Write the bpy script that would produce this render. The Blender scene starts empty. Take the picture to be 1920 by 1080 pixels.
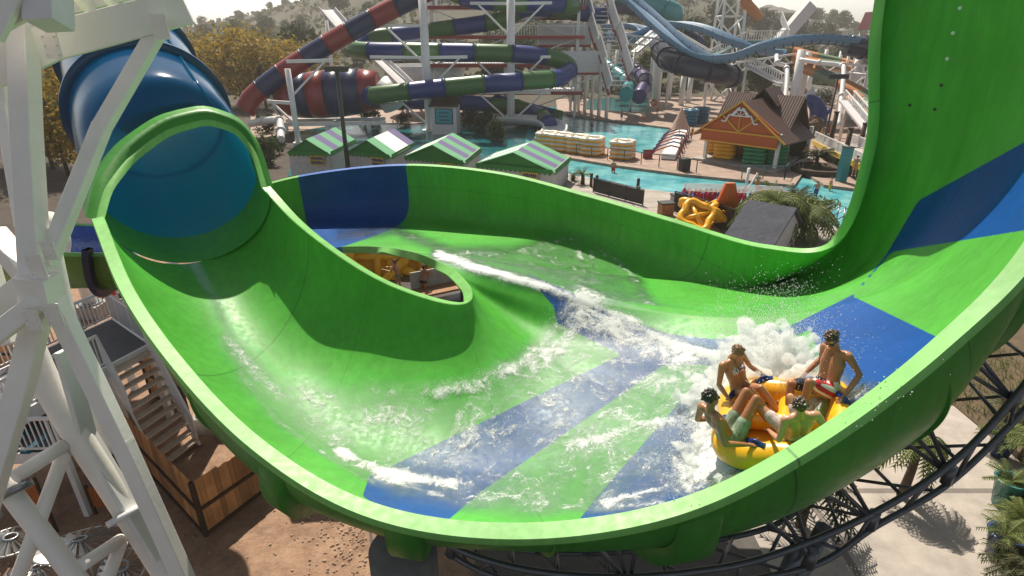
import bpy, bmesh, math, random
import numpy as np
from mathutils import Vector, Matrix
from mathutils.bvhtree import BVHTree
rad = math.radians
SC = bpy.context.scene
COL = SC.collection
# ---------------------------------------------------------------- camera, sky, sun
PITCH = rad(23.8); F = 1066.0; CZ = 13.0
cam = bpy.data.cameras.new("camera"); cam_o = bpy.data.objects.new("camera", cam); COL.objects.link(cam_o)
cam_o.location = (0, 0, CZ); cam_o.rotation_euler = (rad(90) - PITCH, 0, 0)
cam.sensor_width = 36; cam.lens = 36 * F / 1920; cam.clip_end = 6000; cam.clip_start = .05
SC.camera = cam_o
SUN_AZ, SUN_EL = rad(-13), rad(54)      # azimuth measured from +Y towards +X
w = bpy.data.worlds.new("World"); SC.world = w; w.use_nodes = True
nt = w.node_tree; bg = nt.nodes['Background']
sky = nt.nodes.new('ShaderNodeTexSky'); sky.sky_type = 'NISHITA'; sky.sun_disc = False
sky.sun_elevation = SUN_EL; sky.sun_rotation = SUN_AZ; sky.air_density = 1.0; sky.dust_density = 2.5; sky.ozone_density = 1
hs = nt.nodes.new('ShaderNodeHueSaturation'); hs.inputs['Saturation'].default_value = .45
nt.links.new(sky.outputs[0], hs.inputs['Color'])
tcw = nt.nodes.new('ShaderNodeTexCoord'); spw = nt.nodes.new('ShaderNodeSeparateXYZ'); nt.links.new(tcw.outputs['Generated'], spw.inputs[0])
mrw = nt.nodes.new('ShaderNodeMapRange'); mrw.interpolation_type = 'SMOOTHERSTEP'; mrw.inputs[1].default_value = -.02; mrw.inputs[2].default_value = .42; mrw.inputs[3].default_value = 3.0; mrw.inputs[4].default_value = 1.
nt.links.new(spw.outputs[2], mrw.inputs[0])
vmw = nt.nodes.new('ShaderNodeVectorMath'); vmw.operation = 'SCALE'; nt.links.new(hs.outputs[0], vmw.inputs[0]); nt.links.new(mrw.outputs[0], vmw.inputs['Scale'])
nt.links.new(vmw.outputs[0], bg.inputs[0]); bg.inputs[1].default_value = .055
sd = bpy.data.lights.new("sun", 'SUN'); so = bpy.data.objects.new("sun", sd); COL.objects.link(so)
sd.energy = 5.0; sd.angle = rad(.5); sd.color = (1, .91, .77)
SUN = Vector((math.sin(SUN_AZ) * math.cos(SUN_EL), math.cos(SUN_AZ) * math.cos(SUN_EL), math.sin(SUN_EL)))
so.rotation_euler = SUN.to_track_quat('Z', 'Y').to_euler(); so.location = (0, 60, 80)
SC.view_settings.view_transform = 'Standard'; SC.view_settings.look = 'None'; SC.view_settings.exposure = .45
SC.cycles.max_bounces = 6; SC.cycles.transparent_max_bounces = 16; SC.cycles.use_denoising = True
random.seed(7); RNG = np.random.default_rng(7)
# ---------------------------------------------------------------- helpers
SP, CP = math.sin(PITCH), math.cos(PITCH)
def P(px, py, d):                       # a world point seen at px,py at depth d along the view axis
    x = (px - 960) / F * d; v = (py - 540) / F * d
    return Vector((x, d * CP - v * SP, CZ - d * SP - v * CP))
def drop(py): return SP + (py - 540) / F * CP
def G(px, py, z=0.0):                   # point at height z seen at px,py
    return P(px, py, (CZ - z) / drop(py))
def proj(p):
    p = np.asarray(p, float); y = p[..., 1]; z = p[..., 2] - CZ
    d = y * CP - z * SP; u = y * SP + z * CP
    return 960 + F * p[..., 0] / d, 540 - F * u / d, d
def catmull(pts, n):
    """pts (k,c) -> smooth (n,c), uniform"""
    pts = np.asarray(pts, float); k = len(pts)
    e = np.vstack([2 * pts[0] - pts[1], pts, 2 * pts[-1] - pts[-2]])
    t = np.linspace(0, k - 1, n); i = np.minimum(t.astype(int), k - 2); f = (t - i)[:, None]
    a, b, c, d = e[i], e[i + 1], e[i + 2], e[i + 3]
    return .5 * ((2 * b) + (c - a) * f + (2 * a - 5 * b + 4 * c - d) * f ** 2 + (3 * b - a - 3 * c + d) * f ** 3)
class MB:
    def __init__(s): s.v = []; s.f = []; s.m = []; s.sm = []
    def add(s, vs, fs, mi=0, smooth=False):
        o = len(s.v); s.v.extend([tuple(v) for v in vs]); s.f.extend([tuple(i + o for i in f) for f in fs])
        s.m.extend([mi] * len(fs)); s.sm.extend([smooth] * len(fs)); return s
    def box(s, c, size, rz=0, mi=0, M=None):
        x, y, z = [q / 2 for q in size]
        vs = [Vector((a * x, b * y, d * z)) for a in (-1, 1) for b in (-1, 1) for d in (-1, 1)]
        R = M if M is not None else Matrix.Rotation(rz, 3, 'Z'); c = Vector(c)
        return s.add([R @ v + c for v in vs], [(0, 1, 3, 2), (4, 6, 7, 5), (0, 4, 5, 1), (2, 3, 7, 6), (0, 2, 6, 4), (1, 5, 7, 3)], mi)
    def beam(s, p, q, wd, h=None, mi=0, up=(0, 0, 1)):
        p, q = Vector(p), Vector(q); h = h or wd; d = q - p; L = d.length
        if L < 1e-6: return s
        d = d / L; u = Vector(up)
        if abs(d.dot(u)) > .98: u = Vector((0, 1, 0))
        x = d.cross(u).normalized(); z = x.cross(d)
        return s.box((p + q) / 2, (wd, L, h), mi=mi, M=Matrix((x, d, z)).transposed())
    def tube(s, pts, r, n=12, mi=0, caps=True, closed=False, bands=None, sx=1.0):
        pts = [Vector(p) for p in pts]; k = len(pts)
        rs = r if hasattr(r, '__len__') else [r] * k
        T = []
        for i in range(k):
            a = pts[(i - 1) % k] if closed else pts[max(i - 1, 0)]; b = pts[(i + 1) % k] if closed else pts[min(i + 1, k - 1)]
            T.append((b - a).normalized())
        u = Vector((0, 0, 1))
        if abs(T[0].dot(u)) > .95: u = Vector((1, 0, 0))
        vs = []
        for i in range(k):
            u = (u - T[i] * u.dot(T[i])).normalized(); x = T[i].cross(u)
            for j in range(n):
                a = 2 * math.pi * j / n
                vs.append(pts[i] + (x * math.cos(a) * sx + u * math.sin(a)) * rs[i])
        o = len(s.v); s.v.extend([tuple(v) for v in vs])
        for i in range(k if closed else k - 1):
            i2 = (i + 1) % k
            for j in range(n):
                j2 = (j + 1) % n
                s.f.append((o + i * n + j, o + i * n + j2, o + i2 * n + j2, o + i2 * n + j)); s.m.append(bands[i] if bands else mi); s.sm.append(True)
        if caps and not closed:
            s.f.append(tuple(o + j for j in range(n))[::-1]); s.m.append(bands[0] if bands else mi); s.sm.append(False)
            s.f.append(tuple(o + (k - 1) * n + j for j in range(n))); s.m.append(bands[-1] if bands else mi); s.sm.append(False)
        return s
    def cyl(s, p, q, r, n=14, mi=0, r2=None): return s.tube([p, q], [r, r if r2 is None else r2], n, mi)
    def poly(s, pts, mi=0): return s.add(pts, [tuple(range(len(pts)))], mi)
    def prism(s, pts, h, mi=0):          # pts ccw loop, extruded by vector h
        n = len(pts); h = Vector(h); pts = [Vector(p) for p in pts]
        return s.add(pts + [p + h for p in pts], [tuple(range(n))[::-1], tuple(range(n, 2 * n))] + [(i, (i + 1) % n, n + (i + 1) % n, n + i) for i in range(n)], mi)
    def lathe(s, prof, c=(0, 0, 0), n=24, mi=0, M=None):
        c = Vector(c); vs = []
        for r, z in prof:
            for j in range(n):
                a = 2 * math.pi * j / n; v = Vector((r * math.cos(a), r * math.sin(a), z)); vs.append((M @ v if M else v) + c)
        fs = [(i * n + j, i * n + (j + 1) % n, (i + 1) * n + (j + 1) % n, (i + 1) * n + j) for i in range(len(prof) - 1) for j in range(n)]
        return s.add(vs, fs, mi, True)
    def ball(s, c, r, mi=0, seg=12, ring=8, M=None):
        r = r if hasattr(r, '__len__') else (r, r, r); c = Vector(c); vs = []; fs = []
        for i in range(ring + 1):
            th = math.pi * i / ring
            for j in range(seg):
                a = 2 * math.pi * j / seg; v = Vector((r[0] * math.sin(th) * math.cos(a), r[1] * math.sin(th) * math.sin(a), r[2] * math.cos(th)))
                vs.append((M @ v if M else v) + c)
        fs = [(i * seg + j, (i + 1) * seg + j, (i + 1) * seg + (j + 1) % seg, i * seg + (j + 1) % seg) for i in range(ring) for j in range(seg)]
        return s.add(vs, fs, mi, True)
    def build(s, name, mats, parent=None, loc=None):
        me = bpy.data.meshes.new(name)
        vs = s.v
        if loc is not None: vs = [(v[0] - loc[0], v[1] - loc[1], v[2] - loc[2]) for v in vs]
        me.from_pydata(vs, [], s.f); me.validate(verbose=False)
        mats = mats if isinstance(mats, (list, tuple)) else [mats]
        for m in mats: me.materials.append(m)
        if len(me.polygons) == len(s.f):
            me.polygons.foreach_set('material_index', s.m); me.polygons.foreach_set('use_smooth', s.sm)
        me.update()
        o = bpy.data.objects.new(name, me); COL.objects.link(o)
        if loc is not None: o.location = loc
        if parent is not None: o.parent = parent
        return o
def tag(o, label, cat, group=None, kind=None):
    o['label'] = label; o['category'] = cat
    if group: o['group'] = group
    o['kind'] = kind or 'thing'
    return o
def struct(o, kind='structure'): o['kind'] = kind; return o
def thing(name, label, cat, loc=(0, 0, 0), rz=0, group=None):
    o = bpy.data.objects.new(name, None); COL.objects.link(o); o.location = loc; o.rotation_euler = (0, 0, rz); o.empty_display_size = .2
    return tag(o, label, cat, group)
def dup(root, loc, rz=0, label=None, sc=None):
    r = root.copy(); COL.objects.link(r); r.location = loc; r.rotation_euler = (0, 0, rz)
    if label: r['label'] = label
    if sc: r.scale = (sc, sc, sc) if not hasattr(sc, '__len__') else sc
    for ch in list(root.children):
        c = ch.copy(); COL.objects.link(c); c.parent = r
        for g in ch.children:
            d = g.copy(); COL.objects.link(d); d.parent = c
    return r
# ---------------------------------------------------------------- materials
def mat(name, col, rough=.6, metal=0, noise=0, nscale=5, bump=0, bscale=40, coat=0, sub=None, trans=0, spec=.5):
    m = bpy.data.materials.new(name); m.use_nodes = True; t = m.node_tree; b = t.nodes['Principled BSDF']
    b.inputs['Base Color'].default_value = (*col, 1); b.inputs['Roughness'].default_value = rough; b.inputs['Metallic'].default_value = metal
    b.inputs['Coat Weight'].default_value = coat; b.inputs['Specular IOR Level'].default_value = spec
    tc = None
    if noise or bump:
        tc = t.nodes.new('ShaderNodeTexCoord')
    if noise:
        n = t.nodes.new('ShaderNodeTexNoise'); n.inputs['Scale'].default_value = nscale; n.inputs['Detail'].default_value = 6; n.inputs['Roughness'].default_value = .65
        t.links.new(tc.outputs['Object'], n.inputs['Vector'])
        r = t.nodes.new('ShaderNodeMapRange'); r.inputs[1].default_value = .3; r.inputs[2].default_value = .7
        r.inputs[3].default_value = 1 - noise; r.inputs[4].default_value = 1 + noise
        t.links.new(n.outputs['Fac'], r.inputs[0])
        mx = t.nodes.new('ShaderNodeVectorMath'); mx.operation = 'SCALE'; mx.inputs[0].default_value = col
        t.links.new(r.outputs[0], mx.inputs['Scale']); t.links.new(mx.outputs[0], b.inputs['Base Color'])
    if bump:
        n = t.nodes.new('ShaderNodeTexNoise'); n.inputs['Scale'].default_value = bscale; n.inputs['Detail'].default_value = 4
        t.links.new(tc.outputs['Object'], n.inputs['Vector'])
        bp = t.nodes.new('ShaderNodeBump'); bp.inputs['Strength'].default_value = bump; bp.inputs['Distance'].default_value = .05
        t.links.new(n.outputs['Fac'], bp.inputs['Height']); t.links.new(bp.outputs[0], b.inputs['Normal'])
    return m
M = {}
M['white'] = mat('white_paint', (.72, .72, .72), .45, noise=.06, nscale=2)
M['tower_white'] = mat('tower_paint', (.84, .81, .76), .38, noise=.07, nscale=1.2, bump=.05, bscale=15)
M['grey'] = mat('grey_steel', (.3, .32, .34), .35, .8, noise=.15)
M['dark'] = mat('dark_metal', (.03, .03, .035), .5)
M['concrete'] = mat('concrete', (.33, .31, .28), .9, noise=.18, nscale=2.5, bump=.3)
M['wood_dark'] = mat('dark_wood', (.06, .035, .02), .8, noise=.3, nscale=4)
M['wood'] = mat('wood', (.3, .15, .07), .75, noise=.25, nscale=3)
M['black'] = mat('black', (.012, .012, .014), .5)
GREEN = (.085, .40, .045); BLUE = (.0, .07, .30)
def nd(t, ty, **kw):
    n = t.nodes.new(ty)
    for k, v in kw.items():
        if k in ('operation', 'blend_type', 'data_type', 'attribute_name', 'noise_dimensions', 'feature', 'wave_type', 'bands_direction'): setattr(n, k, v)
        else: n.inputs[int(k[1:]) if k[0] == 'i' and k[1:].isdigit() else k].default_value = v
    return n
# ---------------------------------------------------------------- the big green ride
MR = [P(492, 354, 14.2), P(474, 290, 14.45), P(442, 248, 14.5), P(388, 231, 14.2), P(316, 252, 13.6), P(250, 302, 12.8), P(208, 356, 12.1), P(194, 408, 11.7)]
MA = [0, 25, 50, 75, 104, 133, 160, 180]
C0 = (MR[0] + MR[-1]) / 2; RT = (MR[0] - MR[-1]).length / 2
AX = (P(218, 62, 21.5) - C0 - Vector((0, 0, .2))).normalized()
E1 = Vector((AX.y, -AX.x, 0)).normalized(); E2 = E1.cross(AX)
if E2.z < 0: E2 = -E2
def st(I, O, D, m, n, K=None, w=0.0):
    if K is None:
        a = P(*I); o = P(*O); K = (a + o) / 2 - Vector((0, 0, 2))
    return list(P(*I)) + list(P(*O)) + list(Vector(D).normalized() * m) + [n, w] + list(K)
ST = [list(MR[0]) + list(MR[-1]) + list((-E2 + AX * .1).normalized() * RT * 1.0) + [2.0, 0] + list(C0),
 st((553, 418, 13.6), (252, 545, 10.2), (0, -.1, -1), 2.0, 2.0),
 st((640, 485, 13.2), (355, 690, 8.8), (-.1, -.1, -1), 2.1, 2.1),
 st((720, 532, 12.9), (500, 833, 7.6), (-.1, -.1, -1), 2.1, 1.9),
 st((800, 562, 12.7), (700, 945, 6.8), (0, -.02, -1), 2.0, 1.75),
 st((855, 573, 12.6), (960, 983, 6.4), (.05, .0, -1), 2.0, 1.65),
 st((882, 565, 12.7), (1250, 945, 6.2), (.25, -.1, -1), 2.05, 1.85),
 st((884, 545, 13.0), (1500, 828, 6.1), (.4, -.15, -1), 2.2, 2.3),
 st((872, 527, 13.3), (1750, 640, 6.0), (.6, -.1, -1), 2.6, 2.3),
 st((855, 510, 13.8), (1935, 435, 6.0), (.6, 0.1, -1), 3.0, 2.3, (7.6, 8.6, 6.0), .3),
 st((838, 499, 14.1), (2080, 120, 6.4), (.6, .2, -1), 3.5, 2.2, (9.2, 9.6, 5.9), .7),
 st((820, 490, 14.5), (2180, -350, 7.0), (.75, .3, -.9), 4.2, 2.2, (10.2, 10.4, 5.9), 1),
 st((803, 482, 14.8), (1950, -650, 8.8), (.8, .3, -.8), 4.6, 2.2, (10.6, 11.4, 5.9), 1),
 st((787, 476, 15.1), (1730, -350, 10.6), (.8, .25, -.8), 4.4, 2.2, (10.4, 12.6, 5.9), 1),
 st((772, 472, 15.5), (1655, 30, 12.0), (.7, .2, -.8), 3.9, 2.2, (9.9, 14.0, 5.85), 1),
 st((757, 469, 15.9), (1640, 280, 13.0), (.5, .2, -.85), 3.2, 2.2, (9.2, 15.3, 5.8), 1),
 #st0
 st((742, 466, 16.3), (1568, 458, 14.2), (.25, .2, -1), 2.4, 2.2, (8.4, 16.3, 5.75), .85),
 st((727, 464, 16.7), (1430, 466, 15.4), (.1, .3, -1), 2.3, 2.4, (6.9, 17.4, 5.7), .4),
 st((710, 463, 17.1), (1262, 418, 17.0), (.0, .2, -1), 2.3, 2.4),
 st((690, 462, 17.5), (1100, 370, 18.8), (.0, .1, -1), 2.1, 2.2),
 st((665, 462, 17.9), (930, 327, 20.3), (0, .1, -1), 2.1, 2.2),
 st((640, 463, 18.2), (752, 312, 21.6), (0, .0, -1), 2.0, 2.2),
 st((590, 470, 18.3), (567, 332, 22.2), (0, 0, -1), 1.9, 2.2),
 st((520, 480, 18.2), (420, 372, 22.4), (0, 0, -1), 1.9, 2.2),
 st((430, 495, 18.0), (270, 415, 22.0), (0, 0, -1), 1.9, 2.2),
]
for _i, _s in enumerate(ST):
    if _i >= 17:
        _w = [.75, 1, 1, 1, 1, 1, 1, 1][_i - 17]; _s[10] = _w; _s[11] = _s[3] * 1.02 + .1; _s[12] = _s[4] + .35; _s[13] = min(_s[2] - .75, _s[5] - 1.9) if _i < 19 else _s[2] - .7
ST = ST[:-1]
NT, NS = 601, 141
KT = (NT - 1) / (len(ST) - 1)
ss = catmull(ST, NT)
Ic, Oc, Dc, nn, kk, Kc = ss[:, 0:3], ss[:, 3:6], ss[:, 6:9], ss[:, 9], np.clip(ss[:, 10], 0, 1), ss[:, 11:14]
s_ = np.linspace(0, 1, NS); s_ = .5 - .5 * np.cos(np.pi * s_)         # denser towards the rims
def hprof(s, n): return (1 - np.abs(2 * s - 1) ** n) ** (1 / n)
tq = np.arange(NT) / KT; bump_ = np.exp(-((tq - 6.7) / 1.5) ** 2)
n_in = nn - .25 * bump_; D_in = Dc * (1 - .04 * bump_)[:, None]
Sdeep = Ic[:, None] * (1 - s_)[None, :, None] + Oc[:, None] * s_[None, :, None] + Dc[:, None] * hprof(s_[None, :], nn[:, None])[..., None]
S = Ic[:, None] * (1 - s_)[None, :, None] + Oc[:, None] * s_[None, :, None] + D_in[:, None] * hprof(s_[None, :], n_in[:, None])[..., None]
def grid_normals(A):
    du = np.gradient(A, axis=0); dv = np.gradient(A, axis=1); n = np.cross(du, dv)
    n /= np.maximum(np.linalg.norm(n, axis=2, keepdims=True), 1e-9); return n
th_ = s_ * np.pi / 2
GE = np.interp(np.arange(NT) / KT, [8, 10.5, 13.5], [1.1, 1.25, 1.75])[:, None]
SK = Kc[:, None] + (Ic - Kc)[:, None] * (((1 - np.sin(th_))[None] ** GE)[..., None]) + (Oc - Kc)[:, None] * (((1 - np.cos(th_))[None] ** GE)[..., None])
S = S * (1 - kk)[:, None, None] + SK * kk[:, None, None]; Sdeep = Sdeep * (1 - kk)[:, None, None] + SK * kk[:, None, None]
N = grid_normals(S)
N[:, 0] = N[:, 1]; N[:, -1] = N[:, -2]
if N[120, 60, 2] < 0: N = -N                                            # into the trough
def sdf(poly, X, Y):
    poly = np.array(poly, float); n = len(poly); d = np.full(X.shape, 1e18); ins = np.zeros(X.shape, bool)
    for i in range(n):
        a, b = poly[i], poly[(i + 1) % n]; e = b - a; wx, wy = X - a[0], Y - a[1]
        t = np.clip((wx * e[0] + wy * e[1]) / max(e @ e, 1e-9), 0, 1)
        d = np.minimum(d, (wx - t * e[0]) ** 2 + (wy - t * e[1]) ** 2)
        c = ((a[1] <= Y) & (b[1] > Y)) | ((b[1] <= Y) & (a[1] > Y))
        with np.errstate(divide='ignore', invalid='ignore'): xi = a[0] + (Y - a[1]) * e[0] / (e[1] if e[1] else 1e-9)
        ins ^= c & (X < xi)
    d = np.sqrt(d); return np.where(ins, d, -d)
PX, PY, PD = proj(S)
TT = np.repeat(np.arange(NT)[:, None] / KT, NS, 1)
blue = sdf([(985, 512), (1060, 543), (1150, 590), (1250, 626), (1345, 637), (1470, 617), (1600, 552), (1660, 480), (1722, 376), (1960, 245), (2300, 60),
            (2300, 360), (1925, 431), (1672, 472), (1600, 556), (1757, 632), (1700, 780), (1400, 900), (1552, 728), (1521, 617), (1455, 645), (1345, 800), (1300, 1100), (1060, 1010), (1112, 940), (1335, 684), (1245, 684),
            (905, 920), (840, 975), (800, 1010), (680, 930), (692, 894), (1165, 665), (1045, 606), (1038, 575)], PX, PY)
grn = sdf([(1521, 617), (1552, 728), (1560, 900), (1380, 940), (1440, 800), (1455, 645)], PX, PY)
blue = np.minimum(blue, -grn)
blue = np.where((TT > 17) | (TT < 2.2), -50, blue)
bb = 140 * np.minimum(TT - 20.95, 22.05 - TT)
blue = np.maximum(blue, bb)
def grid_mesh(name, A, mats, attrs, parent, flip=False):
    nt_, ns_ = A.shape[:2]; me = bpy.data.meshes.new(name)
    idx = np.arange(nt_ * ns_).reshape(nt_, ns_)
    q = np.stack([idx[:-1, :-1], idx[1:, :-1], idx[1:, 1:], idx[:-1, 1:]], -1).reshape(-1, 4)
    if flip: q = q[:, ::-1]
    me.from_pydata(A.reshape(-1, 3).tolist(), [], q.tolist())
    me.polygons.foreach_set('use_smooth', [True] * len(q))
    for k, v in attrs.items():
        at = me.attributes.new(k, 'FLOAT', 'POINT'); at.data.foreach_set('value', np.ascontiguousarray(v, dtype=np.float32).ravel())
    for m in mats: me.materials.append(m)
    o = bpy.data.objects.new(name, me); COL.objects.link(o); o.parent = parent; return o
def slide_mat(name, attr=True):
    m = bpy.data.materials.new(name); m.use_nodes = True; t = m.node_tree; L = t.links.new; b = t.nodes['Principled BSDF']
    tc = t.nodes.new('ShaderNodeTexCoord')
    n1 = nd(t, 'ShaderNodeTexNoise', Scale=.5, Detail=5); L(tc.outputs['Object'], n1.inputs['Vector'])
    n2 = nd(t, 'ShaderNodeTexNoise', Scale=9, Detail=5); L(tc.outputs['Object'], n2.inputs['Vector'])
    if attr:
        a = nd(t, 'ShaderNodeAttribute', attribute_name='blue')
        th = nd(t, 'ShaderNodeMapRange', i1=-.5, i2=.5); L(a.outputs['Fac'], th.inputs[0])
        mx = nd(t, 'ShaderNodeMix', data_type='RGBA'); L(th.outputs[0], mx.inputs[0]); mx.inputs[6].default_value = (*GREEN, 1); mx.inputs[7].default_value = (*BLUE, 1)
        sm = nd(t, 'ShaderNodeAttribute', attribute_name='seam')
        th2 = nd(t, 'ShaderNodeMapRange', i1=.004, i2=.014, i3=.5, i4=1.); L(sm.outputs['Fac'], th2.inputs[0])
        sc = t.nodes.new('ShaderNodeVectorMath'); sc.operation = 'SCALE'; L(mx.outputs[2], sc.inputs[0]); L(th2.outputs[0], sc.inputs['Scale'])
        src = sc.outputs[0]
    else:
        rgb = t.nodes.new('ShaderNodeRGB'); rgb.outputs[0].default_value = (*GREEN, 1); src = rgb.outputs[0]
    v = nd(t, 'ShaderNodeMapRange', i1=.3, i2=.7, i3=.85, i4=1.15); L(n1.outputs['Fac'], v.inputs[0])
    s2 = t.nodes.new('ShaderNodeVectorMath'); s2.operation = 'SCALE'; L(src, s2.inputs[0]); L(v.outputs[0], s2.inputs['Scale'])
    sx = t.nodes.new('ShaderNodeMapping'); sx.inputs['Scale'].default_value = (1, 1, .12); L(tc.outputs['Object'], sx.inputs[0])
    n3 = nd(t, 'ShaderNodeTexNoise', Scale=5, Detail=7, Roughness=.7); L(sx.outputs[0], n3.inputs['Vector']); v3 = nd(t, 'ShaderNodeMapRange', i1=.38, i2=.62, i3=.9, i4=1.08); L(n3.outputs['Fac'], v3.inputs[0])
    s4 = t.nodes.new('ShaderNodeVectorMath'); s4.operation = 'SCALE'; L(s2.outputs[0], s4.inputs[0]); L(v3.outputs[0], s4.inputs['Scale']); s2 = s4
    L(s2.outputs[0], b.inputs['Base Color'])
    rr = nd(t, 'ShaderNodeMapRange', i1=.35, i2=.7, i3=.36, i4=.5); L(n2.outputs['Fac'], rr.inputs[0]); L(rr.outputs[0], b.inputs['Roughness'])
    b.inputs['Specular IOR Level'].default_value = .32
    tr = t.nodes.new('ShaderNodeBsdfTranslucent'); s3 = t.nodes.new('ShaderNodeVectorMath'); s3.operation = 'SCALE'; s3.inputs['Scale'].default_value = 1.0
    L(s2.outputs[0], tr.inputs[0])
    ms = t.nodes.new('ShaderNodeMixShader'); ms.inputs[0].default_value = .12
    out = t.nodes['Material Output']; L(b.outputs[0], ms.inputs[1]); L(tr.outputs[0], ms.inputs[2]); L(ms.outputs[0], out.inputs[0])
    return m
M['slide'] = slide_mat('fiberglass_panels'); M['slide_green'] = slide_mat('green_fiberglass', False)
M['rim'] = mat('green_rim', (.15, .5, .1), .3, noise=.08)
RIDE = thing('raft_slide', 'giant green and blue raft slide bowl curling round an open oval, water on its floor', 'water slide')
seam = np.full(TT.shape, 9.)
for k in (1.3, 2.6, 4.0, 5.4, 6.9, 8.2, 9.6, 12.2, 14.6, 16.5, 17.6, 18.6, 19.8): seam = np.minimum(seam, np.abs(TT - k) / 1.0)
seam = np.minimum(seam, np.where((TT > 14) & (np.broadcast_to(s_[None], TT.shape) > .5), np.abs(np.broadcast_to(s_[None], TT.shape) - .86) * 4, 9))
trough = grid_mesh('trough', S, [M['slide']], {'blue': blue, 'seam': seam}, RIDE)
ND = grid_normals(Sdeep); ND[:, 0] = ND[:, 1]; ND[:, -1] = ND[:, -2]
if ND[120, 60, 2] < 0: ND = -ND
SH = Sdeep - ND * .07
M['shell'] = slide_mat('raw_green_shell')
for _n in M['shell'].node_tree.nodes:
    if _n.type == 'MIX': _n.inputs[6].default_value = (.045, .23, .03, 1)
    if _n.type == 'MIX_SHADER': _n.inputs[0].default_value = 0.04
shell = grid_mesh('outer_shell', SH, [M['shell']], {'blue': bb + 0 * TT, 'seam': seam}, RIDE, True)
# rims: a flat flange that turns down at its edge
def rim_strip(name, edge, prev, tt, wd=.2, th=.06, mats=None, closed=False):
    n = len(edge); T = np.gradient(edge, axis=0); T /= np.linalg.norm(T, axis=1, keepdims=True)
    wall = edge - prev; wall /= np.linalg.norm(wall, axis=1, keepdims=True)
    out = np.cross(T, wall); out -= 0; 
    return T, wall, out
def make_rim(name, edge, nxt, sign_ref, lo=0, hi=None):
    T = np.gradient(edge, axis=0); T /= np.linalg.norm(T, axis=1, keepdims=True)
    up = edge - nxt; up /= np.linalg.norm(up, axis=1, keepdims=True)
    out = np.cross(T, up); out /= np.linalg.norm(out, axis=1, keepdims=True)
    out *= np.sign((out * sign_ref).sum(1))[:, None]
    for _ in range(6): out[1:-1] = (out[:-2] + out[1:-1] + out[2:]) / 3; up[1:-1] = (up[:-2] + up[1:-1] + up[2:]) / 3
    W = .2
    pr = [edge + up * .012 - out * .015, edge + up * .03 + out * .0, edge + up * .03 + out * W, edge + up * .005 + out * (W + .015), edge - up * .07 + out * (W + .015), edge - up * .07 + out * (W - .02), edge - up * .03 + out * .05]
    A = np.stack(pr, 1)
    return A
mid = S[:, NS // 2]
outO = -N[:, -3]; outI = -N[:, 2]
AO = make_rim('rim', Oc, S[:, -6], outO); AI = make_rim('rim', Ic, S[:, 5], outI)
M['rim_p'] = M['slide'].copy(); M['rim_p'].name = 'rim_gelcoat'
for _n in M['rim_p'].node_tree.nodes:
    if _n.type == 'MIX': _n.inputs[6].default_value = (.2, .52, .13, 1); _n.inputs[7].default_value = (.05, .16, .5, 1)
bO = np.repeat((140 * np.minimum(np.arange(NT) / KT - 20.95, 22.05 - np.arange(NT) / KT))[:, None], 7, 1)
sO = np.full((NT, 7), 9.)
for k in (4.0, 6.9, 9.6, 14.6, 18.6): sO = np.minimum(sO, np.abs(np.arange(NT) / KT - k)[:, None])
for A_, fl_ in ((AO, True), (AI, False)):
    o_ = grid_mesh('rim', A_, [M['rim_p']], {'blue': bO, 'seam': sO}, RIDE, fl_); es = o_.modifiers.new('e', 'EDGE_SPLIT'); es.split_angle = rad(35)
# flange ribs wrapped round the outside
def rib(t, a, b, h=.22, wd=.12, name='flange'):
    i = int(round(t * KT)); ja, jb = int(a * (NS - 1)), int(b * (NS - 1)); js = np.arange(ja, jb + 1)
    T = (S[i + 1] - S[i - 1]); T = T / np.linalg.norm(T, axis=1, keepdims=True)
    q = (js - ja) / (jb - ja); hh = h * np.minimum(1, np.sin(q * np.pi) ** .7)
    inn = SH[i, js]; ou = inn - ND[i, js] * hh[:, None]
    A = np.stack([inn - T[js] * wd, ou - T[js] * wd * .8, ou + T[js] * wd * .8, inn + T[js] * wd], 1)
    z = np.zeros(A.shape[:2])
    grid_mesh(name, A, [M['shell']], {'blue': z - 5, 'seam': z + 9}, RIDE)
for t in (3.05, 4.2, 6.2, 9.0, 2.0, 5.3, 8.0): rib(t, .40, .95, h=.27 if t in (3.05, 4.2, 6.2, 9.0) else .08, wd=.26 if t in (3.05, 4.2, 6.2, 9.0) else .02)
_v = [Vector(v) for v in S.reshape(-1, 3)[:]]
idx = np.arange(NT * NS).reshape(NT, NS)
BV = BVHTree.FromPolygons(_v, np.stack([idx[:-1, :-1], idx[1:, :-1], idx[1:, 1:], idx[:-1, 1:]], -1).reshape(-1, 4).tolist())
def hit(px, py):
    o = Vector((0, 0, CZ)); d = (P(px, py, 1) - o).normalized(); r = BV.ray_cast(o, d); return r[0], r[1]
def below(x, y, z0=20):
    r = BV.ray_cast(Vector((x, y, z0)), Vector((0, 0, -1))); return r[0], r[1]
# tunnel: blue tube up and away, green hood round its mouth
def fmat(name, col, tcol, k, rough=.22, noise=.12, sc=3):
    m = mat(name, col, rough, noise=noise, nscale=sc); t = m.node_tree; b = t.nodes['Principled BSDF']
    tr = t.nodes.new('ShaderNodeBsdfTranslucent'); tr.inputs[0].default_value = (*tcol, 1)
    ms = t.nodes.new('ShaderNodeMixShader'); ms.inputs[0].default_value = k
    t.links.new(b.outputs[0], ms.inputs[1]); t.links.new(tr.outputs[0], ms.inputs[2]); t.links.new(ms.outputs[0], t.nodes['Material Output'].inputs[0]); return m
M['tun'] = fmat('blue_fiberglass', (.004, .06, .17), (.03, .75, .95), .38, rough=.14)
M['tunf'] = mat('blue_flange', (.006, .06, .14), .3, noise=.12)
M['tun_in'] = fmat('cyan_fiberglass', (.0, .30, .46), (.03, .75, .95), .45)
mrc = np.array([list(v) for v in MR]); NA = 72
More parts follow.
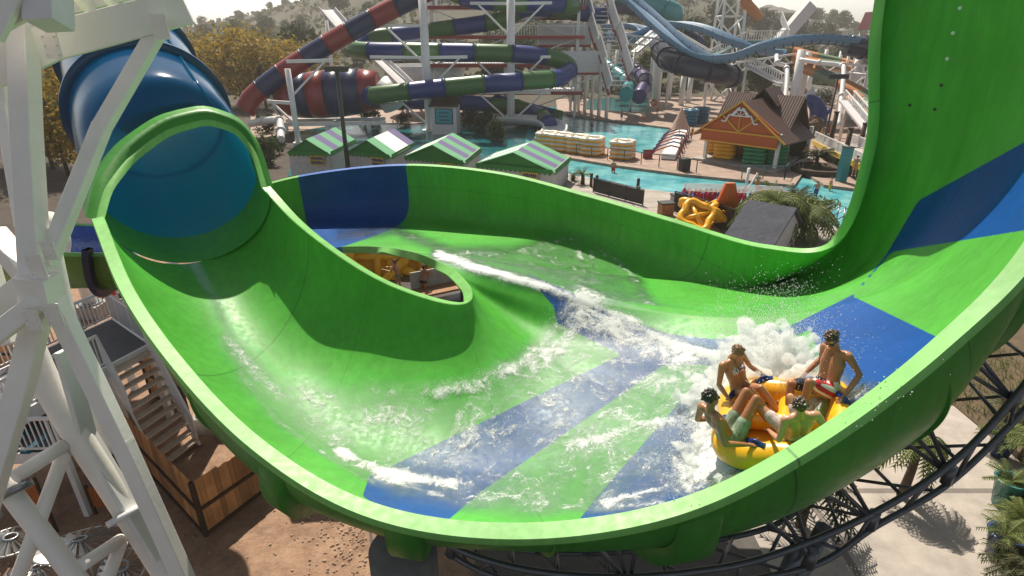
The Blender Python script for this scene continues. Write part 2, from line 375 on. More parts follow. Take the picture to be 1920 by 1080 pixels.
def mouth(a):                                                            # a in degrees, 0..360
    a = a % 360
    if a <= 180:
        x, y, z = [float(np.interp(a, MA, mrc[:, i])) for i in range(3)]; return np.array((x, y, z))
    t = math.radians(a); return np.array(C0 + E1 * RT * math.cos(t) + (E2 - AX * .1).normalized() * RT * math.sin(t))
_mr = np.array([mouth(a) for a in np.arange(0, 360, 5)])
for _ in range(2):
    _k = (np.roll(_mr, 1, 0) + 2 * _mr + np.roll(_mr, -1, 0)) / 4; _mr[1:36] = _k[1:36]
_cc = np.array(C0); _ax = np.array(AX); _e1 = np.array(E1); _e2 = np.array(E2)
def ring(q, dr=0., a0=0, a1=360):
    out = []
    for a in np.arange(a0, a1 + .1, 5):
        m = _mr[int(round((a % 360) / 5)) % 72]; t = math.radians(a); rd = _e1 * math.cos(t) + _e2 * math.sin(t)
        f = min(max(q / 3.0, 0), 1); f = f * f * (3 - 2 * f)
        p = (m + _ax * q) * (1 - f) + (_cc + _ax * (q + .3) + rd * 1.86) * f
        out.append(p + rd * dr)
    return out
def rings(prof, a0=0, a1=360): return np.array([ring(q, r, a0, a1) for q, r in prof])
L_T = 17
grid_mesh('tunnel_outside', rings([(q, .06) for q in np.linspace(.3, L_T, 34)]), [M['tun']], {}, RIDE)
grid_mesh('tunnel_lining', rings([(q, .0) for q in np.linspace(1.3, L_T, 34)]), [M['tun_in']], {}, RIDE, True)
grid_mesh('tunnel_lining', rings([(q, .0) for q in np.linspace(.0, 1.3, 8)], 0, 180), [M['slide_green']], {}, RIDE, True)
grid_mesh('tunnel_lining', rings([(q, .0) for q in np.linspace(.0, 1.3, 8)], 180, 360), [M['slide_green']], {}, RIDE, True)
for q in (5.2, 10.2):
    grid_mesh('joint_flange', rings([(q - .07, .05), (q - .07, .26), (q + .07, .26), (q + .07, .05)]), [M['tunf']], {}, RIDE)
aa = 62
MB().tube([ring(q, .09, aa - 2, aa + 3)[0] for q in np.linspace(.4, L_T, 20)], .035, 6).build('seam_strip', M['tun'], RIDE)
hp = [(-.03, -.02), (-.03, .10), (.04, .12), (.07, .27), (.48, .30), (.5, .05)]
grid_mesh('hood_lip', rings(hp[:3], 0, 180), [M['rim_p']], {'blue': np.full((3, 37), -5.), 'seam': np.full((3, 37), 9.)}, RIDE)
grid_mesh('hood', rings(hp[2:], 0, 180), [M['shell']], {'blue': np.full((4, 37), -5.), 'seam': np.full((4, 37), 9.)}, RIDE)

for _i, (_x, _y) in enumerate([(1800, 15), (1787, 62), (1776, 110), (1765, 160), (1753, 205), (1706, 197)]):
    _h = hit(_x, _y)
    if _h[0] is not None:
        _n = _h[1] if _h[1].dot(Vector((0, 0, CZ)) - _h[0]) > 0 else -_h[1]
        MB().cyl(_h[0] - _n * .02, _h[0] + _n * .012, .035, 10).build('bolt_or_lit_hole', M['white'] if _i < 3 else M['dark'], RIDE)  # white discs paint in daylight showing through holes in the wall
# ---------------------------------------------------------------- terrain, paving, water
def terrain_mat():
    m = bpy.data.materials.new('park_ground'); m.use_nodes = True; t = m.node_tree; L = t.links.new; b = t.nodes['Principled BSDF']; b.inputs['Roughness'].default_value = .95
    geo = t.nodes.new('ShaderNodeNewGeometry'); sp = t.nodes.new('ShaderNodeSeparateXYZ'); L(geo.outputs['Position'], sp.inputs[0])
    n1 = nd(t, 'ShaderNodeTexNoise', Scale=.025, Detail=8, Roughness=.7); L(geo.outputs['Position'], n1.inputs['Vector'])
    n2 = nd(t, 'ShaderNodeTexNoise', Scale=.6, Detail=8, Roughness=.7); L(geo.outputs['Position'], n2.inputs['Vector'])
    r1 = t.nodes.new('ShaderNodeValToRGB'); e = r1.color_ramp.elements; e[0].position = .35; e[0].color = (.022, .026, .012, 1); e[1].position = .65; e[1].color = (.085, .07, .04, 1)
    L(n1.outputs['Fac'], r1.inputs[0])
    r2 = t.nodes.new('ShaderNodeValToRGB'); e = r2.color_ramp.elements; e[0].position = .3; e[0].color = (.03, .024, .02, 1); e[1].position = .7; e[1].color = (.085, .06, .045, 1)
    L(n2.outputs['Fac'], r2.inputs[0])
    mr = nd(t, 'ShaderNodeMapRange', i1=110., i2=150.); L(sp.outputs[1], mr.inputs[0])
    mx = nd(t, 'ShaderNodeMix', data_type='RGBA'); L(mr.outputs[0], mx.inputs[0]); L(r2.outputs[0], mx.inputs[6]); L(r1.outputs[0], mx.inputs[7])
    L(mx.outputs[2], b.inputs['Base Color']); return m
SKY = [(-400, 75), (0, 68), (300, 62), (450, 38), (520, 26), (600, 6), (700, -28), (850, -50), (1050, -50), (1200, -22), (1290, 0), (1400, 26), (1500, 44), (1650, 78), (1900, 90), (2400, 90)]
_sx = [a for a, b in SKY]; _sh = [13 - 620 * drop(b) for a, b in SKY]
def hgt(x, y):
    if y < 125: return 0.0
    px = 960 + F * x / max(y * CP, 1) ; H = float(np.interp(px, _sx, _sh))
    q = min((y - 125) / (640 - 125), 1); f = q * q * (3 - 2 * q)
    h = H * (f * .75 + .25 * q)
    h += (math.sin(x * .021 + 1.3) * math.cos(y * .017) + .5 * math.sin(x * .05 + y * .043)) * 3 * min(q * 2, 1) * (1 if H > 25 else .4)
    if y > 640: h = h * max(0, 1 - (y - 640) / 700) - (y - 640) * .01
    return h
def make_terrain():
    mb = MB(); ys = [-60, -20, 0, 20, 60, 100, 125] + [125 + 14 * i for i in range(1, 42)] + [760, 900, 1200, 1800, 3000, 5000]
    angs = np.linspace(-1.35, 1.35, 150)
    vs = []
    for y in ys:
        for a in angs:
            x = math.tan(a) * (abs(y) * .8 + 60); vs.append((x, y, hgt(x, y)))
    n = len(angs); fs = [(i * n + j, i * n + j + 1, (i + 1) * n + j + 1, (i + 1) * n + j) for i in range(len(ys) - 1) for j in range(n - 1)]
    return struct(mb.add(vs, fs, 0, True).build('ground', terrain_mat()))
make_terrain()
def brickmat(name, c1, c2, scale=1.0, joint=.7, sx=.6, sy=.6):
    m = bpy.data.materials.new(name); m.use_nodes = True; t = m.node_tree; L = t.links.new; b = t.nodes['Principled BSDF']; b.inputs['Roughness'].default_value = .85
    tc = t.nodes.new('ShaderNodeNewGeometry'); bt = t.nodes.new('ShaderNodeTexBrick'); bt.offset = 0
    bt.inputs['Color1'].default_value = (*c1, 1); bt.inputs['Color2'].default_value = (*c2, 1); bt.inputs['Mortar'].default_value = tuple(c * joint for c in c1) + (1,)
    bt.inputs['Scale'].default_value = scale; bt.inputs['Mortar Size'].default_value = .012; bt.inputs['Brick Width'].default_value = sx; bt.inputs['Row Height'].default_value = sy
    L(tc.outputs['Position'], bt.inputs['Vector']); n = nd(t, 'ShaderNodeTexNoise', Scale=.9, Detail=8, Roughness=.7); L(tc.outputs['Position'], n.inputs['Vector'])
    r = nd(t, 'ShaderNodeMapRange', i1=.3, i2=.7, i3=.72, i4=1.2); L(n.outputs['Fac'], r.inputs[0])
    s = t.nodes.new('ShaderNodeVectorMath'); s.operation = 'SCALE'; L(bt.outputs['Color'], s.inputs[0]); L(r.outputs[0], s.inputs['Scale']); L(s.outputs[0], b.inputs['Base Color'])
    return m
M['paving'] = brickmat('pink_paving', (.34, .24, .19), (.30, .22, .18), .35)
M['walk'] = brickmat('walkway_concrete', (.36, .32, .28), (.33, .30, .27), .12, .55)
M['asphalt'] = mat('asphalt', (.13, .125, .12), .9, noise=.25, nscale=1)
def water_mat(name, c, deep=(0, 0, 0), glint=.09, sc=1.0):
    m = bpy.data.materials.new(name); m.use_nodes = True; t = m.node_tree; L = t.links.new; b = t.nodes['Principled BSDF']
    g = t.nodes.new('ShaderNodeNewGeometry'); n = nd(t, 'ShaderNodeTexNoise', Scale=sc, Detail=5, Roughness=.6); L(g.outputs['Position'], n.inputs['Vector'])
    n2 = nd(t, 'ShaderNodeTexNoise', Scale=.35, Detail=6, Roughness=.7); L(g.outputs['Position'], n2.inputs['Vector'])
    r = t.nodes.new('ShaderNodeValToRGB'); e = r.color_ramp.elements; e[0].position = .4; e[0].color = (*deep, 1); e[1].position = .62; e[1].color = (*c, 1); L(n2.outputs['Fac'], r.inputs[0])
    L(r.outputs[0], b.inputs['Base Color']); b.inputs['Roughness'].default_value = .08
    bp = t.nodes.new('ShaderNodeBump'); bp.inputs['Strength'].default_value = .5; bp.inputs['Distance'].default_value = glint; L(n.outputs['Fac'], bp.inputs['Height']); L(bp.outputs[0], b.inputs['Normal']); return m
M['pool'] = water_mat('pool_water', (.17, .48, .50), (.05, .30, .36))
M['pool_dark'] = water_mat('deep_pool_water', (.02, .17, .18), (.012, .10, .12))
def sheet(name, px, z, m, th=.0):
    mb = MB(); pts = [G(a, b, z) for a, b in px]
    A = sum(pts[i].x * pts[(i + 1) % len(pts)].y - pts[(i + 1) % len(pts)].x * pts[i].y for i in range(len(pts)))
    if A < 0: pts = pts[::-1]
    if th: mb.prism([p - Vector((0, 0, th)) for p in pts], (0, 0, th))
    else: mb.poly(pts)
    return struct(mb.build(name, m))
# broad pool water, decks stand proud of it
sheet('pool_water', [(985, 262), (1000, 200), (1300, 205), (1300, 300), (1500, 310), (1720, 330), (1720, 470), (1500, 430), (1280, 372), (1000, 330)], .06, M['pool'])
DECK = .34
sheet('pool_deck', [(1012, 262), (1085, 266), (1222, 291), (1262, 240), (1075, 217), (1046, 210), (1040, 175), (1100, 160), (1740, 150), (1740, 365), (1600, 353), (1545, 346), (1507, 322), (1490, 347), (1280, 326), (1150, 309), (1060, 294), (1012, 286)], DECK, M['paving'], .3)
sheet('walkway', [(1020, 318), (1090, 330), (1200, 353), (1290, 364), (1390, 392), (1470, 412), (1600, 430), (1720, 445), (1720, 620), (1200, 560), (900, 420), (900, 330)], DECK, M['walk'], .3)
sheet('paddling_pool_water', [(1110, 176), (1215, 180), (1222, 212), (1092, 205)], DECK + .03, M['pool_dark'])
sheet('reservoir_water', [(560, 215), (900, 232), (1010, 240), (1010, 290), (700, 330), (540, 330)], .05, M['pool_dark'])
sheet('path', [(470, 215), (640, 205), (900, 205), (1030, 218), (1030, 236), (900, 232), (640, 232), (470, 262)], .09, M['paving'])
sheet('parking_lot', [(-300, 92), (300, 100), (620, 100), (760, 130), (560, 170), (430, 196), (-300, 210)], .05, M['asphalt'])
sheet('road', [(330, 132), (480, 118), (700, 96), (700, 100), (480, 124), (330, 140)], .12, M['concrete'])
# near ground under the ride
def dirt_mat():
    m = bpy.data.materials.new('bare_dirt'); m.use_nodes = True; t = m.node_tree; L = t.links.new; b = t.nodes['Principled BSDF']; b.inputs['Roughness'].default_value = .95
    g = t.nodes.new('ShaderNodeNewGeometry'); n = nd(t, 'ShaderNodeTexNoise', Scale=1.1, Detail=10, Roughness=.75); L(g.outputs['Position'], n.inputs['Vector'])
    r = t.nodes.new('ShaderNodeValToRGB'); e = r.color_ramp.elements; e[0].position = .34; e[0].color = (.19, .11, .07, 1); e[1].position = .68; e[1].color = (.42, .27, .18, 1); L(n.outputs['Fac'], r.inputs[0]); L(r.outputs[0], b.inputs['Base Color'])
    n2 = nd(t, 'ShaderNodeTexNoise', Scale=7, Detail=8, Roughness=.7); L(g.outputs['Position'], n2.inputs['Vector'])
    bp = t.nodes.new('ShaderNodeBump'); bp.inputs['Strength'].default_value = .8; bp.inputs['Distance'].default_value = .08; L(n2.outputs['Fac'], bp.inputs['Height']); L(bp.outputs[0], b.inputs['Normal']); return m
M['dirt'] = dirt_mat()
def rect(name, x0, x1, y0, y1, z, m, th=0):
    mb = MB()
    if th: mb.prism([(x0, y0, z - th), (x1, y0, z - th), (x1, y1, z - th), (x0, y1, z - th)], (0, 0, th))
    else: mb.poly([(x0, y0, z), (x1, y0, z), (x1, y1, z), (x0, y1, z)])
    return struct(mb.build(name, m))
rect('dirt_yard', -32, -1.0, 3, 36, .02, M['dirt'])
_p = G(1000, 1075); _q = G(1700, 1075)
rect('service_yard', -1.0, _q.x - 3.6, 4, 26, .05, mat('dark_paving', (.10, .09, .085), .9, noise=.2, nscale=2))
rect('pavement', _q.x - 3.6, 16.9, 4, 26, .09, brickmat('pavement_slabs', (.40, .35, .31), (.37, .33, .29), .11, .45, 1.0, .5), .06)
rect('planting_bed', 16.9, 30, 4, 26, .14, mat('bed_soil', (.10, .07, .04), .95, noise=.3, nscale=3), .1)
# loose stones on the dirt
def rubble():
    mb = MB()
    for i in range(520):
        a = random.gauss(0, 1); c = G(655 + random.gauss(0, 40), 1010 + random.gauss(0, 55), .03)
        if random.random() < .35: c = Vector((random.uniform(-14, -2), random.uniform(8, 17), .03))
        r = random.uniform(.015, .06); mb.ball(c, (r, r * random.uniform(.6, 1), r * .6), seg=5, ring=3, M=Matrix.Rotation(random.random() * 6, 3, 'Z'))
    o = mb.build('gravel', mat('stones', (.34, .24, .17), .9, noise=.4, nscale=3)); o['kind'] = 'stuff'; return o
rubble()
# ---------------------------------------------------------------- trees
def leafmat(name, c1, c2):
    m = bpy.data.materials.new(name); m.use_nodes = True; t = m.node_tree; L = t.links.new; b = t.nodes['Principled BSDF']; b.inputs['Roughness'].default_value = .7
    g = t.nodes.new('ShaderNodeNewGeometry'); r = t.nodes.new('ShaderNodeValToRGB'); e = r.color_ramp.elements; e[0].color = (*c1, 1); e[1].color = (*c2, 1)
    L(g.outputs['Random Per Island'], r.inputs[0]); L(r.outputs[0], b.inputs['Base Color'])
    tr = t.nodes.new('ShaderNodeBsdfTranslucent'); L(r.outputs[0], tr.inputs[0]); ms = t.nodes.new('ShaderNodeMixShader'); ms.inputs[0].default_value = .35
    L(b.outputs[0], ms.inputs[1]); L(tr.outputs[0], ms.inputs[2]); L(ms.outputs[0], t.nodes['Material Output'].inputs[0]); return m
M['leaf_dark'] = leafmat('dark_leaves', (.02, .035, .012), (.07, .09, .035))
M['leaf_olive'] = leafmat('olive_leaves', (.05, .06, .02), (.14, .14, .06))
M['leaf_gold'] = leafmat('autumn_leaves', (.12, .12, .02), (.48, .31, .05))
M['leaf_green'] = leafmat('fresh_leaves', (.06, .09, .02), (.22, .26, .06))
M['bark'] = mat('bark', (.09, .06, .04), .9, noise=.3, nscale=4)
def tree(name, label, h, rx, rz, m, nclump=26, per=70, lsz=.3, trunk=.22, loc=(0, 0, 0), group=None, low=.35, cat='tree'):
    root = thing(name, label, cat, loc, 0, group)
    t = MB(); top = Vector((0, 0, h * .62)); t.tube([(0, 0, -.5), (.05 * h * .2, 0, h * .3), (0, .03 * h, h * .62)], [trunk, trunk * .7, trunk * .4], 8)
    cl = []
    for i in range(nclump):
        for _ in range(20):
            v = Vector((random.uniform(-1, 1), random.uniform(-1, 1), random.uniform(-1, 1)))
            if .25 < v.length < 1: break
        c = Vector((v.x * rx * .8, v.y * rx * .8, h * (1 + low) / 2 + v.z * rz * .85)); cl.append(c)
        if i % 2 == 0: t.tube([top * random.uniform(.5, 1), (top * .6 + c * .4) + Vector((0, 0, .1 * h * random.random() * .3)), c], [trunk * .35, trunk * .22, trunk * .08], 5)
    t.build('trunk', M['bark'], root)
    k = MB()
    for c in cl:
        cr = rx * random.uniform(.26, .45)
        for j in range(per):
            d = Vector((random.gauss(0, 1), random.gauss(0, 1), random.gauss(0, .8))); d = d.normalized() * cr * random.random() ** .45
            p = c + d; s = lsz * random.uniform(.5, 1.2)
            u = Vector((random.gauss(0, 1), random.gauss(0, 1), random.gauss(0, 1))).normalized(); v = u.orthogonal().normalized(); 
            k.add([p - u * s, p + v * s * .55, p + u * s, p - v * s * .55], [(0, 1, 2, 3)])
    k.build('crown', m, root); return root
T_DARK = tree('tree', 'dark round evergreen tree on the hillside', 9, 4.6, 3.6, M['leaf_dark'], 26, 60, .55, .3, group='evergreen trees on the hills')
T_OLIVE = tree('tree', 'pale olive tree on the hillside', 8, 4, 3, M['leaf_olive'], 20, 50, .5, .25, group='olive trees on the hills')
T_BUSH = tree('bush', 'low olive scrub bush on the hillside', 3.2, 3.2, 1.8, M['leaf_olive'], 12, 40, .45, .12, group='scrub bushes on the hills', cat='bush', low=.1)
T_GOLD = tree('autumn_tree', 'golden autumn tree in the parking lot', 10, 4.4, 4.4, M['leaf_gold'], 46, 75, .27, .2, low=.08, group='golden trees along the parking lot')
gold = [(385, 195), (420, 158), (455, 200), (480, 168), (500, 205), (535, 150), (548, 190), (585, 135), (620, 120), (655, 118), (100, 300), (128, 238), (65, 250), (110, 200), (690, 120), (30, 200), (600, 180), (830, 95), (160, 180)]
GL = ['golden autumn tree directly behind the blue tunnel', 'golden tree touching the tunnel top edge', 'golden tree below the red and navy tube foot', 'full golden tree left of the red tube', 'small golden tree beside the white pipes', 'golden tree behind the lower red tube', 'golden tree right behind the barrel', 'tall golden tree under the straight red tube', 'golden tree just left of the steep pale chute', 'golden tree right of the steep pale chute', 'golden tree filling the gap between the tower column and tunnel', 'golden tree half hidden by the tower brace', 'golden tree at the left edge behind the column', 'golden tree behind the tunnel near the houses', 'golden tree behind the highest tube bend', 'golden tree far left behind the white tower', 'golden tree behind the barrel cradle', 'golden tree glimpsed between the hairpin tubes', 'golden tree hidden low behind the tunnel']
first = True
def place(proto, used, loc, rz, label=None, sc=1.0):
    if not used[0]:
        used[0] = True; proto.location = loc; proto.rotation_euler = (0, 0, rz); proto.scale = (sc,) * 3
        if label: proto['label'] = label
        return proto
    return dup(proto, loc, rz, label, sc)
ug, ud, uo, ub = [False], [False], [False], [False]
for i, (x, y) in enumerate(gold):
    p = G(x, y); p.z = 0
    if i in (10, 11, 12): 
        p = G(x, 305 + 12 * (i % 3))
    place(T_GOLD, ug, p, random.random() * 6, GL[i], random.uniform(1.25, 1.6) if i not in (10, 11, 12) else 1.1)
for i in range(330):
    px = random.uniform(-60, 1700); y = 150 + 500 * random.random() ** 1.5
    if 330 < px < 700 and y < 200: continue
    x = (px - 960) / F * y * CP; z = hgt(x, y)
    r = random.random(); s = random.uniform(.8, 1.3) * (1 if y < 300 else 1.5)
    if px < 620 and y > 300: s *= .6
    if r < .42: place(T_DARK, ud, (x, y, z - .5), random.random() * 6, 'dark evergreen tree growing on the far hillside', s)
    elif r < .7: place(T_OLIVE, uo, (x, y, z - .5), random.random() * 6, 'pale olive tree growing on the far hillside', s)
    else: place(T_BUSH, ub, (x, y, z - .3), random.random() * 6, 'low scrub bush growing on the far hillside', s)
def scrub():
    mb = MB()
    for i in range(26000):
        px = random.uniform(-80, 1720); y = 145 + 520 * random.random() ** 1.4
        if 330 < px < 720 and y < 190: continue
        x = (px - 960) / F * y * CP; z = hgt(x, y); k = math.sin(x * .08) + math.sin(y * .06 + x * .02) + random.gauss(0, .6)
        if k < -.2: continue
        s = random.uniform(.4, 1.0) * (1 + y / 350); p = Vector((x, y, z + random.uniform(0, 1.2) * s)); u = Vector((random.gauss(0, 1), random.gauss(0, 1), random.gauss(0, .7))).normalized(); v = u.orthogonal().normalized()
        mb.add([p - u * s, p + v * s * .7, p + u * s, p - v * s * .7], [(0, 1, 2, 3)], 0 if random.random() < .6 else 1)
    o = mb.build('undergrowth', [M['leaf_dark'], M['leaf_olive']]); o['kind'] = 'stuff'; o['label'] = 'dark brush covering the hillside'
scrub()
def big(px, py, y, s, label, proto=None):
    x = (px - 960) / F * y * CP; r = dup(proto or T_DARK, (x, y, hgt(x, y) - .5), random.random() * 6, label, s); 
    if 'group' in r: del r['group']
    return r
big(556, 40, 165, 1.55, 'huge dense green tree standing above the golden trees', T_DARK)
big(1290, 40, 170, 1.7, 'broad dark tree behind the teal slide end'); big(1340, 40, 175, 1.6, 'broad dark tree behind the white lattice tower')
big(1440, 80, 140, 1.1, 'dark tree just right of the white lattice tower')
# hillside houses
def house(px, y, wd, dp, h, label, rz=.3, rc=(.28, .17, .12), wc=(.42, .33, .27)):
    x = (px - 960) / F * y * CP; z = hgt(x, y) - .5
    r = thing('house', label, 'house', (x, y, z), rz)
    w_ = MB().box((0, 0, h / 2), (wd, dp, h)).build('wall', mat('stucco', wc, .9, noise=.08), r)
    o = .6; e = h + .02; rh = h + dp * .24
    rf = MB().add([(-wd / 2 - o, -dp / 2 - o, e), (wd / 2 + o, -dp / 2 - o, e), (wd / 2 + o, dp / 2 + o, e), (-wd / 2 - o, dp / 2 + o, e), (-wd / 2 + dp * .45, 0, rh), (wd / 2 - dp * .45, 0, rh)],
                  [(0, 1, 5, 4), (1, 2, 5), (2, 3, 4, 5), (3, 0, 4), (3, 2, 1, 0)]).build('roof', mat('roof_tile', rc, .85, noise=.2, nscale=1.5), r)
    gm = mat('window_glass', (.03, .04, .05), .15)
    for i in range(3):
        for zz in ([h * .3, h * .75] if h > 5 else [h * .55]):
            f = MB().box((-wd / 2 + wd * (i + .5) / 3, -dp / 2 - .04, zz), (1.5, .1, 1.3)).build('window', M['white'], r)
            MB().box((-wd / 2 + wd * (i + .5) / 3, -dp / 2 - .1, zz), (1.25, .04, 1.05)).build('pane', gm, f)
    return r
house(362, 150, 15, 11, 8.5, 'large two storey stucco house with brown hip roof beside the tunnel', .5)
house(325, 162, 16, 11, 6.5, 'stucco house half hidden behind the blue tunnel', .3)
house(462, 185, 18, 10, 4.5, 'long low brown roofed house behind the golden trees', .2)
house(500, 225, 22, 10, 4, 'low house on the slope left of the huge green tree', -.1)
for i, px in enumerate((1432, 1448, 1466, 1490, 1516, 1545, 1580)):
    y = 520 - i * 8; house(px, y, 12 + i % 3 * 3, 9, 5, ['pale house at the left end of the ridge row', 'second pale house of the ridge row', 'grey roofed house third along the ridge row', 'house in the middle of the ridge row', 'low house right of the middle of the ridge row', 'small house near the right end of the ridge row', 'last house on the right end of the ridge row'][i], .1 * i - .2, (.16, .15, .15), (.5, .46, .42))
# cypress tips left of the house
for i, px in enumerate((330, 346, 357, 364)):
    y = 260; x = (px - 960) / F * y * CP; z = hgt(x, y)
    r = thing('cypress_tree', ['slim dark cypress nearest the blue tunnel', 'second slim cypress on the skyline', 'third slim cypress on the skyline', 'slim cypress just above the house roof'][i], 'tree', (x, y, z - .5))
    k = MB(); hh = 9.5 + i % 2
    for j in range(500):
        q = random.random(); a = random.random() * 6.28; rr = (1.1 * (1 - q) + .1) * random.random() ** .5
        p = Vector((rr * math.cos(a), rr * math.sin(a), .8 + q * hh)); s = .35; u = Vector((random.gauss(0, .4), random.gauss(0, .4), 1)).normalized(); v = u.orthogonal().normalized()
        k.add([p - u * s, p + v * s * .5, p + u * s, p - v * s * .5], [(0, 1, 2, 3)])
    k.build('crown', M['leaf_dark'], r); MB().cyl((0, 0, -.5), (0, 0, 2), .2, 6).build('trunk', M['bark'], r)
# cars
def car(loc, rz, col, label):
    r = thing('parked_car', label, 'car', loc, rz, 'cars in the parking lot')
    prof = [(-2.1, .35), (-2.15, .75), (-1.9, .95), (-1.35, 1.0), (-.8, 1.42), (.55, 1.45), (1.15, 1.02), (2.0, .88), (2.15, .6), (2.1, .35)]
    MB().prism([(x, -.85, z) for x, z in prof], (0, 1.7, 0)).build('body', mat('car_paint', col, .25, .3, coat=.6), r)
    gp = [(-1.25, 1.0), (-.78, 1.36), (.5, 1.39), (1.02, 1.0)]
    MB().prism([(x, -.87, z) for x, z in gp], (0, 1.74, 0)).build('window', M['black'], r)
    for x in (-1.35, 1.35):
        for y in (-.8, .8):
            w_ = MB().cyl((x, y - .1, .32), (x, y + .1, .32), .32, 14).build('wheel', M['black'], r)
            MB().cyl((x, y - .12, .32), (x, y + .12, .32), .18, 10).build('rim', M['grey'], w_)
    return r
for i, (px, py, c, l) in enumerate([(384, 128, (.7, .72, .75), 'silver car parked right beside the blue tunnel'), (348, 103, (.6, .6, .62), 'pale car at the foot of the large house'), (445, 117, (.2, .05, .04), 'dark red car behind the golden trees'), (508, 106, (.05, .06, .07), 'dark car parked under the golden trees'), (452, 140, (.75, .75, .75), 'white car between two golden trees'), (395, 208, (.7, .7, .7), 'white car parked below the golden trees'), (515, 118, (.1, .13, .2), 'dark blue car by the road')]):
    car(G(px, py, .05), random.uniform(-.3, .3), c, l)
# ---------------------------------------------------------------- park structures
W = M['white']; W2 = mat('tinted_white', (.6, .58, .6), .5, noise=.1)
M['red'] = mat('red_fiberglass', (.24, .025, .03), .35, noise=.12); M['navy'] = mat('navy_fiberglass', (.012, .022, .085), .35, noise=.12)
M['tgreen'] = mat('green_tube', (.04, .13, .035), .35, noise=.12); M['tblue'] = mat('blue_tube', (.008, .032, .18), .35, noise=.12)
M['teal'] = mat('teal_tube', (.02, .22, .24), .3, noise=.1); M['skyblue'] = mat('pale_blue_fiberglass', (.10, .22, .36), .4, noise=.1)
M['purple'] = mat('purple_tube', (.045, .03, .12), .35, noise=.1); M['redtrim'] = mat('red_trim', (.32, .04, .04), .6)
M['inky'] = mat('inky_tube', (.012, .018, .05), .25, noise=.1)
def pth(pts, n=60): return [Vector(v) for v in catmull([list(P(*p)) for p in pts], n)]
def banded(name, label, pts, r, mats, blen, n=120, group=None, seg=16, start=0, flanges=True):
    path = pth(pts, n); root = thing(name, label, 'water slide', tuple(path[0]))
    root.location = (0, 0, 0)
    L = [0]
    for i in range(1, n): L.append(L[-1] + (path[i] - path[i - 1]).length)
    i0 = 0
    while i0 < n - 1:
        k = int((L[i0] + 1e-6) / blen); i1 = i0 + 1
        while i1 < n - 1 and int(L[i1] / blen) == k: i1 += 1
        MB().tube(path[i0:i1 + 1], r, seg).build('tube_section', mats[(k + start) % len(mats)], root)
        if flanges and i1 < n - 1: MB().tube([path[i1] - (path[i1 + 1] - path[i1 - 1]).normalized() * .07, path[i1] + (path[i1 + 1] - path[i1 - 1]).normalized() * .07], r * 1.09, seg).build('joint_ring', mats[(k + start + 1) % len(mats)], root)
        i0 = i1
    return root, path
banded('tube_slide', 'straight red and navy banded tube slide sloping down to the left', [(458, 208, 80), (478, 178, 80), (540, 130, 80), (640, 68, 80), (740, 14, 80), (830, -30, 80), (900, -60, 80)], 1.35, [M['red'], M['navy']], 3.7, 150, start=0)
# the fat red and navy barrel
def barrel():
    a, b = P(520, 185, 84), P(712, 168, 84); r = thing('slide_barrel', 'fat red and navy barrel of a tube slide lying on a white cradle', 'water slide')
    d = (b - a); N_ = 6; ms = [M['navy'], M['red'], M['navy'], M['red'], M['navy'], M['red']]
    prof = [2.1, 2.9, 3.25, 3.35, 3.3, 3.1, 2.5]
    ms = [M['red'], M['navy'], M['red'], M['navy'], M['navy'], M['red']]
    for i in range(N_): MB().tube([a + d * (i / N_), a + d * ((i + .5) / N_), a + d * ((i + 1) / N_)], [prof[i], (prof[i] + prof[i + 1]) / 2 + .05, prof[i + 1]], 28).build('drum_section', ms[i], r)
    MB().tube([a - d * .01, a + d * .01], 2.5, 28).build('end_ring', W, r)
    m = MB(); c = (a + b) / 2; z0 = min(a.z, b.z) - 3.4
    m.beam((a.x, a.y - 2.5, z0), (b.x + 1, b.y - 2.5, z0 + .2), .4, .5); m.beam((a.x, a.y + 2, z0), (b.x, b.y + 2, z0 + .2), .4, .5)
    for q in (.1, .5, .9):
        p = a + d * q; m.beam((p.x, p.y - 3, z0 - .1), (p.x, p.y + 3, z0 - .1), .35); m.cyl((p.x, p.y - 2.5, 0), (p.x, p.y - 2.5, z0), .35, 10)
    m.build('cradle', W, r)
    MB().tube([b, b + Vector((1.2, -.3, -.8)), b + Vector((2, -.8, -2.6))], [2.3, 1.9, 1.5], 20).build('outlet', W2, r)
barrel()
# the green and blue helix
gb = [M['tblue'], M['tgreen']]
banded('tube_slide', 'green and blue banded tube slide winding in long hairpins round two white columns',
       [(1130, 30, 98), (1000, 15, 92), (940, 38, 93), (850, 52, 94), (760, 64, 95), (700, 70, 95), (668, 78, 92), (664, 92, 88), (700, 96, 86), (790, 97, 85), (900, 99, 85), (980, 102, 86), (1040, 110, 88), (1068, 128, 89), (1045, 146, 86), (980, 152, 83), (900, 158, 82), (800, 168, 81), (715, 178, 81), (690, 182, 83), (715, 190, 88), (800, 190, 94), (900, 195, 97), (985, 207, 97), (1052, 222, 96)], 1.28, gb, 5.4, 420)
banded('tube_slide', 'upper green and blue tube slide level with the top of the picture', [(820, -30, 92), (880, -2, 90), (960, 5, 89), (1030, 6, 89), (1072, 12, 92), (1068, 4, 97), (1000, -20, 100)], 1.3, gb, 5.4, 120, start=1)
banded('tube_slide', 'short green and blue tube end dropping into the upper pool', [(930, 190, 99), (985, 205, 95), (1015, 218, 90), (1030, 236, 85)], 1.2, gb, 4.4, 40, start=0)
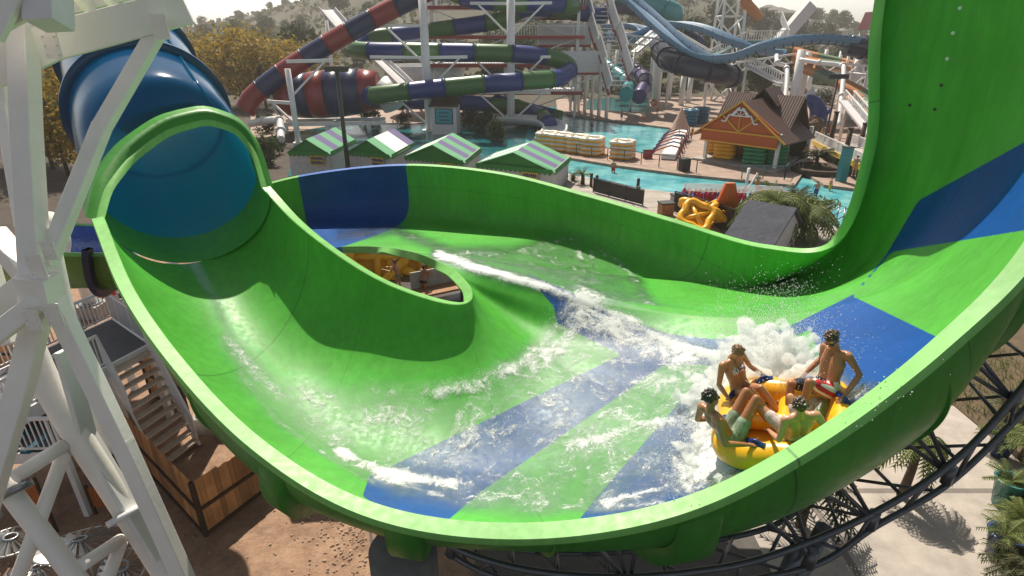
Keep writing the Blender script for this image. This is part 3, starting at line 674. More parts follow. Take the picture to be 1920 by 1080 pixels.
def ecol(name, label, px0, py0, px1, py1, r, group='white steel columns', base=True, arms=()):
    b = G(px0, py0); b.z = 0
    d = 13 / drop(py0); t = P(px1, py1, d); root = thing(name, label, 'column', tuple(b), 0, group)
    h = t.z
    MB().tube([(0, 0, 0), (0, 0, h)], r, 14).build('shaft', W, root)
    if base: MB().cyl((0, 0, 0), (0, 0, .25), r * 1.9, 14).build('base_plate', W, root)
    for z, dx, dy in arms:
        m = MB(); m.beam((0, 0, z), (dx, dy, z + .1), .32, .4); m.beam((0, 0, z - abs(dx) * .75), (dx * .8, dy * .8, z - .1), .22, .26); m.build('arm', W, root)
    return root
ecol('steel_column', 'tall white column in the middle of the green and blue hairpins', 958, 238, 956, -20, .62, arms=((5.2, -6, -2), (5.2, 6, -2), (10.2, -7, 0), (10.2, 6, 0), (17.5, 6, 0), (17.5, -6, 1)))
ecol('steel_column', 'white column under the left bend of the green and blue hairpins', 806, 246, 803, -10, .6, arms=((5.6, -6.5, -1), (10.3, -8, 0), (10.3, 6, 0), (14.5, -7, 1), (5.6, 4, -1)))
ecol('steel_column', 'thin white column standing in front of the red and navy barrel', 560, 270, 546, 126, .36, arms=((5.2, -3.6, 1), (10.2, 5.6, 1)))
ecol('steel_column', 'white post behind the straight red and navy tube', 633, 215, 628, 40, .3)
# long white trough rising behind the barrel
def chute(name, label, pts, wd, m, n=30, wall=.5, cat='water slide'):
    path = pth(pts, n); mb = MB(); vs = []
    for i, p in enumerate(path):
        t = (path[min(i + 1, n - 1)] - path[max(i - 1, 0)]).normalized(); x = t.cross(Vector((0, 0, 1))).normalized(); u = x.cross(t)
        for a, h in ((-1.1, wall + .02), (-1, wall), (-.93, wall * .3), (-.6, 0), (0, -.08), (.6, 0), (.93, wall * .3), (1, wall), (1.1, wall + .02), (1.12, wall * .6), (.7, -.3), (-.7, -.3), (-1.12, wall * .6)): vs.append(p + x * a * wd + u * h)
    k = 13; fs = [(i * k + j, i * k + (j + 1) % k, (i + 1) * k + (j + 1) % k, (i + 1) * k + j) for i in range(n - 1) for j in range(k)]
    mb.add(vs, fs, 0, True); r = thing(name, label, cat); mb.build('channel', m, r); return r, path
chute('speed_slide', 'steep pale double lane chute rising behind the red and navy tube', [(612, 18, 96), (660, 72, 94), (720, 122, 92), (765, 165, 90)], 1.5, W2)
def funnel():
    r = thing('slide_bowl', 'white open bowl under the green and blue tubes', 'water slide'); c = P(800, 150, 104)
    MB().lathe([(7, 2.6), (6.4, .2), (3, -.6), (.3, -.7), (.3, -.9), (3.2, -.9), (6.7, 0), (7.3, 2.6), (7, 2.6)], c, 32).build('bowl', W, r)
    m = MB()
    for a in range(6): m.cyl((c.x + 5 * math.cos(a), c.y + 5 * math.sin(a), 0), (c.x + 5 * math.cos(a), c.y + 5 * math.sin(a), c.z - .5), .3, 8)
    for i in range(6): pass
    m.build('frame', W, r)
funnel()
# stair tower
def railing(root, pts, h=1.1, step=.35, m=None, th=.05, name='railing', closed=False):
    mb = MB(); pts = [Vector(p) for p in pts]
    for a, b in zip(pts[:-1], pts[1:]):
        mb.beam(a + Vector((0, 0, h)), b + Vector((0, 0, h)), th * 1.8); mb.beam(a + Vector((0, 0, .12)), b + Vector((0, 0, .12)), th * 1.2)
        L = (b - a).length; k = max(int(L / step), 1)
        for i in range(k + 1):
            p = a + (b - a) * i / k; mb.beam(p, p + Vector((0, 0, h)), th if i % 6 else th * 1.8, up=(0, 1, 0))
    return mb.build(name, m or W, root)
def stair_tower():
    r = thing('stair_tower', 'big white stair tower with red edged decks and zigzag stairs behind the hairpin tubes', 'stair tower')
    y0, y1 = 104, 112; x0 = (815 - 960) / F * 98; x1 = (1075 - 960) / F * 102
    for x in (x0, (x0 + x1) / 2, x1):
        for y in (y0, y1): MB().beam((x, y, 0), (x, y, 26), .5, up=(0, 1, 0)).build('post', W, r)
    for z in (4.2, 8.6, 13.0, 17.4, 21.8):
        MB().box(((x0 + x1) / 2, (y0 + y1) / 2, z), (x1 - x0 + 2, y1 - y0 + 2, .3)).build('deck', W2, r)
        e = MB(); e.box(((x0 + x1) / 2, y0 - 1.06, z), (x1 - x0 + 2.1, .1, .55)); e.build('deck_edge', M['redtrim'], r)
        railing(r, [(x0 - 1, y1, z + .15), (x0 - 1, y0 - 1, z + .15), (x1 + 1, y0 - 1, z + .15)], 1.6, .45, th=.07)
    for i in range(5):
        m = MB(); z = 4.2 * i + (.2 if i else 0); a, b = ((x0 + 1, y0 + 2, z), (x1 - 1, y0 + 2, z + 4.3)) if i % 2 else ((x1 - 1, y0 + 3, z), (x0 + 1, y0 + 3, z + 4.3))
        m.beam(a, b, 1.6, .35); m.build('stair_flight', W2, r)
    m = MB()
    for x in (x0, (x0 + x1) / 2):
        for z in (0, 8.6, 17.4): m.beam((x, y0, z), (x + (x1 - x0) / 2, y0, z + 4.2), .18); m.beam((x + (x1 - x0) / 2, y0, z + 4.2), (x, y0, z + 8.6), .18)
    m.build('brace', W, r)
stair_tower()
def diag_stair():
    r = thing('covered_stair', 'long white stair with solid side panels and red edges climbing beside the hairpin tubes', 'stair')
    d0 = 92
    foot = P(1142, 168, d0); top = P(1082, -40, d0 + 6)
    foot.z = max(foot.z, .5)
    for k, off in enumerate((0, 1.0)):
        o = Vector((3.6 * off, 2.2 * off, 2.0 * off)); a, b = foot + o, top + o; n = 5
        for i in range(n):
            p, q = a + (b - a) * i / n, a + (b - a) * (i + 1) / n; s = Vector((.35, 0, 0)) * (i % 2)
            MB().beam(p + s + Vector((0, 0, .5)), q + s + Vector((0, 0, .5)), .25, 2.6).build('side_panel', W, r)
            MB().beam(p + s - Vector((0, .1, .85)), q + s - Vector((0, .1, .85)), .3, .3).build('panel_edge', M['redtrim'], r)
    for i in range(26):
        p = foot + (top - foot) * i / 26; MB().box(p + Vector((1.8, 1.1, .6)), (3.4, .9, .12)).build('step', W2, r)
    m = MB()
    for i, q in enumerate((.15, .35, .55, .75, .95)):
        p = foot + (top - foot) * q; m.cyl((p.x + 1, p.y + 1, 0), (p.x + 1, p.y + 1, p.z), .32, 10); m.beam((p.x - 5, p.y + 4, p.z - 2.5), (p.x + 1, p.y + 1, p.z), .25)
    m.build('support_frame', W, r)
    for q, L in ((.25, 8), (.5, 9), (.75, 9)):
        p = foot + (top - foot) * q; MB().box((p.x - L / 2, p.y + 3, p.z - .3), (L, 3.5, 3.4)).build('landing_wall', W2, r)
        MB().box((p.x - L / 2, p.y + 1.2, p.z - 2.1), (L, .1, .35)).build('panel_edge', M['redtrim'], r)
diag_stair()
# pale blue open flumes on the right
def flume(label, pts, wd, m, n=70, wall=.8, ribs=True, sup=(), name='flume_slide'):
    r, path = chute(name, label, pts, wd, m, n, wall)
    if ribs:
        k = MB()
        for i in range(2, n - 1, 3):
            t = (path[i + 1] - path[i - 1]).normalized(); x = t.cross(Vector((0, 0, 1))).normalized(); u = x.cross(t); p = path[i]
            k.beam(p - x * wd * 1.13 + u * wall, p - x * wd * .72 - u * .34, .12, .14); k.beam(p - x * wd * .72 - u * .34, p + x * wd * .72 - u * .34, .12, .14); k.beam(p + x * wd * .72 - u * .34, p + x * wd * 1.13 + u * wall, .12, .14)
        k.build('rib', M['dark'] if m is M['skyblue'] else W, r)
    return r, path
flume('long pale blue flume that drops from top centre, dips and humps up to the right', [(1140, -30, 104), (1200, 22, 100), (1262, 78, 95), (1315, 112, 92), (1372, 112, 90), (1430, 92, 88), (1490, 80, 87), (1550, 78, 87), (1600, 84, 87)], 1.7, M['skyblue'], 90, 1.0)
flume('pale blue flume curving behind the dip of the long one', [(1140, 78, 118), (1190, 70, 116), (1250, 50, 112), (1310, 56, 106), (1370, 80, 102), (1420, 98, 100), (1470, 104, 98)], 1.7, M['skyblue'], 60, .9)
flume('third pale blue flume running under the white posts on the left', [(1130, 55, 128), (1180, 52, 126), (1215, 66, 122), (1200, 78, 112), (1145, 68, 108)], 1.8, M['skyblue'], 50, .9)
banded('tube_slide', 'inky blue tube at the right end of the long pale flume', [(1588, 84, 87), (1615, 90, 87), (1640, 98, 88), (1652, 106, 90), (1640, 112, 93)], 1.5, [M['inky']], 2.2, 30)
banded('tube_slide', 'inky black tube slide running behind the orange gabled hut', [(1236, 84, 104), (1244, 104, 98), (1268, 118, 94), (1310, 128, 92), (1350, 138, 92), (1378, 146, 94)], 1.7, [M['inky']], 4.5, 50)
banded('tube_slide', 'small black tube coil under the pale blue flume', [(1278, 66, 112), (1295, 74, 112), (1310, 84, 113)], 1.5, [M['inky'], M['navy']], 2.2, 20)
banded('tube_slide', 'teal slide end against the trees at the top', [(1140, -25, 135), (1190, -2, 132), (1235, 10, 130), (1262, 22, 130), (1266, 30, 132)], 2.0, [M['teal']], 5, 40)
banded('tube_slide', 'purple banded slide curling under the teal slide end', [(1120, 40, 140), (1150, 14, 138), (1190, 16, 138), (1225, 34, 138), (1235, 44, 138)], 1.7, [M['purple']], 5, 40)
banded('tube_slide', 'teal tube slide dropping into the small dark pool', [(1130, 118, 108), (1160, 140, 104), (1178, 158, 100), (1174, 178, 94)], 1.15, [M['teal']], 4, 30)
banded('tube_slide', 'purple tube slide dropping into the small dark pool', [(1170, 120, 110), (1200, 138, 104), (1210, 155, 99), (1198, 182, 94)], 1.2, [M['purple']], 4, 30)
for (x, y, xt, yt, r, l) in [(1228, 200, 1236, 52, .85, 'thick white column at the foot of the long pale flume'), (1252, 190, 1257, 90, .6, 'white column right behind the thick one with the red float'), (1276, 201, 1281, 135, .55, 'white column left of the hut roof'), (1290, 196, 1296, 138, .5, 'second white column left of the hut roof'), (1218, 184, 1222, 85, .5, 'slim white column left of the thick one'),
                         (1152, 172, 1156, 92, .4, 'white post beside the teal tube end'), (1184, 160, 1188, 102, .4, 'white post between the teal and purple tubes'), (1476, 243, 1488, 92, .62, 'left white column of the pair right of the hut'), (1492, 226, 1498, 96, .55, 'right white column of the pair right of the hut'),
                         (1586, 228, 1600, 92, .75, 'stout white column under the right end of the long flume'), (1512, 180, 1520, 135, .6, 'short white column beneath the orange and green slide'), (1392, 175, 1392, 112, .6, 'white column behind the hut roof ridge'), (1402, 170, 1402, 130, .5, 'short white column behind the hut roof'), (1440, 150, 1440, 108, .55, 'white column under the middle of the long flume')]:
    ecol('steel_column', l, x, y, xt, yt, r)
def pipe(label, pts, r): 
    o = thing('water_pipe', label, 'pipe'); MB().tube(pth(pts, 40), r, 10).build('pipe', W, o)
    q = pth(pts, 40)
    for i in (8, 20, 32): t = (q[i + 1] - q[i - 1]).normalized(); MB().tube([q[i] - t * .15, q[i] + t * .15], r * 1.4, 10).build('coupling', W2, o)
pipe('white water pipe rising and bending left of the paired columns', [(1466, 240, 74), (1472, 190, 76), (1476, 140, 78), (1472, 124, 79), (1458, 118, 79), (1456, 104, 80)], .3)
pipe('white water pipe that stands left of the stout column and bends over', [(1572, 238, 74), (1578, 180, 76), (1582, 130, 78), (1574, 122, 79), (1540, 118, 80), (1500, 112, 82)], .3)
pipe('low white pipe bending down at the dark water left of the cabanas', [(470, 232, 80), (500, 226, 78), (522, 226, 77), (526, 240, 76), (527, 262, 74)], .5)
# white lattice tower
def lattice(name, label, cx, cy, d, w0, w1, z0, z1, n=5, r=.18):
    c = P(cx, cy, d); root = thing(name, label, 'steel tower', (c.x, c.y, 0)); m = MB(); rings_ = []
    for i in range(n + 1):
        q = i / n; s = (w0 + (w1 - w0) * q) / 2; z = z0 + (z1 - z0) * q; rings_.append([Vector((a * s, b * s, z)) for a, b in ((-1, -1), (1, -1), (1, 1), (-1, 1))])
    for j in range(4): MB().cyl(rings_[0][j], rings_[-1][j], r * 1.6, 8).build('leg', W, root)
    for i in range(n):
        for j in range(4):
            m.cyl(rings_[i][j], rings_[i + 1][(j + 1) % 4], r, 6); m.cyl(rings_[i + 1][j], rings_[i + 1][(j + 1) % 4], r, 6)
    m.build('lattice', W, root); return root, c
lr, lc = lattice('lattice_tower', 'white lattice slide tower with a stair landing at the top of the picture', 1365, 60, 120, 5, 4, 0, 34, 8)
MB().box((6, -3, 12.2), (9, 5, .4)).build('landing', M['teal'], lr); railing(lr, [(2, -5.5, 12.4), (10.5, -5.5, 12.4), (10.5, -.5, 16)], 1.8, .5, th=.1)
MB().beam((2, -4, 12.3), (-7, -4, 7.8), 3, .4).build('stair_flight', M['teal'], lr); railing(lr, [(2, -5.6, 12.3), (-7, -5.6, 7.9)], 1.8, .5, th=.1)
MB().beam((10, -3, 12.3), (15, -3, 19), 2.4, 2.2).build('stair_flight', W2, lr)
MB().tube([(1, -1, 22), (2.5, -2, 19), (5.5, -2, 16.5)], 1.1, 12).build('slide_start', mat('orange_fiberglass', (.5, .18, .06), .4), lr)
lr2, lc2 = lattice('lattice_tower', 'white scaffold like frame against the right slide wall', 1640, 150, 92, 6.5, 6.5, 0, 11.5, 3, .16)
# open frame tower with dark red roof peaks
rr = thing('roof_tower', 'slender white frame topped by three dark red roof peaks', 'tower', tuple(P(1648, 80, 112)[:2]) + (0,))
m = MB()
for x in (-3, 3):
    for y in (-2, 2): m.cyl((x, y, 0), (x, y, 14.5), .16, 6)
m.build('frame', W, rr)
for i in range(3): MB().add([(-3.4 + 2.3 * i, -2.5, 14.4), (-1.1 + 2.3 * i, -2.5, 14.4), (-1.1 + 2.3 * i, 2.5, 14.4), (-3.4 + 2.3 * i, 2.5, 14.4), (-2.8 + 2.3 * i, -2.2, 17.5), (-2.8 + 2.3 * i, 2.2, 17.5)], [(0, 1, 4), (1, 2, 5, 4), (2, 3, 5), (3, 0, 4, 5)]).build('roof_peak', mat('dark_red', (.12, .02, .03), .5), rr)
og = [mat('faded_orange', (.50, .22, .10), .5, noise=.1), mat('faded_green', (.18, .24, .17), .5, noise=.1)]
def oslide(label, pts, wd, blen, n=60, r=None):
    path = pth(pts, n); root = thing('striped_slide', label, 'water slide'); L = 0; i0 = 0; k = 0
    for i in range(1, n):
        L += (path[i] - path[i - 1]).length
        if L > blen or i == n - 1:
            mb = MB(); seg = path[i0:i + 1]
            if r: mb.tube(seg, r, 12)
            else:
                vs = []
                for j, p in enumerate(seg):
                    t = (seg[min(j + 1, len(seg) - 1)] - seg[max(j - 1, 0)]).normalized(); x = t.cross(Vector((0, 0, 1))).normalized(); u = x.cross(t)
                    for a, h in ((-1, .8), (-.9, .1), (0, -.1), (.9, .1), (1, .8), (1.05, -.4), (-1.05, -.4)): vs.append(p + x * a * wd + u * h)
                mb.add(vs, [(a * 7 + b, a * 7 + (b + 1) % 7, (a + 1) * 7 + (b + 1) % 7, (a + 1) * 7 + b) for a in range(len(seg) - 1) for b in range(7)], 0, True)
            mb.build('slide_section', og[k % 2], root); k += 1; L = 0; i0 = i
    return root
oslide('upper orange and green striped flume under the pale blue hump', [(1488, 96, 96), (1520, 106, 95), (1560, 116, 95), (1582, 122, 96)], 1.5, 3.4)
oslide('middle orange and green striped flume', [(1488, 108, 92), (1520, 118, 91), (1560, 124, 92), (1575, 130, 94)], 1.5, 3.4)
oslide('long orange and green striped flume running down to the right', [(1494, 124, 88), (1540, 142, 86), (1590, 166, 84), (1640, 194, 82), (1680, 214, 80)], 1.5, 3.2)
oslide('orange and cream tube slide beside the white railings', [(1600, 176, 78), (1630, 200, 76), (1660, 230, 72)], .0, 1.6, 30, r=.6)
oslide('second orange and cream tube slide beside the white railings', [(1590, 186, 76), (1620, 214, 73), (1650, 240, 70)], .0, 1.6, 30, r=.6)
# long white ramps and railings on the right
def ramp(label, a, b, za, zb, wd, edge=None, rl=True):
    p, q = G(*a, za), G(*b, zb); r = thing('boardwalk', label, 'boardwalk'); MB().beam(p, q, wd, .3).build('deck', M['walk'], r)
    d = (q - p).normalized(); x = d.cross(Vector((0, 0, 1))).normalized()
    if edge: MB().beam(p + x * (wd / 2 + .06) , q + x * (wd / 2 + .06), .1, .5).build('deck_edge', edge, r)
    for s in (-1, 1): railing(r, [p + x * s * wd / 2 + Vector((0, 0, .15)), q + x * s * wd / 2 + Vector((0, 0, .15))], 1.1, .28, th=.045)
    m = MB()
    for i in range(5):
        c = p + (q - p) * i / 4; m.beam((c.x, c.y, 0), (c.x, c.y, c.z), .3, up=(0, 1, 0))
    m.build('post', M['wood_dark'], r); return r
yel = mat('yellow_paint', (.55, .38, .04), .5, noise=.1)
ramp('white railed boardwalk with a yellow edge right of the palm planter', (1556, 268), (1660, 318), 1.6, 1.9, 3.6, yel)
ramp('long white railed ramp climbing away beside the stout column', (1600, 185), (1665, 262), 2.2, 2.4, 2.6)
ramp('white railed walkway in front of the bathers play area', (1440, 158), (1560, 176), .9, .9, 2.6)
ramp('upper white railed bridge left of the white lattice tower', (1180, 108), (1330, 122), 3.2, 3.2, 2.4)
# ---------------------------------------------------------------- raft hut
def hut():
    a, b = G(1320, 304), G(1450, 325); a.z = b.z = 0; u = (b - a); Wd = u.length; u.normalize(); v = Vector((-u.y, u.x, 0)); rz = math.atan2(u.y, u.x)
    r = thing('raft_hut', 'orange gabled hut with dark brown tin roof and yellow trim sheltering stacks of rafts', 'hut', tuple((a + b) / 2), rz)
    hw = Wd / 2; H = 4.0; R = 7.0; D = 9
    org = mat('orange_boards', (.45, .095, .02), .7, noise=.12); ylw = mat('yellow_trim', (.65, .33, .03), .6)
    tin = bpy.data.materials.new('brown_tin_roof'); tin.use_nodes = True; t = tin.node_tree; L = t.links.new; bb_ = t.nodes['Principled BSDF']; bb_.inputs['Roughness'].default_value = .55
    tc = t.nodes.new('ShaderNodeTexCoord'); wv = nd(t, 'ShaderNodeTexWave', Scale=1.1, wave_type='BANDS', bands_direction='Y'); L(tc.outputs['Object'], wv.inputs['Vector'])
    rp = t.nodes.new('ShaderNodeValToRGB'); rp.color_ramp.elements[0].color = (.05, .022, .018, 1); rp.color_ramp.elements[1].color = (.11, .055, .045, 1); L(wv.outputs['Fac'], rp.inputs[0]); L(rp.outputs[0], bb_.inputs['Base Color'])
    bp = t.nodes.new('ShaderNodeBump'); bp.inputs['Strength'].default_value = .6; bp.inputs['Distance'].default_value = .1; L(wv.outputs['Fac'], bp.inputs['Height']); L(bp.outputs[0], bb_.inputs['Normal'])
    tin2 = tin.copy(); tin2.name = 'brown_tin_roof_cross'
    for n_ in tin2.node_tree.nodes:
        if n_.type == 'TEX_WAVE': n_.bands_direction = 'X'
    MB().box((0, D / 2 - .5, DECK + .1), (Wd + 1.6, D + 1.6, .25)).build('floor_slab', M['concrete'], r)
    for x in (-hw, hw):
        for y in (0, D - 1.0): MB().box((x, y, H / 2), (.34, .34, H)).build('post', W, r)
    ov = 1.1; sl = (R - H) / hw
    def roofslab(pts, m, nm='roof'): 
        n = Vector((0, 0, -.14)); MB().prism([Vector(p) + n for p in pts], (0, 0, .14)).build(nm, m, r)
    e = H - ov * sl
    roofslab([(-hw - ov, -1.2, e), (0, -1.2, R), (0, D * .72, R), (-hw - ov, D * .72, e)], tin)
    roofslab([(0, -1.2, R), (hw + ov, -1.2, e), (hw + ov, D * .72, e), (0, D * .72, R)], tin)
    R2 = R + .9; y0, ym, y1 = D * .26, D * .26 + 2.8, D * .26 + 5.6; q0 = hw - .2
    roofslab([(-hw - .8, y0, H - .2), (q0, y0, H - .2), (q0, ym, R2 - .6), (-hw - .8, ym, R2 - .6)], tin2)
    roofslab([(-hw - .8, ym, R2 - .6), (q0, ym, R2 - .6), (q0, y1, H - .2), (-hw - .8, y1, H - .2)], tin2)
    roofslab([(-1.7, ym - 1.7, R2 - 1.6), (0, ym - 1.7, R2 + .1), (0, ym + 1.7, R2 + .1), (-1.7, ym + 1.7, R2 - 1.6)], tin, 'cupola_roof')
    roofslab([(0, ym - 1.7, R2 + .1), (1.7, ym - 1.7, R2 - 1.6), (1.7, ym + 1.7, R2 - 1.6), (0, ym + 1.7, R2 + .1)], tin, 'cupola_roof')
    MB().prism([(-hw - .2, -1.0, H - .25), (hw + .2, -1.0, H - .25), (hw + .2, -1.0, H + .15), (0, -1.0, R - .1), (-hw - .2, -1.0, H + .15)], (0, .2, 0)).build('gable_wall', org, r)
    MB().box((0, -.9, H - .75), (Wd + .5, .22, 1.1)).build('fascia', org, r)
    g = MB(); 
    for (p, q, w_) in [((-hw - .3, -1.1, H - .2), (hw + .3, -1.1, H - .2), .16), ((-hw - .3, -1.1, H - 1.35), (hw + .3, -1.1, H - 1.35), .16), ((0, -1.1, H - .1), (0, -1.1, R - .9), .14), ((0, -1.1, H - .1), (-1.9, -1.1, R - 1.6), .14), ((0, -1.1, H - .1), (1.9, -1.1, R - 1.6), .14), ((-hw - ov, -1.24, e + .02), (0, -1.24, R - .05), .16), ((hw + ov, -1.24, e + .02), (0, -1.24, R - .05), .16)]: g.beam(p, q, .08, w_)
    g.build('trim', ylw, r)
    s = MB()
    for sx in (-1, 1):
        pts = [Vector((sx * (.1 + 1.9 * q), -1.16, R - .75 - 1.55 * q + .18 * math.sin(q * 14))) for q in np.linspace(0, 1, 16)]; s.tube(pts, .09, 6)
    s.tube([Vector((.85 * math.cos(a), -1.16, R - 1.5 + .62 * math.sin(a))) for a in np.linspace(0, math.pi, 14)], .09, 6); s.beam((-.95, -1.16, R - 1.5), (.95, -1.16, R - 1.5), .1, .1)
    for i in range(3): s.beam((0, -1.16, R - 1.5), (.8 * math.cos(.8 + i * .78), -1.16, R - 1.5 + .6 * math.sin(.8 + i * .78)), .06, .06)
    s.build('scrollwork', W, r)
    MB().box((0, D - .9, H / 2), (Wd, .12, H)).build('back_wall', M['wood_dark'], r)
    return r, a, u, v, Wd
HUT, ha, hu, hv, HW = hut()
# rafts
M['ryel'] = mat('yellow_vinyl', (.80, .40, .015), .3, noise=.08); M['rgrn'] = mat('green_vinyl', (.03, .24, .09), .35, noise=.1); M['rblu'] = mat('blue_vinyl', (.01, .04, .22), .3); M['rwht'] = mat('white_vinyl', (.6, .58, .5), .4); M['rteal'] = mat('teal_vinyl', (.01, .12, .22), .35)
def raft_mesh(R=1.05, r=.24, lob=.14):
    mb = MB(); n = 48
    pts = [Vector(((R * (1 + lob * math.cos(4 * a))) * math.cos(a), (R * (1 + lob * math.cos(4 * a))) * math.sin(a), r)) for a in np.linspace(0, 2 * math.pi, n, endpoint=False)]
    mb.tube(pts, r, 10, closed=True); mb.tube([(-R, 0, r * .8), (R, 0, r * .8)], r * .7, 8); mb.tube([(0, -R, r * .8), (0, R, r * .8)], r * .7, 8)
    fl = MB(); fl.poly([Vector((p.x, p.y, .06)) for p in pts]); return mb, fl
def raft_proto(label, m, group, hm=None):
    r = thing('raft', label, 'raft', (0, 0, 0), 0, group); mb, fl = raft_mesh()
    if m is M['rwht']:
        mb.m = [1 if sum(mb.v[i][2] for i in f) / len(f) < .27 else 0 for f in mb.f]; mb.build('tube', [m, M['ryel']], r)
    else: mb.build('tube', m, r); fl.build('floor', m, r)
    for k in range(4):
        a = k * math.pi / 2 + .5
        for s in (0,): MB().tube([Vector((1.2 * math.cos(a + s + q), 1.2 * math.sin(a + s + q), .45 + .07 * math.sin(q / .22 * math.pi))) for q in np.linspace(0, .22, 5)], .035, 5).build('handle', hm or M['rblu'], r)
    return r
used = {}
def stack(px, py, n, kind, label, z0=DECK, sc=1.0, base=None):
    if kind not in used:
        m, hm, g = {'y': (M['ryel'], M['ryel'], 'yellow rafts stacked in the hut'), 'g': (M['rgrn'], M['rblu'], 'green rafts stacked in the hut'), 'w': (M['rwht'], M['ryel'], 'pale rafts stacked along the pool edge'), 'b': (M['rteal'], M['ryel'], 'blue rafts stacked behind the umbrella')}[kind]
        used[kind] = [raft_proto(label, m, g, hm), False]
    c = base if base is not None else G(px, py, z0)
    for i in range(n):
        o = used[kind]; rz = random.uniform(-.12, .12) + .3; p = (c.x + random.uniform(-.05, .05), c.y + random.uniform(-.05, .05), c.z + i * .43 * sc)
        lb = (['lowest', 'second', 'third', 'fourth', 'fifth', 'sixth', 'seventh', 'eighth', 'ninth', 'tenth'][i] if i < n - 1 else 'topmost') + ' ' + label
        if not o[1]: o[1] = True; q = o[0]; q.location = p; q.rotation_euler.z = rz; q['label'] = lb; q.scale = (sc,) * 3
        else: q = dup(o[0], p, rz, lb, sc)
        if kind == 'w' and i % 2 == 0:
            pass
hb = lambda fu, fv: ha + hu * HW * fu + hv * fv + Vector((0, 0, DECK + .24))
stack(0, 0, 8, 'y', 'yellow raft of the front stack inside the hut', base=hb(.22, 1.2)); stack(0, 0, 7, 'y', 'yellow raft of the stack outside the left post', base=hb(-.08, 3.4), sc=.95)
stack(0, 0, 8, 'y', 'yellow raft of the rear stack inside the hut', base=hb(.2, 4.2))
stack(0, 0, 8, 'g', 'green raft of the left stack inside the hut', base=hb(.66, 1.0)); stack(0, 0, 8, 'g', 'green raft of the right stack inside the hut', base=hb(.86, 2.6), sc=.95); stack(0, 0, 8, 'g', 'green raft of the rear stack inside the hut', base=hb(.62, 4.6))
for (x, y, n, l) in [(1166, 296, 4, 'raft of the pale stack nearest the umbrella rack'), (1110, 289, 4, 'raft of the second pale stack along the pool'), (1084, 285, 4, 'raft of the third pale stack along the pool'), (1052, 281, 4, 'raft of the fourth pale stack along the pool'), (1026, 278, 4, 'raft of the pale stack nearest the cabanas'), (1139, 293, 3, 'raft of the low pale stack along the pool')]:
    if n == 3: continue
    stack(x, y, n, 'w', l, sc=1.15)
stack(1290, 234, 5, 'b', 'blue raft of the stack left of the hut', sc=1.1); stack(1312, 230, 5, 'b', 'blue raft of the stack touching the hut wall', sc=1.1)
# rack with red and blue hoops
def rack():
    a, b = G(1232, 300, DECK), G(1262, 252, DECK); r = thing('tube_rack', 'low white rack with a row of red and blue hoops beside the pool', 'rack'); d = (b - a); x = Vector((1, -.15, 0)).normalized()
    MB().beam(a + Vector((1.2, 0, .35)), b + Vector((1.2, 0, .35)), 1.5, .6).build('bench', W, r)
    for i in range(7):
        p = a + d * (i + .3) / 7
        MB().tube([p - x * 1.2 + Vector((0, 0, .1)), p - x * .2 + Vector((0, 0, 1.0)), p + x * 1.3 + Vector((0, 0, 1.5)), p + x * 2.2 + Vector((0, 0, 1.3)), p + x * 2.5 + Vector((0, 0, .1))], .09, 8).build('hoop', [M['redtrim'], M['tblue']][i % 2], r)
rack()
def umbrella():
    p = G(1272, 262, DECK); r = thing('closed_umbrella', 'closed peach coloured umbrella on the pool deck', 'umbrella', tuple(p))
    MB().cyl((0, 0, 0), (0, 0, 1.6), .05, 8).build('pole', M['dark'], r); MB().lathe([(1.3, 1.5), (1.2, 1.7), (.6, 2.9), (.12, 4.1), (.02, 4.2)], n=10).build('canopy', mat('peach_canvas', (.5, .33, .27), .8), r); MB().cyl((0, 0, 0), (0, 0, .15), .35, 12).build('base', M['concrete'], r)
umbrella()
# deck furniture: bins, rails
def fence(label, pts, h, m, z=DECK, step=1.8, mesh_=None):
    r = thing('fence', label, 'fence'); P_ = [G(x, y, z) for x, y in pts]; mb = MB()
    for a, b in zip(P_[:-1], P_[1:]):
        k = max(1, int((b - a).length / step)); mb.beam(a + Vector((0, 0, h)), b + Vector((0, 0, h)), .06)
        for i in range(k + 1): q = a + (b - a) * i / k; MB().beam(q, q + Vector((0, 0, h)), .08, up=(0, 1, 0)).build('post', m, r)
        if mesh_: MB().beam(a + Vector((0, 0, h / 2)), b + Vector((0, 0, h / 2)), .04, h * .9).build('screen', mesh_, r)
    mb.build('rail', m, r); return r
fence('thin dark wire fence along the river edge in front of the pale rafts', [(1080, 291), (1235, 313), (1305, 324)], 1.3, M['dark'])
fence('dark teal railing round the front of the raft hut', [(1390, 335), (1470, 337), (1478, 325)], 1.3, mat('teal_paint', (.03, .12, .12), .5))
fence('black screened fence along the near side of the raft yard', [(1262, 398), (1300, 412), (1382, 440)], 1.7, M['dark'], mesh_=M['black'])
fence('short black screened barrier beside the walkway', [(1112, 360), (1205, 385)], 1.3, M['dark'], mesh_=M['black'])
def bin_(label, px, py, m, s=(.9, .9, 1.2)):
    r = thing('bin', label, 'bin', tuple(G(px, py, DECK)), .2); MB().box((0, 0, s[2] / 2), s).build('body', m, r); MB().box((0, 0, s[2] + .05), (s[0] + .12, s[1] + .12, .1)).build('lid', M['dark'], r)
bin_('black rubbish bin at the river edge left of the hut', 1282, 320, M['black']); bin_('brown box at the corner of the raft yard', 1247, 402, M['wood'], (1, .8, .9)); bin_('grey box beside the yellow raft heap', 1274, 392, M['grey'], (1.3, 1, 1.1))
bin_('small red sign box on the pool edge', 1214, 297, M['redtrim'], (1.1, .2, .9))
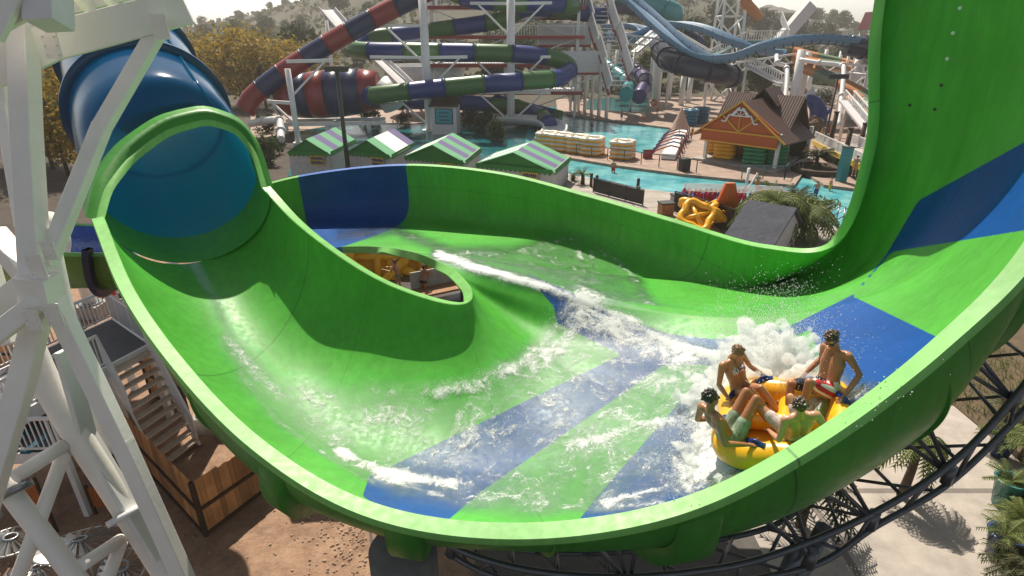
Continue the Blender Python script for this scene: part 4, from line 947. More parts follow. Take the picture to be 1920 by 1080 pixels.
def ladder_rail(label, px, py, z=DECK, s=1.0):
    r = thing('pool_handrail', label, 'handrail', tuple(G(px, py, z)), .1)
    for y in (0, .7): MB().tube([Vector(v) for v in [(-1.4 * s, y, -.3), (-1.1 * s, y, .5 * s), (.2, y, 1.15 * s), (.5, y, 1.1 * s), (.6, y, 0)]], .045, 8).build('rail', M['grey'], r)
ladder_rail('chrome pool handrail at the corner right of the hut', 1494, 322); ladder_rail('chrome pool handrail on the near side of the wide pool', 1563, 430, s=1.5); ladder_rail('chrome pool handrail half hidden by the slide wall', 1600, 432, s=1.5)
# cabanas
def cabana(label, A, B, C, Fp, K, nstripe, white=False):
    a, b, c = G(*A, 2.5), G(*B, 2.5), G(*C, 2.5); f = P(*Fp, 13 / drop(Fp[1]) * 1); f = G(*Fp, 3.7); f = (a + b) / 2 + Vector((0, 0, 1.25)); v = c - b; v.z = 0; a.z = b.z = 2.5; c.z = 2.5
    r = thing('cabana', label, 'cabana', group='striped cabanas in a row'); d = a + v; bk = f + v
    cv = mat('tent_canvas', (.5, .5, .5), .9, noise=.12, nscale=2)
    for p, q, nm in ((a, b, 'front_wall'), (b, c, 'side_wall'), (c, d, 'back_wall'), (d, a, 'side_wall')):
        n_ = (q - p).cross(Vector((0, 0, 1))).normalized(); MB().beam(Vector((p.x, p.y, 1.25)), Vector((q.x, q.y, 1.25)), .06, 2.5).build(nm, cv, r)
    MB().prism([a - Vector((0, 0, .0)), b, f], v.normalized() * .12).build('gable', M['cgreen'], r)
    cols = [M['cgreen2'], M['cpurple']]
    v0 = -v * .03
    for s0, s1, e0, side in ((f, b, None, 1), (a, f, None, 0)):
        out = (b - a).normalized() * (.25 if side else -.25) - Vector((0, 0, .18))
        lo, hi = (s1 + out, s0) if side else (s0 + out, s1)
        for i in range(nstripe):
            p0, p1 = v0 + v * 1.06 * i / nstripe, v0 + v * 1.06 * (i + 1) / nstripe
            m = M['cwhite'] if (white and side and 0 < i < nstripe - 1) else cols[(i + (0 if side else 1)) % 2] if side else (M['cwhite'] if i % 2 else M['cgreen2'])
            up = Vector((0, 0, .05)); pts = [lo + p0, lo + p1, hi + p1, hi + p0]
            if not side: pts = pts[::-1]
            MB().prism(pts, up).build('roof_stripe', m, r)
    # scalloped valance
    vm = MB()
    for p, q in ((a, b), (b, c)):
        L = (q - p); k = int(L.length / .45); o = (-v.normalized() if p is a else (b - a).normalized()) * .2
        for i in range(k):
            x0, x1 = p + L * i / k + o, p + L * (i + 1) / k + o; z = Vector((0, 0, 1)); t = -v.normalized() * .03 if p is a else (b - a).normalized() * .03
            vm.prism([x0 - z * .32 + z * .1, (x0 + x1) / 2 - z * .55 + z * .1, x1 - z * .32 + z * .1, x1 + z * .1, x0 + z * .1], t)
    vm.build('valance', M['cgreen'], r)
    sp = a + (b - a) * .72 - v.normalized() * .34 + Vector((0, 0, -.75)); e = (b - a).normalized()
    s = MB().beam(sp - e * .75, sp + e * .75, .06, .95).build('sign', yel, r)
    g = MB()
    for row in (0, 1):
        for i in range(7): g.beam(sp + e * (-.6 + i * .19) - v.normalized() * .05 + Vector((0, 0, .2 - .42 * row)), sp + e * (-.48 + i * .19) - v.normalized() * .05 + Vector((0, 0, .24 - .42 * row)), .03, .24 + .06 * ((i * 7 + row) % 3))
    g.build('sign_lettering', M['tblue'], s)
    return r
M['cgreen'] = mat('green_canvas', (.035, .22, .04), .85, noise=.1); M['cgreen2'] = mat('pale_green_canvas', (.11, .33, .17), .8, noise=.1); M['cpurple'] = mat('purple_canvas', (.11, .09, .22), .8, noise=.1); M['cwhite'] = mat('white_canvas', (.75, .74, .72), .7, noise=.05)
cabana('leftmost cabana with a green and purple striped roof, behind the dark lamp post', (541, 284), (616, 286), (664, 262), (573, 266), (626, 244), 5)
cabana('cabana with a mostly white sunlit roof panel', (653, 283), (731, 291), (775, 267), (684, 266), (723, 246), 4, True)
cabana('third cabana along, its green and purple stripes crossed by a pale beam of light', (759, 292), (869, 302), (900, 277), (808, 270), (848, 253), 5)
cabana('largest and rightmost striped cabana, beside the potted plants', (893, 306), (1037, 320), (1066, 295), (962, 283), (994, 262), 5)
# dark lamp post
def lamp(label, px, py, pt, name='lamp_post', r=.16, head=True, m=None):
    b = G(px, py); d = 13 / drop(py); h = P(px, pt, d).z; o = thing(name, label, 'lamp post', (b.x, b.y, 0)); m = m or M['dark']
    MB().tube([(0, 0, 0), (0, 0, h)], [r, r * .7], 10).build('post', m, o)
    if head: MB().box((0, 0, h + .15), (2.2, .35, .5)).build('lamp_head', m, o)
    MB().cyl((0, 0, 0), (0, 0, .4), r * 1.8, 10).build('base', m, o)
lamp('tall dark lamp post rising in front of the leftmost cabana', 655, 335, 128, r=.24, m=mat('lamp_paint', (.06, .07, .06), .5))
lamp('tall dark lamp post with a wide head right of the hut', 1540, 292, 142, r=.13)
def bpost(label, x0, y0, x1, y1):
    b = G(x0, y0); d = 13 / drop(y0); t = P(x1, y1, d); o = thing('timber_post', label, 'post', (b.x, b.y, 0)); MB().tube([(0, 0, 0), (0, 0, t.z)], [.3, .24], 8).build('shaft', M['wood_dark'], o); MB().cyl((0, 0, t.z), (0, 0, t.z + .12), .3, 8).build('cap', M['dark'], o)
for l, a in zip(['dark timber post beside the palm planter', 'dark timber post with the teal box at its foot', 'third dark timber post from the palm planter', 'dark timber post nearest the slide wall', 'short dark post standing among the white railings'], [(1548, 306, 1562, 206), (1577, 322, 1590, 236), (1606, 300, 1613, 228), (1636, 296, 1641, 242), (1626, 262, 1630, 214)]): bpost(l, *a)
bin_('teal box on a post at the boardwalk edge', 1576, 340, M['teal'], (.8, .6, 3.2))
# fence posts on the walkway, planters
for i, (x, y, t) in enumerate([(1108, 350, 325), (1118, 357, 328), (1195, 362, 334), (1196, 372, 350)]):
    b = G(x, y, DECK); h = P(x, t, (13 - DECK) / drop(y)).z - DECK; o = thing('bollard', ['dark bollard just right of the potted plants', 'thin dark bollard second from the potted plants', 'dark bollard alone on the river edge', 'short dark stub post in front of the lone bollard'][i], 'bollard', tuple(b)); MB().cyl((0, 0, 0), (0, 0, h), .14, 10).build('post', M['dark'], o); MB().ball((0, 0, h), .15).build('cap', M['dark'], o)
def fronds(root, h, n, L, m, droop=.6, wd=.16, z=0, name='frond'):
    mb = MB()
    for i in range(n):
        a = random.random() * 6.283; e = random.uniform(.1, 1.3); d = Vector((math.cos(a), math.sin(a), 0)); pts = []
        for k in range(8):
            q = k / 7; pts.append(Vector((0, 0, h)) + d * L * q * math.cos(e * .7) + Vector((0, 0, L * q * math.sin(e) - droop * L * q * q)))
        for k in range(7):
            p, q_ = pts[k], pts[k + 1]; s = d.cross(Vector((0, 0, 1))) 
            for sd_ in (-1, 1):
                for f in (0, .5):
                    b_ = p + (q_ - p) * f; tip = b_ + (s * sd_ * L * .22 * (1 - abs(k / 7 - .4)) + (q_ - p) * .8 + Vector((0, 0, -.12 * L * .5)))
                    mb.add([b_, b_ + (q_ - p) * .35, tip], [(0, 1, 2)])
        mb.tube(pts, [.03 * L * .4] * 8, 4)
    return mb.build(name, m, root)
def palm(label, loc, h, n, L, m=None, cat='palm', name='palm_tree', droop=.6, trunk=.18):
    r = thing(name, label, cat, loc)
    if h > .3: MB().tube([(0, 0, 0), (.03, 0, h * .5), (0, 0, h)], [trunk * 1.2, trunk, trunk * .9], 10).build('trunk', M['bark'], r)
    fronds(r, h, n, L, m or M['leaf_green'], droop, name='crown'); return r
palm('spiky dark sago palm behind the dark shingled shed', G(1478, 398, DECK), .9, 46, 2.0, M['leaf_dark'], droop=.35)
palm('yellow green spiky palm left of the sago palm', G(1446, 384, DECK), .9, 34, 1.5, M['leaf_green'], droop=.3)
palm('big drooping palm in front of the shingled shed', G(1442, 452, 0), 2.6, 90, 3.0, M['leaf_green'], droop=.9)
palm('second drooping palm at the slide rim right of the big one', G(1500, 456, 0), 2.0, 70, 2.4, M['leaf_green'], droop=.8)
palm('palm in the round planter beside the boardwalk', G(1528, 318, DECK), 1.4, 50, 2.0, M['leaf_dark'], droop=.5)
palm('spiky plant in a dark pot beside the largest cabana', G(1092, 345, DECK), .9, 30, 1.0, M['leaf_green'], droop=.3, name='potted_plant', cat='plant')
palm('small bush beside the largest cabana', G(1074, 338, DECK), .4, 26, .8, M['leaf_dark'], droop=.3, name='potted_plant', cat='plant')
T_SH = tree('shrub', 'leafy shrub with yellow flowers behind the palms', 1.9, 1.7, .9, M['leaf_green'], 14, 60, .16, .08, loc=tuple(G(1512, 412, DECK)), cat='shrub', low=.2)
dup(T_SH, G(1535, 408, DECK), 1, 'leafy shrub at the pool edge right of the palms', .85)
# planter kerb
pp = G(1535, 322, DECK); pr = thing('round_planter', 'dark stone planter curving under the boardwalk palm', 'planter', tuple(pp)); MB().lathe([(2.6, 0), (2.7, .5), (2.4, .55), (2.3, .3), (0, .3)], n=20).build('bowl', M['wood_dark'], pr)
# dark shingled shed
def shed():
    r = thing('shed', 'small shed with dark blue grey shingled roof and teal walls', 'shed'); a, b, c, d = G(1408, 379, 3.2), G(1481, 392, 3.2), G(1481, 418, 2.2), G(1374, 440, 2.2)
    m = brickmat('dark_shingles', (.035, .04, .06), (.055, .06, .085), 2.2, .5, .8, .35)
    a.z = b.z = 3.2; wd = (b - a); u = wd.normalized(); v = Vector((u.y, -u.x, 0)); L = wd.length + .6; o = a - u * .2
    p = [o, o + u * L, o + u * L + v * 3.6 + Vector((0, 0, -1.9)), o + v * 3.6 + Vector((0, 0, -1.9))]
    MB().prism(p[::-1], (0, 0, .15)).build('roof', m, r)
    p2 = [o, o - v * 2.2 + Vector((0, 0, -1.5)), o + u * L - v * 2.2 + Vector((0, 0, -1.5)), o + u * L]
    MB().prism(p2[::-1], (0, 0, .15)).build('roof', m, r)
    gw = mat('pale_siding', (.42, .40, .38), .8, noise=.08)
    for q, nm in ((o + u * .25, 'gable_wall'), (o + u * (L - .35), 'gable_wall')):
        MB().prism([q - v * 2 + Vector((0, 0, -3.2)), q + v * 3.3 + Vector((0, 0, -3.2)), q + v * 3.3 + Vector((0, 0, -1.75)), q - Vector((0, 0, .02)), q - v * 2 + Vector((0, 0, -1.4))], u * .12).build(nm, gw, r)
    q = o + v * 3.2 + u * .3; MB().prism([q + Vector((0, 0, -3.2)), q + u * (L - .6) + Vector((0, 0, -3.2)), q + u * (L - .6) + Vector((0, 0, -1.75)), q + Vector((0, 0, -1.75))], -v * .1).build('front_wall', mat('teal_boards', (.05, .25, .24), .7), r)
shed()
# tall orange slanted boards, life vest rack
vr = thing('life_vest_rack', 'rack crowded with red life vests under white bars', 'rack', tuple(G(1362, 398, DECK)), -.15)
m = MB()
for i in range(7): m.beam((-3.4, -1.2 + .4 * i, 1.9), (4.2, -1.2 + .4 * i, 1.9), .05)
for x in (-3.2, 0, 4): m.beam((x, -1.2, 0), (x, -1.2, 1.9), .1, up=(0, 1, 0)); m.beam((x, 1.2, 0), (x, 1.2, 1.9), .1, up=(0, 1, 0))
m.build('frame', W, vr)
vm_ = mat('vest_red', (.35, .02, .04), .6); vb = M['rblu']
for i in range(26):
    x, y = -3.2 + (i % 9) * .85 + random.uniform(-.1, .1), -1 + (i // 9) * .9; k = MB()
    for s in (-1, 1): k.ball((x + s * .17, y, 1.3 + random.uniform(-.08, .08)), (.16, .16, .42), seg=8, ring=6)
    k.build('life_vest', vm_ if i % 4 else vb, vr)
def slantboard(label, px, py, h, w_, rz):
    r = thing('orange_board', label, 'board', tuple(G(px, py, DECK)), rz); MB().add([(-w_, 0, 0), (w_, 0, 0), (w_, .25, 0), (-w_, .25, 0), (-w_ * .25, 0, h), (w_ * .25, 0, h), (w_ * .25, .25, h), (-w_ * .25, .25, h)], [(0, 1, 5, 4), (1, 2, 6, 5), (2, 3, 7, 6), (3, 0, 4, 7), (4, 5, 6, 7)]).build('panel', mat('orange_panel', (.55, .12, .02), .6, noise=.08), r); MB().box((0, .12, h * .5), (.2, .3, h * .9)).build('spine', mat('orange_spine', (.5, .13, .03), .6), r)
slantboard('tall tapering orange board in front of the life vests', 1358, 425, 3.2, 1.4, .1); slantboard('smaller orange board behind the shingled shed', 1418, 388, 1.7, .7, -.5)
wp = thing('white_post', 'white post with a slanting brace behind the life vests', 'post', tuple(G(1395, 372, DECK))); MB().cyl((0, 0, 0), (0, 0, 2.6), .13, 8).build('shaft', W, wp); MB().beam((0, 0, .3), (.8, 0, 2.2), .12).build('brace', W, wp)
# loose rafts in the yard
def loose(px, py, z, tilt, kind, label, sc=1.0):
    q = dup(used[kind][0], G(px, py, z), random.random() * 3, label, sc); q.rotation_euler = (tilt[0], tilt[1], random.random() * 3)
    if 'group' in q: del q['group']
m_y, m_b = M['ryel'], M['rblu']
protoB = raft_proto('x', M['rblu'], 'x', M['ryel']); del protoB['group']; protoB.location = G(1300, 372, DECK + .2); protoB['label'] = 'dark blue raft lying behind the heap of yellow rafts'
q = dup(protoB, G(1322, 376, DECK + .3), .4, 'second dark blue raft behind the yellow heap')
loose(1300, 392, DECK + .9, (.5, .2), 'y', 'yellow raft tilted on the back of the heap'); loose(1322, 400, DECK + .9, (-.4, .5), 'y', 'yellow raft on the right of the heap'); loose(1305, 407, DECK + 1.1, (.7, -.2), 'y', 'yellow raft leaning on the front of the heap'); loose(1330, 412, DECK + .6, (.3, .7), 'y', 'yellow raft slumped at the fence'); loose(1336, 392, DECK + .6, (.2, .2), 'g', 'green raft pressed between the yellow heap and life vests', .8)
# kiosk with cyan panel
def kiosk():
    p = G(838, 250); r = thing('kiosk', 'narrow pale kiosk with a cyan sign under a dark sloping roof', 'kiosk', (p.x, p.y, 0), -.1)
    MB().box((0, 0, 2), (3.6, 3, 4)).build('body', W2, r); MB().box((0, -1.56, 2.6), (2.3, .1, 1.9)).build('sign', mat('cyan_panel', (.02, .30, .38), .4), r); MB().box((0, -1.53, 2.6), (2.6, .08, 2.2)).build('sign_frame', M['dark'], r)
    for i in range(3): MB().box((random.uniform(-.1, .1), -1.63, 3.1 - .5 * i), (1.5, .03, .14)).build('sign_lettering', M['dark'], r)
    MB().add([(-2.1, -1.9, 3.9), (2.1, -1.9, 3.9), (2.1, 1.9, 4.9), (-2.1, 1.9, 4.9), (-2.1, -1.9, 4.1), (2.1, -1.9, 4.1), (2.1, 1.9, 5.1), (-2.1, 1.9, 5.1)], [(3, 2, 1, 0), (4, 5, 6, 7), (0, 1, 5, 4), (1, 2, 6, 5), (2, 3, 7, 6), (3, 0, 4, 7)]).build('roof', M['wood_dark'], r)
kiosk()
# splash-down flume, white
chute('splash_flume', 'curved white flume ending in the dark water below the hairpin tubes', [(940, 226, 90), (985, 228, 88), (1020, 232, 86), (1040, 244, 83), (1036, 258, 79)], 1.6, W, 30, .8)
chute('splash_flume', 'pale low trough running left behind the kiosk', [(860, 212, 98), (900, 222, 95), (935, 232, 92)], 1.3, W2, 20, .6)
# dark foliage beds between the columns
T_HEDGE = tree('shrub', 'dark shrub', 3, 3, 1.6, M['leaf_dark'], 14, 60, .3, .1, group='dark shrubs under the hairpin tubes', cat='shrub', low=.1)
hl = [(590, 222), (880, 236), (910, 250), (700, 232), (760, 236), (930, 262), (1075, 192), (1095, 178), (500, 250), (515, 290), (500, 310), (1040, 180), (1500, 190), (1540, 200), (1480, 150)]
for i, (x, y) in enumerate(hl):
    lb = 'dark leafy shrub growing below the tube slides'
    if i == 0: T_HEDGE.location = G(x, y); T_HEDGE['label'] = lb
    else: dup(T_HEDGE, G(x, y), i, lb, random.uniform(.6, 1.0))
# play sculpture, yellow figure, bathers
ps = thing('play_sculpture', 'blue curled sea creature sculpture with a grey fin among the rocks', 'sculpture', tuple(G(1502, 250, DECK)))
MB().tube([Vector((2.2 * math.cos(a) - .2, .3 * math.sin(a * 2), 2.4 + 2.3 * math.sin(a))) for a in np.linspace(-2.6, 1.6, 22)], [.5 + .75 * math.sin(q * math.pi) for q in np.linspace(.05, .95, 22)], 12).build('body', M['tblue'], ps)
MB().add([(-1.2, -.2, 4.2), (1.5, -.2, 4.0), (1.5, .3, 4.0), (-1.2, .3, 4.2), (.3, 0, 6.4), (.5, .1, 6.4)], [(0, 1, 4), (1, 2, 5, 4), (2, 3, 5), (3, 0, 4, 5), (3, 2, 1, 0)]).build('fin', M['grey'], ps)
MB().tube([(1.2, -.3, 2.0), (2.4, -.6, 2.5), (3.2, -.6, 3.4)], [.7, .5, .2], 10).build('tail', M['tblue'], ps)
def rock(px, py, s, label):
    bm = bmesh.new(); bmesh.ops.create_icosphere(bm, subdivisions=3, radius=1)
    for v in bm.verts: 
        from mathutils import noise as _n
        v.co *= 1 + .35 * _n.noise(v.co * 1.7 + Vector((px, 0, 0))) + .1 * _n.noise(v.co * 5)
        v.co = Vector((v.co.x * s[0], v.co.y * s[1], v.co.z * s[2]))
    me = bpy.data.meshes.new('rock'); bm.to_mesh(me); bm.free(); me.materials.append(mat('rock', (.12, .08, .055), .9, noise=.3, nscale=2, bump=.5, bscale=5)); o = bpy.data.objects.new('rock', me); COL.objects.link(o); o.location = G(px, py, DECK); tag(o, label, 'rock')
rock(1522, 255, (1.7, 1.2, 2.6), 'brown rock pile right of the blue sculpture'); rock(1488, 254, (1.2, .9, 1.2), 'low rock left of the blue sculpture')

for i, (x, y, xt, yt, r) in enumerate([(1100, 186, 1102, 110, .4), (1118, 180, 1121, 60, .35), (1080, 196, 1083, 130, .4), (1136, 176, 1140, 30, .5), (1200, 152, 1205, 70, .35), (1168, 160, 1172, 60, .35), (1330, 150, 1333, 100, .35), (1350, 168, 1353, 110, .35), (1535, 170, 1543, 92, .45), (1556, 200, 1566, 95, .35), (1612, 205, 1625, 110, .35), (1630, 200, 1643, 110, .35), (1460, 150, 1464, 100, .35), (1420, 130, 1423, 70, .3), (1300, 140, 1304, 70, .35)]):
    ecol('steel_column', ['slim white post at the foot of the covered stair', 'slim white post rising beside the covered stair', 'short white post under the red edged deck', 'tall slim white post right of the covered stair', 'thin white post under the teal tube', 'thin white post between the blue flumes', 'thin white post behind the inky tube', 'short thin white post behind the inky tube', 'white post under the right end of the pale hump', 'thin white post among the orange flumes', 'thin white post left of the scaffold frame', 'thin white post at the slide wall', 'thin post left of the paired columns', 'thin post behind the long pale flume', 'thin post behind the railed bridge'][i], x, y, xt, yt, r)
for i, (a, b, d, l) in enumerate([((1140, 60), (1240, 74), 100, 'white girder joining the covered stair to the thick column'), ((1380, 118), (1500, 100), 92, 'white girder under the pale hump'), ((1500, 112), (1650, 126), 88, 'white girder above the orange flumes'), ((1080, 128), (1150, 118), 96, 'white girder beside the covered stair'), ((1240, 118), (1330, 128), 98, 'white girder carrying the inky tube')]):
    g_ = thing('girder', l, 'girder'); p, q = P(*a, d), P(*b, d); MB().beam(p, q, .3, .3).build('upper_chord', W, g_); MB().beam(p - Vector((0, 0, 1.3)), q - Vector((0, 0, 1.3)), .25, .25).build('lower_chord', W, g_)
    mm = MB(); n = 8
    for k in range(n): u0 = p + (q - p) * k / n; u1 = p + (q - p) * (k + 1) / n; mm.beam(u0 - Vector((0, 0, 1.3 * (k % 2))), u1 - Vector((0, 0, 1.3 * ((k + 1) % 2))), .14)
    mm.build('lattice', W, g_)
def sidestair(label, a, b, wd=1.6):
    r = thing('staircase', label, 'staircase'); p, q = P(*a), P(*b); MB().beam(p, q, wd, .25).build('stair_flight', W2, r); s = Vector((0, wd / 2, 0))
    railing(r, [p - s, q - s], 1.3, .5, th=.08); railing(r, [p + s, q + s], 1.3, .5, th=.08)
    for e in (p, q): MB().cyl((e.x, e.y, 0), e, .2, 8).build('post', W, r)
sidestair('white railed stair below the small black coil', (1262, 70, 104), (1332, 112, 98)); sidestair('white railed stair climbing left of the thick column', (1190, 98, 104), (1228, 66, 106)); sidestair('white railed stair descending behind the hut roof', (1400, 122, 90), (1468, 158, 84)); sidestair('white railed stair in front of the orange flumes', (1590, 190, 74), (1650, 262, 66), 2.2)
# ---------------------------------------------------------------- near left: white tower, stairs, fences
TW = M['tower_white']
def member(root, pts, w_, h_=None, name='beam', m=TW, shape='box', up=(0, 1, 0)):
    mb = MB(); q = [P(*p) for p in pts]
    if shape == 'tube': mb.tube([Vector(v) for v in catmull([list(v) for v in q], 24)] if len(q) > 2 else q, w_ / 2, 20)
    else:
        for a, b in zip(q[:-1], q[1:]):
            d = (b - a).normalized(); mb.beam(a - d * .04, b + d * .04, w_, h_ or w_, up=up)
    o = mb.build(name, m, root)
    if shape == 'box':
        bv = o.modifiers.new('b', 'BEVEL'); bv.width = .015; bv.segments = 2
    return o
t = thing('white_steel_tower', 'big white steel tower of boxed columns and diagonal braces along the left edge', 'steel tower')
member(t, [(36, -120, 7), (50, 250, 7), (68, 552, 7)], .25, .23, 'column')
member(t, [(-15, -100, 8.6), (10, 200, 8.6), (48, 420, 8.3), (75, 520, 7.8)], .2, .2, 'column')
member(t, [(312, 30, 7.6), (190, 240, 7.4), (90, 490, 7.1)], .18, .18, 'brace')
member(t, [(345, 14, 7.6), (95, 80, 7.2), (-60, 150, 7.0)], .3, .42, 'cross_beam', up=(0, 0, 1))
member(t, [(330, -42, 8.2), (60, 25, 8.0), (-60, 60, 8)], .5, .3, 'cross_beam', up=(0, 0, 1))
member(t, [(88, -60, 6.4), (92, 42, 6.4)], .34, .34, 'stub_column', m=W)
member(t, [(40, -60, 6.2), (-20, 60, 6.2)], .3, .1, 'side_plate'); member(t, [(-60, 40, 6.3), (70, -30, 6.3)], .5, .1, 'side_plate')
member(t, [(100, 560, 7.1), (230, 830, 7.5), (352, 1100, 8.0)], .22, .18, 'leg')
member(t, [(78, 560, 7.2), (40, 720, 7.3), (-30, 960, 7.4)], .26, .2, 'leg')
member(t, [(80, 560, 7.0), (-50, 660, 6.8)], .22, .28, 'brace'); member(t, [(62, 522, 7.4), (-40, 600, 7.4)], .06, .3, 'brace', up=(0, 0, 1))
member(t, [(-10, 440, 8), (62, 525, 7.6)], .22, .28, 'brace'); member(t, [(-20, 500, 8.4), (20, 640, 8.4)], .2, .2, 'brace')
member(t, [(52, 640, 8.2), (110, 760, 8.4), (215, 925, 8.8), (300, 1060, 9.2), (330, 1110, 9.3)], .35, name='round_leg', shape='tube')
member(t, [(84, 400, 9.6), (118, 560, 9.6), (150, 700, 9.6), (205, 850, 9.8)], .26, name='round_leg', shape='tube')
member(t, [(-20, 850, 7.9), (22, 925, 7.9), (90, 1015, 8.0), (155, 1100, 8.1)], .26, name='round_leg', shape='tube')
member(t, [(28, 895, 7.8), (120, 835, 8.4)], .2, name='round_brace', shape='tube'); member(t, [(122, 845, 8.5), (70, 985, 8.0), (28, 1100, 8.0)], .19, name='round_brace', shape='tube')
member(t, [(150, 1062, 8.1), (226, 1012, 9.0)], .19, name='round_brace', shape='tube'); member(t, [(228, 1015, 9.0), (196, 1100, 8.6)], .19, name='round_brace', shape='tube')
member(t, [(120, 660, 8.2), (165, 820, 8.6), (300, 1040, 9.0)], .08, .3, 'gusset_rail', m=W)
for (x, y, d) in [(30, 918, 7.85), (236, 965, 8.85)]:
    a = P(x, y, d); m = MB(); dd = (P(x + 10, y + 18, d) - a).normalized(); m.tube([a - dd * .05, a + dd * .05], .2 if x < 100 else .27, 20); m.build('collar', M['grey'] if x < 100 else W, t)
# gusset at the node
g = P(76, 545, 6.98); MB().box(g, (.36, .3, .4), M=Matrix.Rotation(.12, 3, 'Y')).build('node_plate', TW, t)
for (x, y, d, s) in [(68, 500, 6.78, .2), (92, 470, 6.9, .16), (100, 590, 6.85, .2), (60, 600, 6.8, .18), (300, 50, 7.3, .2), (96, 85, 6.85, .2)]:
    c = P(x, y, d); MB().box(c, (s, .02, s * 1.5)).build('gusset_plate', TW, t)
    for bx in (-.35, .35):
        for bz in (-.5, 0, .5): MB().cyl(c + Vector((bx * s, -.03, bz * s)), c + Vector((bx * s, -.008, bz * s)), .011, 6).build('bolt_or_lit_hole', TW, t)
for i in range(5):
    a = P(130 + i * 44, 34 - i * 11, 7.9); MB().beam(a, a + Vector((.25, -.9, .5)), .08, .2).build('joist', TW, t)
# floodlit plates on the leg
# platform and stairs
L0, R0 = G(303, 885, .1), G(372, 832, .1); L1 = G(253, 790, 1.6); vS = (L1 - L0) / 1.5; LT = L0 + vS * 3.1; RT_ = R0 + vS * 3.1; ZT = 3.2
sr = thing('staircase', 'wooden treaded stair with white slatted handrails climbing to the white platform', 'staircase')
for i in range(11):
    q = (i + .5) / 11; a, b = L0 + vS * 3.1 * q, R0 + vS * 3.1 * q
    MB().beam(a, b, .27, .05, up=(0, 0, 1)).build('step', mat('worn_step', (.55, .45, .36), .8, noise=.15) if i == 0 else bpy.data.materials['worn_step'], sr)
for a, b in ((L0, LT), (R0, RT_)): MB().beam(a - Vector((0, 0, .08)), b - Vector((0, 0, .08)), .07, .32).build('stringer', W, sr)
def slrail(root, a, b, h=1.0, step=.13, name='handrail', m=W, solid=False):
    mb = MB(); u = Vector((0, 0, 1)); mb.beam(a + u * h, b + u * h, .07, .09); mb.beam(a + u * .1, b + u * .1, .04, .05); L = (b - a).length; k = max(1, int(L / step))
    for i in range(k + 1): p = a + (b - a) * i / k; mb.beam(p + u * .1, p + u * h, .028 if i % 8 else .06, up=(0, 1, 0))
    return mb.build(name, m, root)
slrail(sr, R0 + Vector((0, 0, .1)), RT_ + Vector((0, 0, .1))); slrail(sr, L0 + vS * 1.6 + Vector((0, 0, .1)), LT + Vector((0, 0, .1)))
dS = (LT - L0); dS.z = 0; dS.normalize(); pS = (R0 - L0); pS.z = 0; wS = pS.length; pS.normalize()
pl = thing('platform', 'white steel platform with slatted railings at the top of the stair', 'platform')
A0, B0 = LT + Vector((0, 0, .05)), RT_ + Vector((0, 0, .05)); c1 = B0 + pS * .1; c2 = c1 + dS * 3.2; c3 = A0 - pS * 4.5 + dS * 3.2; c4 = A0 - pS * 4.5
MB().prism([c4 - Vector((0, 0, .3)), c1 - Vector((0, 0, .3)), c2 - Vector((0, 0, .3)), c3 - Vector((0, 0, .3))], (0, 0, .28)).build('deck', mat('deck_grating', (.10, .10, .11), .7, noise=.2, nscale=6), pl)
for a, b in ((c4, A0), (c1, c2), (c2, c3), (A0, B0)):
    MB().beam(a - Vector((0, 0, .22)) + (Vector((0, 0, 0))), b - Vector((0, 0, .22)), .09, .42).build('fascia', W, pl)
for a, b in ((c4, A0), (c1, c2), (c2, c3), (c3, c4)): slrail(pl, a, b, 1.1, .14, 'railing')
scr = MB().beam(c1 + dS * .1 + Vector((0, 0, .62)), c2 + Vector((0, 0, .62)), .05, 1.1).build('side_screen', mat('grey_mesh', (.42, .42, .43), .6, noise=.1), pl)
for p in (c1, c2, c3, c4, A0): MB().beam(Vector((p.x, p.y, 0)), Vector((p.x, p.y, p.z - .3)), .2, up=(0, 1, 0)).build('post', W, pl)
# a second lower deck further left
p2 = thing('side_deck', 'lower dark decked landing with white railing behind the tower legs', 'platform'); a, b, c, d = G(-60, 850, 2.4), G(118, 845, 2.4), G(88, 770, 2.4), G(-80, 770, 2.4)
MB().prism([a - Vector((0, 0, .2)), b - Vector((0, 0, .2)), c - Vector((0, 0, .2)), d - Vector((0, 0, .2))], (0, 0, .18)).build('deck', bpy.data.materials['deck_grating'], p2)
for p, q in ((a, b), (b, c), (d, c)): slrail(p2, p, q, 1.1, .15, 'railing'); MB().beam(p - Vector((0, 0, .2)), q - Vector((0, 0, .2)), .1, .36).build('fascia', W, p2)
for i in range(4): p = a + (b - a) * (i + .5) / 4 + Vector((0, .5, .01)); MB().box(p, (.25, 1.2, .02)).build('blue_strip', mat('blue_mat', (.02, .14, .22), .7) if i == 0 else bpy.data.materials['blue_mat'], p2)
for p in (a, b, c, d): MB().beam(Vector((p.x, p.y, 0)), p, .15, up=(0, 1, 0)).build('post', W, p2)
